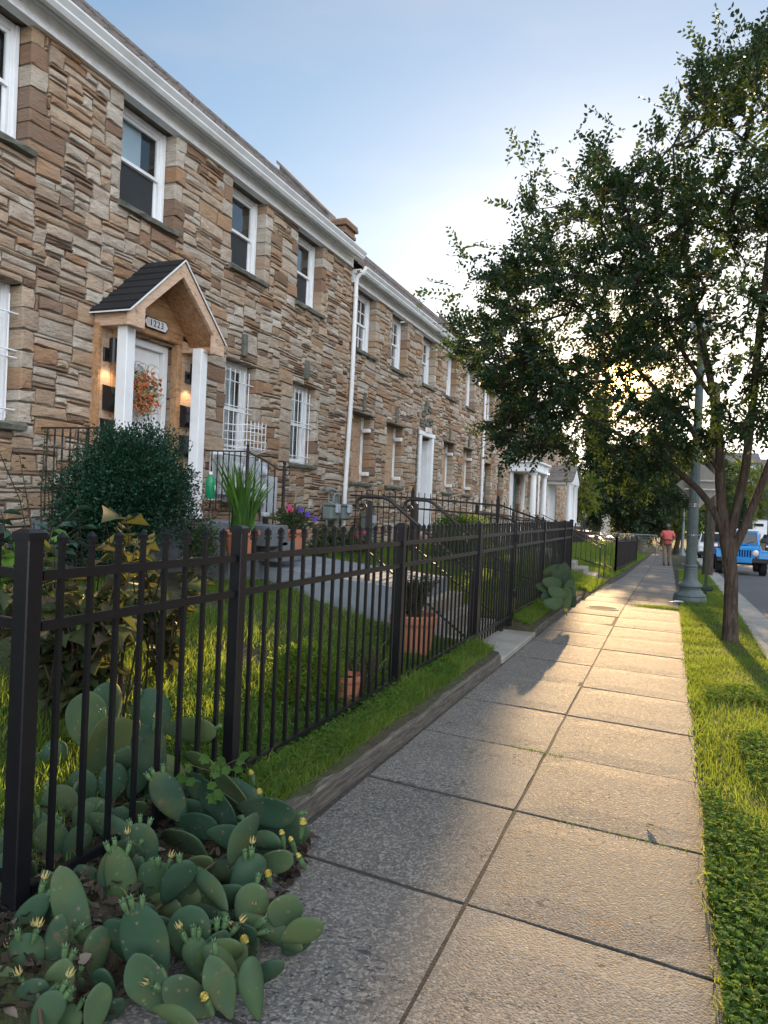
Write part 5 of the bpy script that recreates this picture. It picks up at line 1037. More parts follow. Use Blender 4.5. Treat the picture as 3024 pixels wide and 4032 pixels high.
# ------------------------------------------------------------------ yard plants
def bush(name, label, c, r, n, leafL, leafW, m, cat='bush', flat=.0, up=.3, tint=None, lump=.25, inner=.72, group=None, stems=True, lob=False, zmin=None):
    t = thing(name, label, cat, (0, 0, 0), 0, group); P = []; D = []; c = Vector(c); tn = []; sd = random.Random(int(abs(c.x*100+c.y*37)))
    while len(P) < n:
        v = Vector((sd.gauss(0, 1), sd.gauss(0, 1), sd.gauss(0, 1))).normalized(); k = sd.uniform(inner, 1)*(1+lump*mnoise.noise(v*2.2+c)+lump*.5*mnoise.noise(v*5+c)); p = Vector((v.x*r[0], v.y*r[1], v.z*r[2]))*k+c
        if zmin is not None and p.z < zmin: continue
        P.append(p); D.append(v+Vector((sd.gauss(0, .6), sd.gauss(0, .6), sd.gauss(up, .5)))); tn.append(.45+.5*mnoise.noise(p*5)+sd.uniform(-.25, .25))
    Ls = leafL*rng.uniform(.6, 1.25, n); leaves(P, D, rng.normal(size=(n, 3))+np.array([0, 0, .8]), Ls, Ls*leafW/leafL, np.clip(tn, 0, 1), 'foliage', M[m], t, lobes=lob)
    if stems:
        s = MB()
        for k in range(10): a = sd.uniform(0, 6.28); e = c+Vector((math.cos(a)*r[0]*.7, math.sin(a)*r[1]*.7, r[2]*sd.uniform(-.2, .7))); b0 = Vector((c.x+math.cos(a)*.06, c.y+math.sin(a)*.06, c.z-r[2])); s.tube([b0, b0.lerp(e, .5)+Vector((0, 0, .08)), e], [.012, .009, .004], 5)
        s.build('stem', M['twig'], t)
    return t
c0 = at(520, 1905, X=-4.75)
bush('boxwood_bush', 'big clipped dark green boxwood bush in front of the entry posts', (c0.x, c0.y, c0.z-.04), (.56, .60, .54), 48000, .028, .016, 'box', lump=.42, inner=.35)
bush('boxwood_bush', 'young upright shoots crowning the big boxwood bush', (c0.x, c0.y, c0.z+.20), (.38, .42, .33), 6000, .03, .015, 'box', lump=.8, inner=.5)
c1 = at(375, 2010, X=-4.8); bush('boxwood_bush', 'lower dark green bush leaning on the left flank of the big boxwood', (c1.x, c1.y, c1.z-.1), (.36, .34, .42), 16000, .028, .016, 'box', lump=.3, inner=.3)
s = MB(); o = None
c2 = at(745, 2010, X=-4.55); t = thing('dry_shrub', 'bare brownish twigs at the right flank of the boxwood', 'shrub')
P = [tuple(c2+Vector((random.gauss(0, .12), random.gauss(0, .13), random.gauss(-.05, .16)))) for _ in range(1500)]; leaves(P, rng.normal(size=(1500, 3))+np.array([0, 0, .6]), rng.normal(size=(1500, 3)), .03, .012, rng.uniform(.3, 1, 1500), 'foliage', M['dead'], t)
c3 = at(790, 2150, X=-4.3); bush('leafy_shrub', 'loose light green shrub between the boxwood and the spiky potted plant', (c3.x, c3.y, c3.z), (.22, .2, .28), 1500, .035, .02, 'rose', inner=.3)
def stalks(name, label, basept, n, h, spread, m, leafL, leafW, cat='plant', lob=False, nl=14, twig='twig', leaf_from=.25, rnd=3, group=None, droop=.3, tin=None):
    t = thing(name, label, cat, (0, 0, 0), 0, group); s = MB(); sd = random.Random(rnd); P = []; D = []; U = []; b = Vector(basept)
    for k in range(n):
        a = sd.uniform(0, 6.28); hh = h*sd.uniform(.65, 1.05); tp = b+Vector((math.cos(a)*spread*sd.uniform(.3, 1), math.sin(a)*spread*sd.uniform(.3, 1), hh)); md = b.lerp(tp, .5)+Vector((sd.uniform(-.05, .05), sd.uniform(-.05, .05), .06)); b2 = b+Vector((math.cos(a)*.04, math.sin(a)*.04, 0)); s.tube([b2, md, tp], [.008, .006, .003], 5)
        for j in range(nl):
            f = leaf_from+(1-leaf_from)*(j+.5)/nl; p = (b2.lerp(md, f*2) if f < .5 else md.lerp(tp, f*2-1)); aa = sd.uniform(0, 6.28); P.append(p); D.append((math.cos(aa), math.sin(aa), sd.uniform(-droop, .35))); U.append((sd.gauss(0, .3), sd.gauss(0, .3), 1))
    s.build('stem', M[twig], t); n_ = len(P); Ls = leafL*rng.uniform(.55, 1.2, n_); leaves(P, D, U, Ls, Ls*leafW/leafL, rng.uniform(0, 1, n_) if tin is None else rng.uniform(*tin, n_), 'leaves', M[m], t, lobes=lob, curl=.3); return t
p = at(165, 2160, X=-5.3); stalks('rose_bush', 'tall thin rose bush climbing against the stone wall at the left', (p.x, p.y, .8), 9, 1.35, .55, 'rose', .05, .032, 'bush', nl=26, rnd=8)
p = at(60, 2240, X=-4.3); stalks('hosta_plant', 'lime green leafy plant at the left edge behind the fence', (p.x, p.y, .65), 12, .62, .35, 'hosta', .17, .10, nl=7, rnd=5)
p = at(90, 2080, X=-5.1); stalks('leafy_plant', 'blue-green broad leaved plant under the rose bush', (p.x, p.y, .75), 16, .65, .7, 'blue_leaf', .20, .10, nl=8, rnd=6, droop=.6)
stalks('bronze_leaf_plant', 'bronze and green plant with jagged leaves behind the near fence panel', (-3.05, 3.15, .25), 22, 1.02, .50, 'broad', .145, .13, lob=True, nl=16, rnd=9, droop=.7, leaf_from=.12)
p = at(500, 2140, X=-3.1); stalks('bronze_leaf_plant', 'tallest yellow-green leaf rosette of the jagged leaved plant, above the fence top', (p.x, p.y, .35), 3, 1.12, .07, 'broad', .20, .15, lob=True, nl=5, rnd=19, droop=.15, leaf_from=.82, tin=(0, .4))
p = at(660, 2330, X=-3.1); stalks('bronze_leaf_plant', 'yellowing branch of the jagged leaved plant nearest the second post', (p.x, p.y, .3), 11, .85, .38, 'broad', .13, .12, lob=True, nl=11, rnd=29, droop=.6, leaf_from=.2)
s = MB(); sd = random.Random(3)
for k in range(9): x, y = -3.1+sd.uniform(-.3, .3), 3.2+sd.uniform(-.4, .5); s.tube([(x, y, .2), (x+sd.uniform(-.1, .1), y+.05, .8), (x+sd.uniform(-.25, .25), y, 1.3+sd.uniform(-.1, .25))], [.006, .005, .002], 5)
tag(s.build('dry_stalks', M['dead']), 'bare pale dry stalks standing among the jagged leaves', 'stalks')
# pots
def pot(name, label, c, r, h, parent_m='terracotta', rim=True):
    t = thing(name, label, 'flower pot', c); s = MB(); s.lathe([(r*.68, 0), (r*.70, .01), (r*.92, h*.82)]+([(r*1.04, h*.82), (r*1.06, h*.86), (r*1.06, h*.98), (r*1.02, h), (r*.94, h), (r*.9, h*.9)] if rim else [(r, h), (r*.92, h), (r*.9, h*.93)]), (0, 0, 0), 28); s.build('body', M[parent_m], t, smooth=True)
    s = MB(); s.lathe([(r*.9, h*.88), (r*.5, h*.9)], (0, 0, 0), 20); s.build('soil', M['soil'], t); return t
def iris(c, n, h, spread, label):
    t = thing('spiky_plant', label, 'plant', c); P = []; F = []; sd = random.Random(2); V = []; tn = []
    for k in range(n):
        a = sd.uniform(0, 6.28); b0 = Vector((sd.uniform(-.1, .1), sd.uniform(-.1, .1), 0)); hh = h*sd.uniform(.6, 1.05); dirv = Vector((math.cos(a), math.sin(a), 0))*spread*sd.uniform(.1, 1); s_ = Vector((-math.sin(a+.8), math.cos(a+.8), 0))*.016*sd.uniform(.8, 1.3); i0 = len(V); tt = sd.random(); bend = sd.random() < .12
        for j in range(7):
            f = j/6; p = b0+dirv*f**1.6+Vector((0, 0, hh*(f-(.45*max(0, f-.6) if bend else 0)))); w_ = s_*(1-f**3)*(.7+.6*f*(1-f)*2); V += [p-w_, p+w_]; tn += [tt, tt]
        F += [(i0+2*j, i0+2*j+1, i0+2*j+3, i0+2*j+2) for j in range(6)]
    fast('blades', V, np.array(F), M['iris'], t, attr=tn, smooth=True)
c = at(945, 2185, X=-4.2); c.z -= .02; pot('flower_pot', 'terracotta pot holding the tall spiky green plant', c, .19, .28); iris(c+Vector((0, 0, .25)), 90, .78, .34, 'tall spiky sword-leaved green plant in a terracotta pot beyond the second fence post')
c = at(1150, 2165, X=-4.25); pot('flower_pot', 'wide terracotta pot of pansies on the grey blocks', c, .20, .25)
bush('pansies', 'low purple and pink flowering plant in the wide terracotta pot', c+Vector((0, 0, .36)), (.26, .26, .16), 900, .04, .025, 'rose', cat='flowers', inner=.2)
s = MB(); sd = random.Random(6)
def flower(s, c, r, up=(1, -.6, .4)):
    c = Vector(c); u = Vector(up).normalized(); a = u.orthogonal().normalized(); b = u.cross(a); n = 6
    for k in range(n): an = 6.28*k/n; d = a*math.cos(an)+b*math.sin(an); e = a*math.cos(an+.5)+b*math.sin(an+.5); g_ = a*math.cos(an-.5)+b*math.sin(an-.5); s.add([c, c+g_*r*.7+u*r*.25, c+d*r+u*r*.1, c+e*r*.7+u*r*.25], [(0, 1, 2, 3)])
for k in range(3): flower(s, c+Vector((.15+.05*k, -.12+.09*k, .48-.05*k)), .045)
tag(s.build('pansy_flowers', M['petal_purple']), 'dark purple pansy blooms in the wide terracotta pot', 'flowers')
c = at(1145, 2010, X=-4.3); s = MB()
for k in range(14): flower(s, c+Vector((sd.gauss(0, .03), sd.gauss(0, .03), sd.gauss(0, .03))), .03, (1, sd.uniform(-1, 0), sd.uniform(-.5, .8)))
t = tag(s.build('geranium_bloom', M['petal_pink']), 'single crimson bloom on a thin stalk above the pansy pot', 'flowers'); s = MB(); s.tube([c, c+Vector((0, .03, -.35)), c+Vector((.0, .05, -.6))], .004, 5); s.build('stalk', M['twig'], t)
c = at(1410, 2112, X=-5.0); s = MB()
for k in range(20): flower(s, c+Vector((sd.gauss(0, .05), sd.gauss(0, .06), sd.gauss(0, .035))), .035, (1, sd.uniform(-1, 0), sd.uniform(-.5, .8)))
tag(s.build('pink_flowers', M['petal_pink']), 'cluster of bright pink blooms at the foot of the stone wall', 'flowers')
for i, (u, v, n, sx, lb) in enumerate(((1300, 2110, 1100, .35, 'leafy flower bed plant right of the pansy pot'), (1360, 2120, 1100, .35, 'leafy flower bed plant under the pink blooms'), (1250, 2150, 700, .22, 'low green plant beside the pansy pot'), (1440, 2140, 800, .3, 'green plant beside the iron dividing fence'))):
    c = at(u, v, X=-5.1+.1*i); bush('flower_bed_plant', lb, (c.x, c.y, c.z-.1), (sx*.7, sx, .24), n, .055, .03, 'rose', 'plant', inner=.1, group='plants in the bed along the wall')
c = at(1730, 2030, X=-3.9); bush('leafy_shrub', 'round bright green shrub behind the handrails in front of the white door', (c.x, 13.9, 1.02), (.65, .62, .48), 5200, .06, .03, 'iris', inner=.35, tint=.2)
c = at(1690, 2640, X=-2.42)
def ground_at(u, v, x):
    for zz_ in np.linspace(0, 1, 60):
        p = at(u, v, Z=zz_)
        if abs(G(p.x, p.y)-zz_) < .02: return p
    return at(u, v, Z=.2)
def ground_hit(u, v):
    for Z in np.linspace(.0, .8, 200):
        p = at(u, v, Z=Z)
        if G(p.x, p.y) >= Z and p.x < -1.7: return Vector((p.x, p.y, Z))
    p = at(u, v, Z=.2); return Vector((p.x, p.y, G(p.x, p.y)))
gp = Vector((-2.24, 6.45, G(-2.24, 6.45)-.03)); pot('flower_pot', 'large terracotta planter inside the fence beside the garden steps', gp, .215, .42)
stalks('leafy_plant', 'upright twiggy green plant in the large terracotta planter', (gp.x, gp.y, gp.z+.38), 60, .40, .24, 'rose', .042, .022, nl=20, rnd=12, leaf_from=.05, tin=(.0, .8))
gp2 = Vector((-2.12, 4.72, G(-2.12, 4.72)-.02)); pot('flower_pot', 'small terracotta pot in the grass, half covered by a light green shrub', gp2, .11, .21)
gp3 = Vector((-2.32, 4.5, G(-2.32, 4.5))); bush('boxwood_bush', 'small light green shrub in the grass beside the small terracotta pot', (gp3.x, gp3.y, gp3.z+.19), (.24, .27, .23), 8000, .026, .015, 'grass', inner=.6, lump=.3)
stalks('wispy_plant', 'airy yellow-green weed right of the small terracotta pot', (-2.1, 4.98, .17), 22, .42, .22, 'hosta', .022, .015, nl=20, rnd=15)
# things by the steps
c = at(826, 1963, X=-5.1); t = thing('bottle', 'green plastic spray bottle with white label standing by the entry steps', 'bottle', (c.x, c.y, c.z))
s = MB(); s.lathe([(.055, 0), (.06, .01), (.06, .19), (.05, .23), (.025, .26), (.022, .28)], (0, 0, 0), 16); s.build('body', mat('green_plastic', (.0, .25, .10), .35, .1, 5, 0), t, smooth=True)
s = MB(); s.lathe([(.0215, .28), (.0215, .31), (.012, .315)], (0, 0, 0), 12); s.build('cap', M['white'], t, smooth=True); s = MB(); s.lathe([(.0608, .10), (.0608, .16)], (0, 0, 0), 16); s.v = s.v; s.f = [f for f in s.f if len(f) == 4][:7]; s.m = [0]*len(s.f); s.build('label_patch', M['white'], t)
for i, (u, v, a, lb) in enumerate(((1040, 2100, .2, 'upper grey concrete block beside the sword-leaved plant'), (1090, 2160, .26, 'lower grey concrete block under the white device'))):
    c = at(u, v, X=-4.35); s = MB(); s.box(-.2, .2, -a, a, -.14, .10, bev=.012); o = s.build('concrete_block', M['grey_block']); o.location = c; tag(o, lb, 'block')
# hidden under: keep them resting on plinths that reach the ground
c = at(1045, 2035, X=-4.45); t = thing('garden_light', 'small white and black solar spotlight among leaves on the grey block', 'garden light', c); s = MB(); s.box(-.03, .03, -.06, .06, 0, .05, bev=.01); s.build('panel', M['meter_pale'], t); s = MB(); s.lathe([(.03, -.08), (.035, -.02), (.02, 0)], (0, 0, 0), 12); s.build('housing', M['black_plastic'], t)
# ------------------------------------------------------------------ prickly pear
def pad_mesh(L_, W_, Tk, n=16, m=10, sd=None):
    """obovate flattened pad, base at the origin, growing along +Z, flat in the XZ plane"""
    vs = []; sd = sd or random; pw = sd.choice((.85, .95, 1.1, 1.3)); f0 = sd.uniform(.55, .75); a1, a2 = sd.uniform(-.05, .05), sd.uniform(-.05, .05); cup = sd.uniform(-.22, .22)*W_
    for i in range(m+1):
        f = (1-math.cos(math.pi*i/m))/2; w_ = math.sin(math.pi*i/m)**pw; w_ *= f0+(1.1-f0)*min(1, f*1.35)**.8
        if i == 0: w_ = .12
        elif i == 1: w_ = max(w_, .24)
        for k in range(n):
            a = 2*math.pi*k/n; ca, sa = math.cos(a), math.sin(a); x = W_*.5*w_*ca*(1+a1*math.sin(3*f*3.1)); y = Tk*.5*sa*(abs(w_)**.5)*(1.0-.35*f)
            vs.append((x+a2*W_*f*f, y+cup*(2*x/W_)**2+cup*.8*f*f, L_*f))
    fs = [(i*n+k, i*n+(k+1) % n, (i+1)*n+(k+1) % n, (i+1)*n+k) for i in range(m) for k in range(n)]
    return vs, fs
def make_bud(s, p, d, r, L_):
    d = d.normalized(); s.tube([p-d*L_*.2, p+d*L_*.35, p+d*L_*.8, p+d*L_*.95], [r*.5, r*.95, r, r*.9], 8)
    a = d.orthogonal().normalized(); b = d.cross(a); c = p+d*L_*.95
    for k in range(7): an = 6.28*k/7; u = a*math.cos(an)+b*math.sin(an); u2 = a*math.cos(an+.8)+b*math.sin(an+.8); s.add([c+u*r*.9, c+u2*r*.9, c+(u+u2).normalized()*r*1.45+d*r*.8], [(0, 1, 2)])
def cactus(label, pads, nb=3, seed=1, flowers=(), name='prickly_pear_cactus'):
    t = thing(name, label, 'cactus'); sd = random.Random(seed); nbud = 0
    for (u, v, ln, wd, ang, W, turn, tiltback) in pads:
        c = at(u, v, W=W); k = W/2900; L_, W_ = ln*k*1.34, max(wd, 75)*k*1.2
        # picture-plane axis, then turned out of it
        rgt = Vector(CR); upv = Vector(CU); fw = Vector(CF); a = R(ang); ax = (upv*math.cos(a)+rgt*math.sin(a)); ax = (ax*math.cos(R(tiltback))-fw*math.sin(R(tiltback))).normalized()
        nr = (-fw).cross(ax).cross(ax)*-1; nr = nr.normalized(); nr = Quaternion(ax, R(turn)) @ nr; sx = ax.cross(nr).normalized()
        mtx = Matrix(((sx.x, nr.x, ax.x, 0), (sx.y, nr.y, ax.y, 0), (sx.z, nr.z, ax.z, 0), (0, 0, 0, 1)))
        vs, fs = pad_mesh(L_, W_/max(.45, math.cos(R(turn))), .030, sd=sd); turn += sd.uniform(-18, 18); s = MB(); b0 = c-ax*L_*.5; b0.z = max(b0.z, .0) if v < 3990 else b0.z
        s.add([mtx @ Vector(q_)+b0 for q_ in vs], fs, 0, min(1, max(0, sd.gauss(.5, .25)))); o = s.build('pad', M['cactus'], t, smooth=True, fix=False)
        o.data.polygons.foreach_set('use_smooth', [True]*len(o.data.polygons))
        md = o.modifiers.new('s', 'SUBSURF'); md.levels = 1; md.render_levels = 1
        if nbud < 96 and wd > 75 and sd.random() < .55:
            for j in range(sd.randint(1, nb)):
                f = sd.uniform(-.75, .75); p_ = b0+ax*L_*(.97-.22*f*f)+sx*f*W_*.45; sb = MB(); d_ = (ax+sx*f*.9+Vector((0, 0, .5))).normalized(); make_bud(sb, p_, d_, .0095*sd.uniform(.8, 1.15), .034*sd.uniform(.7, 1.2)); ob = sb.build('bud', M['bud'], o, smooth=False, fix=False); nbud += 1
                if sd.random() < .18:
                    sf = MB(); 
                    for g_ in range(7): an = g_*.9; a1 = d_.orthogonal().normalized(); b1 = d_.cross(a1); uu = a1*math.cos(an)+b1*math.sin(an); cc = p_+d_*.045; vv = a1*math.cos(an+.6)+b1*math.sin(an+.6); sf.add([cc, cc+uu*.012+d_*.012, cc+uu*.009+d_*.030+vv*.004, cc+vv*.012+d_*.012], [(0, 1, 2, 3)])
                    sf.build('withered_flower', M['straw'], o, fix=False)
    for (u, v, W, r_) in flowers:
        c = at(u, v, W=W); r_ *= .72; sf = MB(); d_ = Vector((sd.uniform(-.4, .4), sd.uniform(-.6, .1), 1)).normalized(); a1 = d_.orthogonal().normalized(); b1 = d_.cross(a1)
        make_bud(sf, c-d_*.05, d_, .011, .05); ob = sf.build('bud', M['bud'], t, fix=False); sf = MB()
        for ly in range(3):
            for g_ in range(6):
                an = g_*1.047+ly*.5; uu = a1*math.cos(an)+b1*math.sin(an); ww = -a1*math.sin(an)+b1*math.cos(an); rr_ = r_*(.55+.2*ly); h_ = r_*(1.5-.2*ly)
                sf.add([c, c+uu*rr_*.7+ww*rr_*.45+d_*h_*.5, c+uu*rr_*.75+ww*rr_*.2+d_*h_, c+uu*rr_*.75-ww*rr_*.2+d_*h_, c+uu*rr_*.7-ww*rr_*.45+d_*h_*.5], [(0, 1, 2, 3, 4)])
        sf.build('flower', M['petal_yellow'], t, fix=False)
    return t
z5b = lambda x, y: (x*.7836, 2700+y*.7836)
raw = [ # x, y, length, width, angle, W, turn, tilt   (photo crop coordinates)
 (430, 165, 215, 165, 5, 3.55, 15, 0), (545, 110, 190, 75, 3, 3.6, 55, 0), (500, 330, 320, 120, 18, 3.45, 30, 5), (590, 275, 190, 90, 5, 3.4, 50, 0), (765, 165, 230, 165, -5, 3.6, 15, 0),
 (955, 222, 250, 120, 82, 3.4, 10, 25), (750, 345, 235, 145, -8, 3.15, 10, 10), (275, 370, 140, 95, 10, 3.5, 30, 0), (190, 440, 170, 80, 0, 3.5, 40, 0), (275, 495, 110, 60, 0, 3.45, 20, 0),
 (850, 565, 230, 125, -28, 3.0, 15, 10), (1075, 560, 330, 150, 112, 3.05, 20, 40), (1345, 620, 260, 150, 84, 3.0, 10, 20), (1170, 520, 220, 120, 120, 3.15, 20, 30), (1000, 375, 270, 75, 78, 3.2, 20, 50),
 (300, 620, 190, 165, 0, 3.1, 5, 0), (430, 690, 160, 125, 8, 2.95, 10, 5), (255, 810, 215, 150, -5, 2.8, 10, 10), (385, 825, 210, 100, 22, 2.75, 30, 10), (560, 740, 240, 150, 118, 2.85, 10, 20),
 (715, 810, 195, 140, -12, 2.75, 8, 5), (930, 790, 270, 230, 60, 2.95, 10, 35), (1150, 760, 190, 130, 92, 2.9, 10, 20), (1235, 790, 230, 62, 22, 2.75, 62, 0), (558, 985, 250, 88, 8, 2.6, 35, 0),
 (620, 1070, 350, 120, -10, 2.6, 25, 5), (800, 1010, 210, 200, 20, 2.62, 10, 20), (885, 985, 210, 120, 30, 2.55, 20, 10), (1030, 1020, 280, 115, 112, 2.55, 20, 45), (1232, 985, 215, 140, 25, 2.65, 10, 0),
 (1100, 955, 220, 110, 80, 2.75, 10, 30), (1040, 1165, 270, 110, 100, 2.6, 15, 30), (790, 1150, 240, 150, 80, 2.6, 10, 30), (950, 1245, 225, 185, 0, 2.4, 5, 0), (1262, 1115, 195, 145, 10, 2.55, 10, 0),
 (1425, 1130, 145, 150, 20, 2.5, 15, 0), (1515, 1232, 185, 125, 62, 2.4, 10, 10), (1340, 1240, 300, 105, 108, 2.5, 10, 20), (730, 1440, 405, 205, -9, 2.25, 8, 10), (475, 1020, 200, 100, -30, 2.65, 20, 10),
 (375, 1190, 440, 125, -14, 2.35, 30, 0), (200, 1130, 340, 150, 42, 2.4, 15, 10), (110, 1200, 310, 110, 38, 2.35, 10, 0), (450, 1090, 270, 115, -22, 2.6, 20, 0), (125, 1390, 210, 150, -5, 2.2, 10, 10),
 (280, 1300, 240, 95, 10, 2.25, 20, 0), (290, 1500, 220, 125, 20, 2.15, 10, 0), (130, 1600, 260, 140, 40, 2.1, 10, 10), (880, 1665, 230, 110, 88, 2.05, 10, 30), (1105, 1590, 260, 130, -18, 2.2, 15, 0),
 (1070, 1375, 200, 125, 30, 2.4, 15, 0), (1275, 1590, 230, 95, -8, 2.2, 35, 0), (1170, 1460, 180, 90, 25, 2.35, 20, 0), (600, 1360, 190, 90, -30, 2.45, 20, 0), (235, 1650, 200, 130, 25, 2.05, 10, 0),
 (660, 620, 180, 95, 60, 3.15, 20, 20), (900, 1060, 180, 130, 120, 2.65, 10, 20), (15, 1000, 260, 110, 5, 2.5, 20, 0), (30, 880, 200, 100, -10, 2.7, 20, 0), (980, 900, 180, 90, 60, 2.75, 20, 20),
 (620, 900, 200, 140, 100, 2.8, 10, 20), (1310, 790, 180, 80, 80, 2.85, 10, 30), (1380, 870, 160, 110, 60, 2.75, 10, 10), (680, 1230, 210, 120, 30, 2.5, 20, 10), (480, 1360, 240, 80, 12, 2.3, 40, 0),
 (480, 1620, 210, 80, 8, 2.1, 40, 0), (1000, 1440, 190, 110, -25, 2.35, 20, 0), (50, 1520, 200, 110, -30, 2.15, 20, 0), (860, 440, 170, 110, -40, 3.2, 10, 10), (680, 480, 150, 100, 20, 3.25, 10, 10), (1180, 1230, 210, 130, 70, 2.5, 10, 20), (420, 520, 170, 120, 0, 3.2, 10, 10), (560, 500, 180, 120, 15, 3.2, 10, 10), (990, 690, 200, 130, 80, 3.0, 10, 20), (500, 640, 150, 90, -60, 3.05, 10, 10)]
pads = [(*z5b(x, y), l*.7836, wd*.7836, an, W, tu, ti) for x, y, l, wd, an, W, tu, ti in raw]
fl = [(*z5b(x, y), W, r_) for x, y, W, r_ in ((1520, 700, 2.85, .026), (1305, 540, 3.0, .022), (1350, 955, 2.6, .024), (1265, 445, 3.1, .020), (1418, 750, 2.85, .020), (1465, 780, 2.85, .018), (1228, 1300, 2.4, .028), (1035, 1580, 2.15, .024), (1505, 862, 2.75, .018), (1168, 1465, 2.3, .018))]
sd_ = random.Random(77); fill = []
for (u, v, l, wd, an, W, tu, ti) in pads:
    if wd > 60 and v > 2950: fill.append((u+sd_.uniform(-75, 75), v+sd_.uniform(-10, 80), l*sd_.uniform(.7, 1.0), wd*sd_.uniform(.8, 1.1), an+sd_.uniform(-60, 60), W+sd_.uniform(.06, .16), sd_.uniform(-30, 30), sd_.uniform(0, 30)))
for k in range(34): u, v = sd_.uniform(-20, 900), sd_.uniform(3420, 4050); fill.insert(0, (u, v, sd_.uniform(130, 240), sd_.uniform(80, 130), sd_.uniform(-70, 70), 1.55*2900/(v-1950)*.97, sd_.uniform(-30, 30), sd_.uniform(0, 30)))
front = [p for p in pads if p[1] >= 3120]; back = [p for p in pads if p[1] < 3120]
cactus('large sprawling prickly pear with yellow flowers spilling from the fence onto the sidewalk', front+fill[:52], 3, 3, fl)
cactus('upright prickly pear standing behind the near fence panel', back+fill[52:], 2, 5)
zgp = lambda x, y: (1600+x*.4822, 1900+y*.4822)
raw2 = [(1220, 720, 110, 60, -20, 10.8, 10, 0), (1250, 780, 120, 90, 40, 10.7, 10, 0), (1200, 830, 130, 80, 10, 10.6, 10, 0), (1290, 745, 130, 40, 80, 10.7, 10, 0), (1310, 790, 120, 70, 60, 10.9, 10, 0), (1180, 920, 120, 90, -20, 10.4, 10, 0), (1240, 910, 120, 90, 20, 10.3, 10, 0), (1330, 880, 110, 70, 80, 10.6, 10, 0), (1300, 940, 110, 70, 90, 10.4, 10, 10), (1340, 950, 100, 50, 80, 10.5, 10, 20), (1210, 990, 110, 80, 0, 10.2, 10, 0), (1160, 860, 100, 70, 0, 10.7, 10, 0)]
cactus('smaller prickly pear leaning out at the far end of the black fence', [(*zgp(x, y), l*.33, wd*.30, an, W, tu, ti) for x, y, l, wd, an, W, tu, ti in raw2], 1, 8, [(*zgp(1305, 1055), 10.4, .05), (*zgp(1240, 745), 10.7, .02)])
# woody dead leaves and litter under the cactus
n = 2600; xy = np.column_stack([rng.uniform(-2.4, -1.25, n), rng.uniform(1.0, 3.0, n)]); keep = xy[:, 0] < -1.42+.12*np.sin(xy[:, 1]*3)-.12*(xy[:, 1]-2); xy = xy[keep]; n = len(xy)
leaves(np.column_stack([xy, [max(G(x, y), -.0)+.004+random.random()*.045 for x, y in xy]]), np.column_stack([rng.normal(size=(n, 2)), rng.normal(0, .25, n)]), np.column_stack([rng.normal(0, .4, (n, 2)), np.ones(n)]), rng.uniform(.02, .065, n), rng.uniform(.015, .04, n), rng.uniform(0, 1, n)**1.5, 'dead_leaves', M['dead'])['kind'] = 'stuff'
s = MB(); xs_ = []; sd = random.Random(5)
for k in range(13):
    for j in range(13):
        y = .6+2.6*j/12; x = -2.5+(1.02+.12*math.sin(y*3)-.12*(y-2))*k/12; e = min(1, (12-k)/3); xs_.append((x, y, -.03+.055*e+sd.uniform(0, .02)*e))
s.add(xs_, [(j+13*i, j+1+13*i, j+14+13*i, j+13+13*i) for i in range(12) for j in range(12)]); s.build('soil_bed', M['soil'], smooth=True)['kind'] = 'structure'
s = MB()
for k in range(12):
    x, y = sd.uniform(-2.1, -1.45), sd.uniform(1.5, 2.9); a = sd.uniform(0, 6.28); L_ = sd.uniform(.15, .4); s.tube([(x, y, .05), (x+math.cos(a)*L_*.5, y+math.sin(a)*L_*.5, .10+sd.random()*.1), (x+math.cos(a)*L_, y+math.sin(a)*L_, .05+sd.random()*.2)], [.008, .006, .003], 5)
o = s.build('fallen_twigs', M['twig']); o['kind'] = 'stuff'
# ivy creeping through the cactus
t = thing('ivy', 'small trailing ivy with pointed leaves hanging over the cactus by the second post', 'plant'); P, D, U = [], [], []
for (x, y) in ((1060, 480), (1050, 540), (965, 400), (1060, 430), (1190, 370), (1200, 400), (1130, 400), (1080, 520), (900, 440), (1010, 350), (1090, 380), (950, 460), (1225, 330), (1110, 350)):
    c = at(*z5b(x, y), W=2.95); P.append(c); D.append(Vector(CR)*random.uniform(-.7, .7)-Vector(CU)*random.uniform(.3, 1)); U.append(-Vector(CF)+Vector((random.uniform(-.4, .4), 0, .4)))
leaves(P, D, U, rng.uniform(.035, .06, len(P)), .045, rng.uniform(.1, .6, len(P)), 'leaves', M['clover'], t, lobes=True)
s = MB(); s.tube([Vector(p) for p in (P[8], P[2], P[3], P[0], P[10], P[6], P[4], P[5])], .002, 5, cap=False); s.build('vine', M['twig'], t)
# ------------------------------------------------------------------ grass
def sample(n, x0, x1, y0, y1, pw=1.6):
    f = rng.random(n)**pw; return np.column_stack([rng.uniform(x0, x1, n), y0+(y1-y0)*f])
def hts(xy, lo, hi): return np.array([lo+(hi-lo)*(.5+.5*mnoise.noise(Vector((x*2.3, y*2.3, 5)))) for x, y in xy])*rng.uniform(.55, 1.25, len(xy))
yd = sample(115000, -5.6, -1.72, 2.0, 13.0, 1.35); keep = ~((yd[:, 1] > 7.35) & (yd[:, 1] < 9.35) & (yd[:, 0] > -4.7)) & ~((yd[:, 0] < -4.45) & (yd[:, 1] > 5.4) & (yd[:, 1] < 8.6)) & ~((yd[:, 0] > -2.3) & (yd[:, 1] < 2.9) & (rng.random(len(yd)) < .85)); yd = yd[keep]
dens = np.array([mnoise.noise(Vector((x*1.3, y*1.3, 9))) for x, y in yd]); yd = yd[dens > -.45*rng.random(len(yd))]
blades(yd, hts(yd, .05, .13)*np.where(yd[:, 0] < -2.1, 1, .8), rng.uniform(.004, .009, len(yd)), 'lawn_grass', M['grass'], lean=.5)['kind'] = 'stuff'
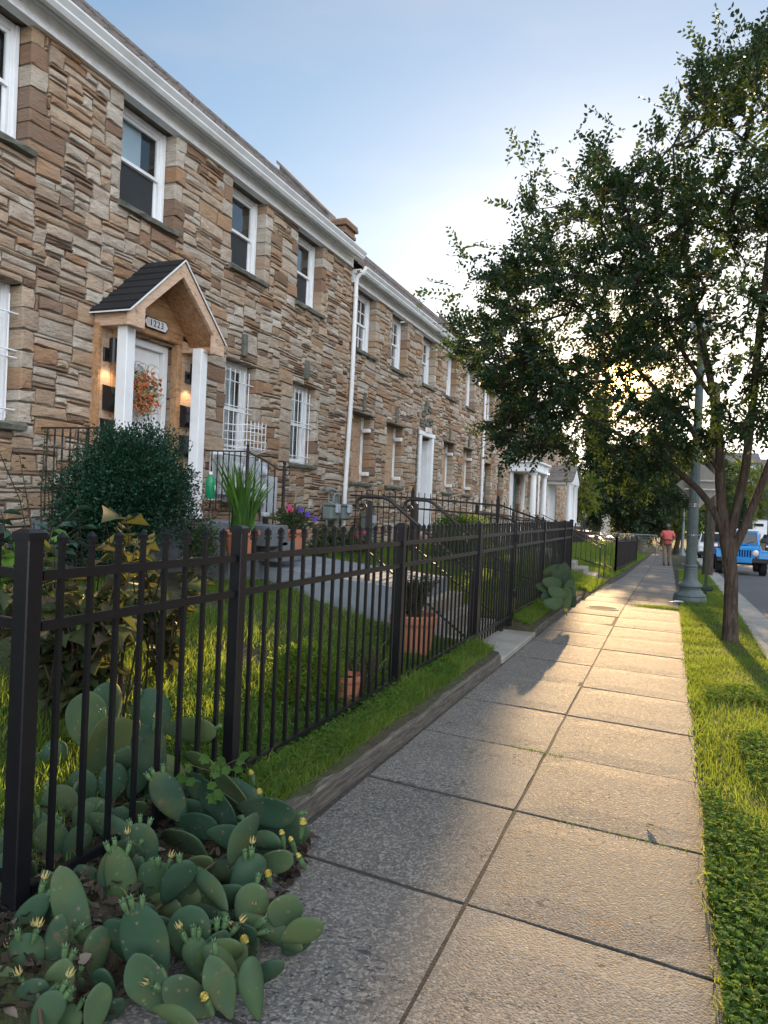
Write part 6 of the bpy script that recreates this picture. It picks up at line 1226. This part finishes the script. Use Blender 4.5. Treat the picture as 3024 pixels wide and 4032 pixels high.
vg = sample(90000, .08, 1.0, 1.9, 30, 2.3); keep = vg[:, 0] > np.array([redge(y)-.01 for y in vg[:, 1]])+rng.normal(0, .018, len(vg)); vg = vg[keep]
blades(vg, hts(vg, .03, .085), rng.uniform(.003, .007, len(vg))*(1+vg[:, 1]*.04), 'verge_grass', M['grass'], gz=lambda x, y: base(y)-.015, lean=.8)['kind'] = 'stuff'
n = 16000; cv = sample(n, .10, .85, 1.9, 7.5, 1.5); keep = (cv[:, 0] > np.array([redge(y)-.015 for y in cv[:, 1]])) & (np.array([mnoise.noise(Vector((x*2.5, y*1.2, 4))) for x, y in cv]) > -.28+.12*(cv[:, 1]-2)); cv = cv[keep]; P, D, U, Ls = [], [], [], []
for x, y in cv:
    h = random.uniform(.015, .075); a0 = random.uniform(0, 6.28)
    for k in range(3): a = a0+k*2.1; P.append((x, y, h)); D.append((math.cos(a), math.sin(a), random.uniform(-.2, .5))); U.append((random.gauss(0, .3), random.gauss(0, .3), 1)); Ls.append(random.uniform(.012, .022))
Ls = np.array(Ls); leaves(P, D, U, Ls, Ls*.95, rng.beta(2, 2, len(P)), 'verge_clover', M['clover'])['kind'] = 'stuff'
bk = sample(60000, -5.5, -1.5, 14.8, 46, 1.4); bk = bk[~((bk[:, 1] > 19.6) & (bk[:, 1] < 21) & (bk[:, 0] > -3.6))]; bk = bk[bk[:, 0] < np.array([ledge(y) for y in bk[:, 1]])+.03]
blades(bk, hts(bk, .05, .14), rng.uniform(.010, .022, len(bk)), 'bank_grass', M['grass'], lean=.6)['kind'] = 'stuff'
b2 = sample(30000, -5.9, -1.75, 9.3, 14.9, 1.0); blades(b2, hts(b2, .05, .12), rng.uniform(.006, .012, len(b2)), 'lawn_grass', M['grass'], lean=.5)['kind'] = 'stuff'
eg = np.column_stack([-1.70-.22*rng.random(11000)**1.4, rng.uniform(2.9, 13.6, 11000)]); eg = eg[~((eg[:, 1] > 7.45) & (eg[:, 1] < 9.3))]; blades(eg, hts(eg, .02, .17), rng.uniform(.004, .008, len(eg)), 'edge_grass', M['grass'], lean=.9)['kind'] = 'stuff'
n = 9000; cv = np.column_stack([rng.uniform(-2.9, -1.72, n), rng.uniform(2.8, 7.3, n)]); P, D, U = [], [], []
for x, y in cv:
    h = G(x, y)+random.uniform(.015, .07); a0 = random.uniform(0, 6.28)
    for k in range(3): a = a0+k*2.1; P.append((x, y, h)); D.append((math.cos(a), math.sin(a), random.uniform(-.2, .5))); U.append((random.gauss(0, .3), random.gauss(0, .3), 1))
leaves(P, D, U, .018, .017, rng.beta(2, 2, len(P)), 'lawn_clover', M['clover'])['kind'] = 'stuff'
# weeds in the joints, tuft on the far walk
n = 900; jx = []
for k in range(n):
    a, b_, yj = random.choice(((-1.2, -.55, 4.83), (-.5, .1, 3.83), (-.95, -.62, 4.83))); jx.append((rng.uniform(a, b_), 0)); x = jx[-1][0]; jx[-1] = (x, yj-.1*(x-cx(yj))+rng.normal(0, .008))
blades(np.array(jx)[:260], rng.uniform(.008, .022, 260), .004, 'joint_weeds', M['clover'], gz=lambda x, y: -.01, lean=.9)['kind'] = 'stuff'
tf = np.column_stack([rng.normal(-.15, .22, 3000), rng.normal(13.7, .10, 3000)]); tf = tf[tf[:, 0] > -.75]; blades(tf, rng.uniform(.015, .05, len(tf)), .008, 'walk_weeds', M['grass'], gz=lambda x, y: base(y)-.005, lean=1.2, tint=rng.uniform(.5, 1, len(tf)))['kind'] = 'stuff'
n = 420; dl = np.column_stack([rng.uniform(.28, 1.0, n), rng.uniform(2, 14, n)]); leaves(np.column_stack([dl, rng.uniform(.02, .06, n)]), np.column_stack([rng.normal(size=(n, 2)), rng.normal(0, .2, n)]), np.tile([0, 0, 1.], (n, 1))+rng.normal(0, .4, (n, 3)), rng.uniform(.012, .035, n), rng.uniform(.008, .02, n), rng.uniform(.4, 1, n), 'fallen_leaves', M['dead'])['kind'] = 'stuff'
dg_ = sample(9000, .12, 1.0, 1.9, 9, 1.5); dg_ = dg_[dg_[:, 0] > np.array([redge(y)+.05 for y in dg_[:, 1]])]; blades(dg_, rng.uniform(.05, .12, len(dg_)), rng.uniform(.002, .004, len(dg_)), 'tall_grass', M['grass'], gz=lambda x, y: -.01, lean=.8)['kind'] = 'stuff'
n = 230; ll = np.column_stack([rng.uniform(-1.6, .2, n), rng.uniform(2, 20, n)]); leaves(np.column_stack([ll, [base(y)+.006 for x, y in ll]]), np.column_stack([rng.normal(size=(n, 2)), np.zeros(n)]), np.tile([0, 0, 1.], (n, 1))+rng.normal(0, .15, (n, 3)), rng.uniform(.006, .02, n), rng.uniform(.003, .01, n), rng.uniform(0, 1, n), 'fallen_debris', M['dead'])['kind'] = 'stuff'
c = at(2545, 3245, Z=.006); leaves([c], [Vector((.6, -.5, .2))], [(0, .3, 1)], .07, .03, [.9], 'crisp_leaf', M['dead'])
bpy.data.objects['crisp_leaf']['label'] = 'curled brown leaf lying on the sidewalk at the grass edge'; bpy.data.objects['crisp_leaf']['category'] = 'leaf'
t = [(2665, 2370, .12, .05, 'crumpled white paper scrap near the lamp post base')]
for u, v, a, b_, lb in t:
    c = at(u, v, Z=-.02); s = MB(); s.add([(-a, -b_, 0), (a, -b_*.8, .01), (a*.9, b_, .02), (-a*.7, b_, .004), (0, 0, .03)], [(0, 1, 4), (1, 2, 4), (2, 3, 4), (3, 0, 4)]); o = s.build('paper_scrap', M['white']); o.location = c; tag(o, lb, 'litter')
# ------------------------------------------------------------------ vehicles
def car_mats(name, col): return mat(name, col, .25, .03, 2, 0)
M['tyre'] = mat('tyre', (.018, .018, .018), .85, .2, 20, .3, 60); M['blue'] = mat('bright_blue_paint', (.0, .25, .62), .22, .03, 2, 0, spec=.6); M['carwhite'] = mat('white_car_paint', (.70, .71, .72), .22, .03, 2, 0, spec=.6); M['carblack'] = mat('black_car_paint', (.015, .015, .017), .2, .05, 2, 0, spec=.6); M['carglass'] = mat('tinted_car_glass', (.025, .035, .045), .06, .05, 2, 0, spec=.8); M['headlight'] = mat('headlight_lens', (.75, .77, .78), .12, .03, 2, 0, spec=.8); M['plastic_black'] = M['black_plastic']; M['silver'] = mat('silver_trim', (.55, .56, .57), .25, .05, 2, 0, metal=.8); M['red_paint'] = mat('dark_red_paint', (.22, .03, .04), .25, .05, 2, 0)
def wheel(t, x, y, r=.38, wd=.24, side=1):
    s = MB(); n = 22; h = wd/2; prof = [(r*.62, -h), (r*.92, -h), (r, -h*.7), (r, h*.7), (r*.92, h), (r*.62, h)]; s.lathe(prof, (0, 0, 0), n); o = s.build('wheel', M['tyre'], t, smooth=True); o.location = (x, y, r); o.rotation_euler = (0, R(90), 0)
    s = MB(); s.lathe([(r*.62, -h*.3), (r*.6, side*h*.3), (r*.45, side*h*.55), (r*.12, side*h*.6), (.01, side*h*.62)], (0, 0, 0), n); s.build('rim', M['silver'], o)
def jeep():
    t = thing('parked_jeep', 'bright blue off-road vehicle with white roof parked at the kerb behind the elm trunk', 'car', (2.36, 32.3, base(33.5)-.13)); B = 'blue'
    s = MB(); s.box(-.73, .73, .55, 3.6, .62, 1.18, bev=.05); s.prism([(-.0, 1.06), (.25, 1.14), (.95, 1.20), (.95, .62), (-.0, .62)], 0, -.55, .55); s.box(-.70, .70, .95, 3.55, 1.18, 1.22); s.build('body', M[B], t)
    s = MB(); s.prism([(-.02, 1.07), (.3, 1.17), (1.0, 1.235), (1.0, 1.215), (.3, 1.15), (-.02, 1.05)], 0, -.60, .60); s.box(-.25, .25, .35, .8, 1.19, 1.235, bev=.02); s.build('hood', M[B], t)
    s = MB(); n = 7
    s.box(-.64, .64, -.06, 0, 1.0, 1.09, bev=.015); s.box(-.64, .64, -.06, 0, .66, .74, bev=.01); s.box(-.64, -.33, -.055, 0, .74, 1.0, bev=.01); s.box(.33, .64, -.055, 0, .74, 1.0, bev=.01)
    for k in range(8): x = -.33+.66*k/7; s.box(x-.022, x+.022, -.07, -.01, .735, 1.005, bev=.006)
    gr = s.build('grille', M[B], t); s = MB(); s.box(-.33, .33, -.012, -.002, .74, 1.0); s.build('grille_void', M['room'], gr)
    for sg in (-1, 1):
        s = MB(); s.lathe([(.11, 0), (.11, .02), (.095, .035), (.05, .045), (.01, .05)], (0, 0, 0), 18); o = s.build('headlight', M['headlight'], t, smooth=True); o.location = (sg*.47, -.055, .90); o.rotation_euler = (R(90), 0, 0)
        s = MB(); s.lathe([(.125, -.01), (.128, .012), (.112, .018)], (0, 0, 0), 18); o2 = s.build('bezel', M['silver'], o)
        s = MB(); s.lathe([(.04, 0), (.04, .015), (.01, .02)], (0, 0, 0), 12); o = s.build('turn_signal', M['black_plastic'], t); o.location = (sg*.50, -.06, .72); o.rotation_euler = (R(90), 0, 0)
        # front fender: flat topped trapezoid flare
        for (ya, yb, nm) in ((-.12, .92, 'front_fender'), (2.35, 3.4, 'rear_fender')):
            s = MB(); x0, x1 = sg*.60, sg*.93
            pr = [(ya, .70), (ya+.04, .92), (ya+.22, 1.0), (yb-.25, 1.0), (yb, .72), (yb-.08, .72), (yb-.29, .94), (ya+.24, .94), (ya+.1, .88), (ya+.06, .70)]
            s.prism(pr, 0, min(x0, x1), max(x0, x1)); s.build(nm, M[B], t)
        s = MB(); s.box(min(sg*.75, sg*.98), max(sg*.75, sg*.98), 1.15, 1.25, 1.30, 1.48, bev=.03); s.box(min(sg*.70, sg*.80), max(sg*.70, sg*.80), 1.17, 1.22, 1.33, 1.38); s.build('mirror', M['black_plastic'], t)
        wheel(t, sg*.79, .38, .40, .25, sg); wheel(t, sg*.79, 2.86, .40, .25, sg)
        s = MB(); s.box(sg*.735-.004, sg*.735+.004, 1.25, 2.25, 1.24, 1.66); s.build('side_window', M['carglass'], t)
    # windshield frame, glass, roof
    s = MB(); a = ((-.66, 1.0, 1.20), (.66, 1.0, 1.20), (.60, 1.22, 1.72), (-.60, 1.22, 1.72))
    for p, q_ in ((0, 1), (1, 2), (2, 3), (3, 0)): s.beam(a[p], a[q_], .07, .07)
    s.build('windshield_frame', M[B], t); s = MB(); s.add(a, [(0, 1, 2, 3)]); s.build('windshield', M['carglass'], t)
    s = MB(); s.beam((-.3, .98, 1.24), (.05, 1.03, 1.36), .012, .012); s.beam((.2, .98, 1.24), (.5, 1.03, 1.34), .012, .012); s.build('wiper', M['black_plastic'], t)
    s = MB(); s.box(-.68, .68, 1.18, 3.55, 1.72, 1.80, bev=.04); s.box(-.66, .66, 2.3, 3.5, 1.22, 1.72, bev=.03); s.box(-.67, .67, 1.22, 1.3, 1.22, 1.72); s.build('roof', M['carwhite'], t)
    s = MB(); s.box(-.93, -.30, -.30, -.10, .52, .70, bev=.03); s.box(.30, .93, -.30, -.10, .52, .70, bev=.03); s.build('bumper', M['black_plastic'], t); s = MB(); s.box(-.34, .34, -.33, -.08, .50, .71, bev=.03); s.build('bumper_centre', M[B], t)
    s = MB(); s.box(-.7, .7, .1, 3.5, .42, .62); s.lathe([(.06, 0), (.06, .5)], (-.4, .3, .36), 8); s.build('underbody', M['tyre'], t)
jeep()
def suv(label, x, y, paint, name='parked_suv', L_=4.6, W_=1.9, H_=1.72, grp='cars parked along the street', det=True):
    t = thing(name, label, 'car', (x, y, base(y)-.13), 0, grp); w_ = W_/2
    s = MB(); pr = [(.0, .35), (.0, .82), (.12, .98), (.95, 1.08), (L_-.1, 1.1), (L_, .9), (L_, .35)]; s.prism(pr, 0, -w_, w_); 
    bm = bmesh.new(); o = s.build('body', M[paint], t); bm.from_mesh(o.data); bmesh.ops.bevel(bm, geom=[e for e in bm.edges], offset=.06, segments=2, affect='EDGES'); bm.to_mesh(o.data); bm.free()
    s = MB(); s.add([(-w_+.08, .95, 1.06), (w_-.08, .95, 1.06), (w_-.24, 1.65, H_-.05), (-w_+.24, 1.65, H_-.05), (-w_+.08, L_-.3, 1.08), (w_-.08, L_-.3, 1.08), (w_-.24, L_-.6, H_-.05), (-w_+.24, L_-.6, H_-.05)], [(0, 1, 2, 3), (5, 4, 7, 6), (1, 5, 6, 2), (4, 0, 3, 7), (3, 2, 6, 7)]); s.build('glasshouse', M['carglass'], t)
    s = MB(); s.box(-w_+.22, w_-.22, 1.55, L_-.55, H_-.07, H_, bev=.03); 
    for sg in (-1, 1): s.beam((sg*(w_-.08), .93, 1.06), (sg*(w_-.23), 1.63, H_-.04), .05, .05); s.beam((sg*(w_-.07), 2.5, 1.08), (sg*(w_-.23), 2.5, H_-.04), .04, .05)
    s.build('roof', M[paint], t)
    if det:
        s = MB(); s.box(-.62, .62, -.03, .03, .66, .86, bev=.01); g_ = s.build('grille', M['room'], t); s = MB()
        for k in range(7): xx = -.54+1.08*k/6; s.box(xx-.05, xx+.05, -.045, -.028, .68, .84, bev=.008)
        s.build('grille_slot', M['silver'], g_)
        s = MB(); s.box(-w_+.03, w_-.03, -.05, .05, .48, .62, bev=.02); s.build('bumper', M[paint], t); s = MB(); s.box(-w_+.06, w_-.06, -.03, .08, .25, .47, bev=.02); s.build('air_intake', M['black_plastic'], t)
        for sg in (-1, 1): s = MB(); s.box(min(sg*.64, sg*.90), max(sg*.64, sg*.90), -.02, .1, .72, .84, bev=.02); s.build('headlight', M['headlight'], t); s = MB(); s.box(min(sg*w_, sg*(w_+.18)), max(sg*w_, sg*(w_+.18)), 1.15, 1.27, 1.08, 1.24, bev=.03); s.build('mirror', M[paint], t)
    for sg in (-1, 1): wheel(t, sg*(w_-.12), .85, .36, .23, sg); wheel(t, sg*(w_-.12), L_-.95, .36, .23, sg)
    return t
suv('white SUV with a black grille parked behind the blue off-road vehicle', 2.2, 53, 'carwhite')
suv('glossy black SUV at the right edge, beyond the blue off-road vehicle', 7.6, 68, 'carblack')
suv('dark car far along the kerb behind the white SUV', 2.2, 61, 'carblack', 'parked_car', H_=1.5)
t = suv('white van among the trees beyond the corner lawn', -8.2, 60, 'carwhite', 'parked_van', H_=2.1); t.rotation_euler = (0, 0, R(80)); t = suv('silver car under the trees beyond the corner lawn', -4.4, 61.5, 'carwhite', 'parked_car', H_=1.45); t.rotation_euler = (0, 0, R(85)); t = suv('dark red car under the trees beyond the corner lawn', -5.2, 57, 'red_paint', 'parked_car', H_=1.45); t.rotation_euler = (0, 0, R(95))
# ------------------------------------------------------------------ buildings across the street
def town(label, x0, x1, y0, y1, h, wallm, name='townhouse', win=True):
    t = thing(name, label, 'house', (0, 0, 0), 0, 'houses across the street'); z0 = base(y0)-.3; s = MB(); s.box(x0, x1, y0, y1, z0, z0+h); s.build('wall', M[wallm], t); s = MB(); s.box(x0-.15, x1+.15, y0-.2, y1+.15, z0+h, z0+h+.25, bev=.03); s.prism([(y0-.2, z0+h+.25), (y1+.15, z0+h+.25), ((y0+y1)/2, z0+h+1.9)], 0, x0-.1, x1+.1); s.build('roof', M['shingle'], t)
    if win:
        for k in range(int((h-1)//2.7)):
            x = x0+.8
            while x+1.0 < x1:
                s = MB(); s.box(x-.08, x+.98, y0-.05, y0+.02, z0+1.1+2.8*k-.08, z0+2.68+2.8*k, bev=.01); w_ = s.build('window', M['white'], t); s = MB(); s.box(x, x+.9, y0-.062, y0-.052, z0+1.1+2.8*k, z0+2.6+2.8*k); s.build('pane', M['carglass'], w_); x += 1.9
        y = y0+1
        while y < y1-1.2:
            for k in range(int((h-1)//2.7)): s = MB(); s.box(x0-.05, x0+.02, y, y+1.0, z0+1.1+2.8*k, z0+2.6+2.8*k, bev=.01); w_ = s.build('window', M['white'], t); s = MB(); s.box(x0-.062, x0-.052, y+.08, y+.92, z0+1.18+2.8*k, z0+2.52+2.8*k); s.build('pane', M['carglass'], w_)
            y += 2.4
    return t
M['siding'] = mat('pale_siding', (.58, .62, .66), .6, .06, 1, .1, 10); M['grey_siding'] = mat('blue_grey_siding', (.13, .155, .185), .7, .1, 2, .1, 10); M['cream'] = mat('cream_render', (.5, .48, .42), .8, .1, 1, .1, 10); M['brick'] = mat('red_brown_brick', (.22, .11, .08), .9, .2, 3, .2, 30)
town('tall pale grey townhouse at the end of the street seen between the elm limbs', 3.2, 9.6, 108, 118, 10.5, 'siding')
town('blue-grey townhouse behind the white garage at the right edge', 9.9, 17.5, 106, 118, 9.6, 'grey_siding', win=False)
gd = thing('garage', 'white garage box with a narrow dark window beside the blue-grey townhouse', 'garage', (0, 0, 0)); s = MB(); z_ = base(100); s.box(8.3, 9.9, 100, 104, z_-.3, z_+2.9, bev=.02); s.build('wall', M['white'], gd); s = MB(); s.box(8.5, 9.5, 99.95, 100.02, z_+2.1, z_+2.45); s.build('window', M['room'], gd); s = MB(); s.box(8.2, 10.0, 99.9, 104.1, z_+2.9, z_+3.0); s.build('roof', M['grey_siding'], gd)
town('low cream house far at the end of the sidewalk', -22, -9, 98, 108, 5.4, 'cream')
town('brick house far behind the trees beyond the corner lawn', -40, -20, 86, 96, 7.4, 'brick')
town('brick row across the street nearest the camera, outside the right edge', 14.5, 24, -6, 28, 7.5, 'brick')
# ------------------------------------------------------------------ the walking man
def skin(name, pts, edges, m, parent, lv=2):
    me = bpy.data.meshes.new(name); me.from_pydata([p[:3] for p in pts], edges, []); me.materials.append(m); o = bpy.data.objects.new(name, me); COL.objects.link(o); o.parent = parent
    md = o.modifiers.new('skin', 'SKIN'); md.use_smooth_shade = True
    for i, p in enumerate(pts): r_ = p[3]; me.skin_vertices[0].data[i].radius = (r_, p[4] if len(p) > 4 else r_)
    me.skin_vertices[0].data[0].use_root = True
    ss = o.modifiers.new('sub', 'SUBSURF'); ss.levels = lv; ss.render_levels = lv
    return o
M['skin'] = mat('dark_skin', (.075, .035, .022), .5, .1, 20, .05, 60); M['coral'] = mat('coral_tshirt', (.66, .14, .12), .9, .08, 12, .4, 25, bd=.02); M['khaki'] = mat('khaki_trousers', (.24, .19, .13), .9, .1, 12, .4, 25, bd=.02); M['shoe'] = mat('dark_shoe', (.02, .018, .016), .6, .1, 20, .1, 60); M['cap'] = mat('grey_hair', (.12, .11, .10), .9, .2, 60, .3, 90)
man = thing('person', 'man in a coral T-shirt and khaki trousers walking towards us with hands held together', 'person', (-.42, 33.2, base(33.2)), R(8))
# faces -Y; x to his left/right; about 1.74 m
P = [(0, 0, .95, .15, .11), (0, 0, 1.12, .15, .11), (0, .0, 1.30, .17, .115), (0, .01, 1.42, .12, .09), (0, 0, 1.50, .052), (0, -.01, 1.56, .055), (0, -.015, 1.63, .078, .092), (0, -.01, 1.70, .06, .07),
     (-.16, .01, 1.42, .062), (-.27, .03, 1.17, .046), (-.14, -.20, 1.08, .034), (-.05, -.27, 1.09, .028), (.16, .01, 1.42, .062), (.27, .03, 1.17, .046), (.14, -.20, 1.07, .034), (.05, -.27, 1.09, .028),
     (-.09, 0, .86, .092), (-.10, -.06, .48, .062), (-.10, .0, .10, .045), (-.11, -.12, .05, .04), (.09, 0, .86, .092), (.10, .05, .48, .062), (.10, .16, .11, .045), (.11, .05, .04, .04)]
E_ = [(0, 1), (1, 2), (2, 3), (3, 4), (4, 5), (5, 6), (6, 7), (3, 8), (8, 9), (9, 10), (10, 11), (3, 12), (12, 13), (13, 14), (14, 15), (0, 16), (16, 17), (17, 18), (18, 19), (0, 20), (20, 21), (21, 22), (22, 23)]
bd = skin('body', P, E_, M['skin'], man)
for sg in (-1, 1):
    for k, (dx, dz, L_) in enumerate(((-.02, .022, .075), (-.005, .008, .085), (.0, -.006, .08), (-.004, -.02, .065))): 
        skin('finger', [(sg*.05, -.272, 1.09+dz*.8, .010), (sg*.03+dx*.2, -.30, 1.088+dz, .009), (-sg*.01, -.305, 1.085+dz, .008), (-sg*.03, -.29, 1.083+dz, .007)], [(0, 1), (1, 2), (2, 3)], M['skin'], bd, 1)
    skin('thumb', [(sg*.055, -.265, 1.10, .011), (sg*.04, -.285, 1.125, .010), (sg*.015, -.30, 1.13, .008)], [(0, 1), (1, 2)], M['skin'], bd, 1)
    s = MB(); s.lathe([(.004, -.02), (.014, 0), (.004, .02)], (sg*.083, -.005, 1.635), 8); s.build('ear', M['skin'], man)
    s = MB(); s.lathe([(.002, -.006), (.008, 0), (.002, .006)], (sg*.030, -.096, 1.645), 8); s.build('eye', M['white'], man)
s = MB(); s.add([(-.016, -.1, 1.605), (.016, -.1, 1.605), (0, -.125, 1.61), (0, -.1, 1.645)], [(0, 1, 2), (0, 2, 3), (1, 3, 2)]); s.build('nose', M['skin'], man); s = MB(); s.box(-.026, .026, -.104, -.092, 1.575, 1.583); s.build('mouth', M['red_paint'], man)
skin('tshirt', [(0, 0, .86, .185, .135), (0, 0, 1.0, .18, .13), (0, 0, 1.2, .185, .13), (0, .005, 1.36, .18, .125), (0, .01, 1.455, .10, .08), (-.17, .01, 1.41, .088), (-.255, .025, 1.21, .074), (.17, .01, 1.41, .088), (.255, .025, 1.21, .074)], [(0, 1), (1, 2), (2, 3), (3, 4), (3, 5), (5, 6), (3, 7), (7, 8)], M['coral'], man)
skin('trousers', [(0, 0, .93, .16, .12), (-.095, 0, .82, .105), (-.10, -.05, .48, .082), (-.10, .0, .12, .062), (.095, 0, .82, .105), (.10, .04, .48, .082), (.10, .15, .13, .062)], [(0, 1), (1, 2), (2, 3), (0, 4), (4, 5), (5, 6)], M['khaki'], man)
for x, y in ((-.105, -.02), (.105, .13)): skin('shoe', [(x, y+.05, .055, .05), (x, y-.05, .045, .052, .04), (x, y-.17, .035, .045, .03)], [(0, 1), (1, 2)], M['shoe'], man, 2)
s = MB(); s.lathe([(.086, 1.655), (.084, 1.69), (.07, 1.73), (.035, 1.757), (.005, 1.763)], (0, .005, 0), 16); s.build('cap', M['cap'], man, smooth=True)
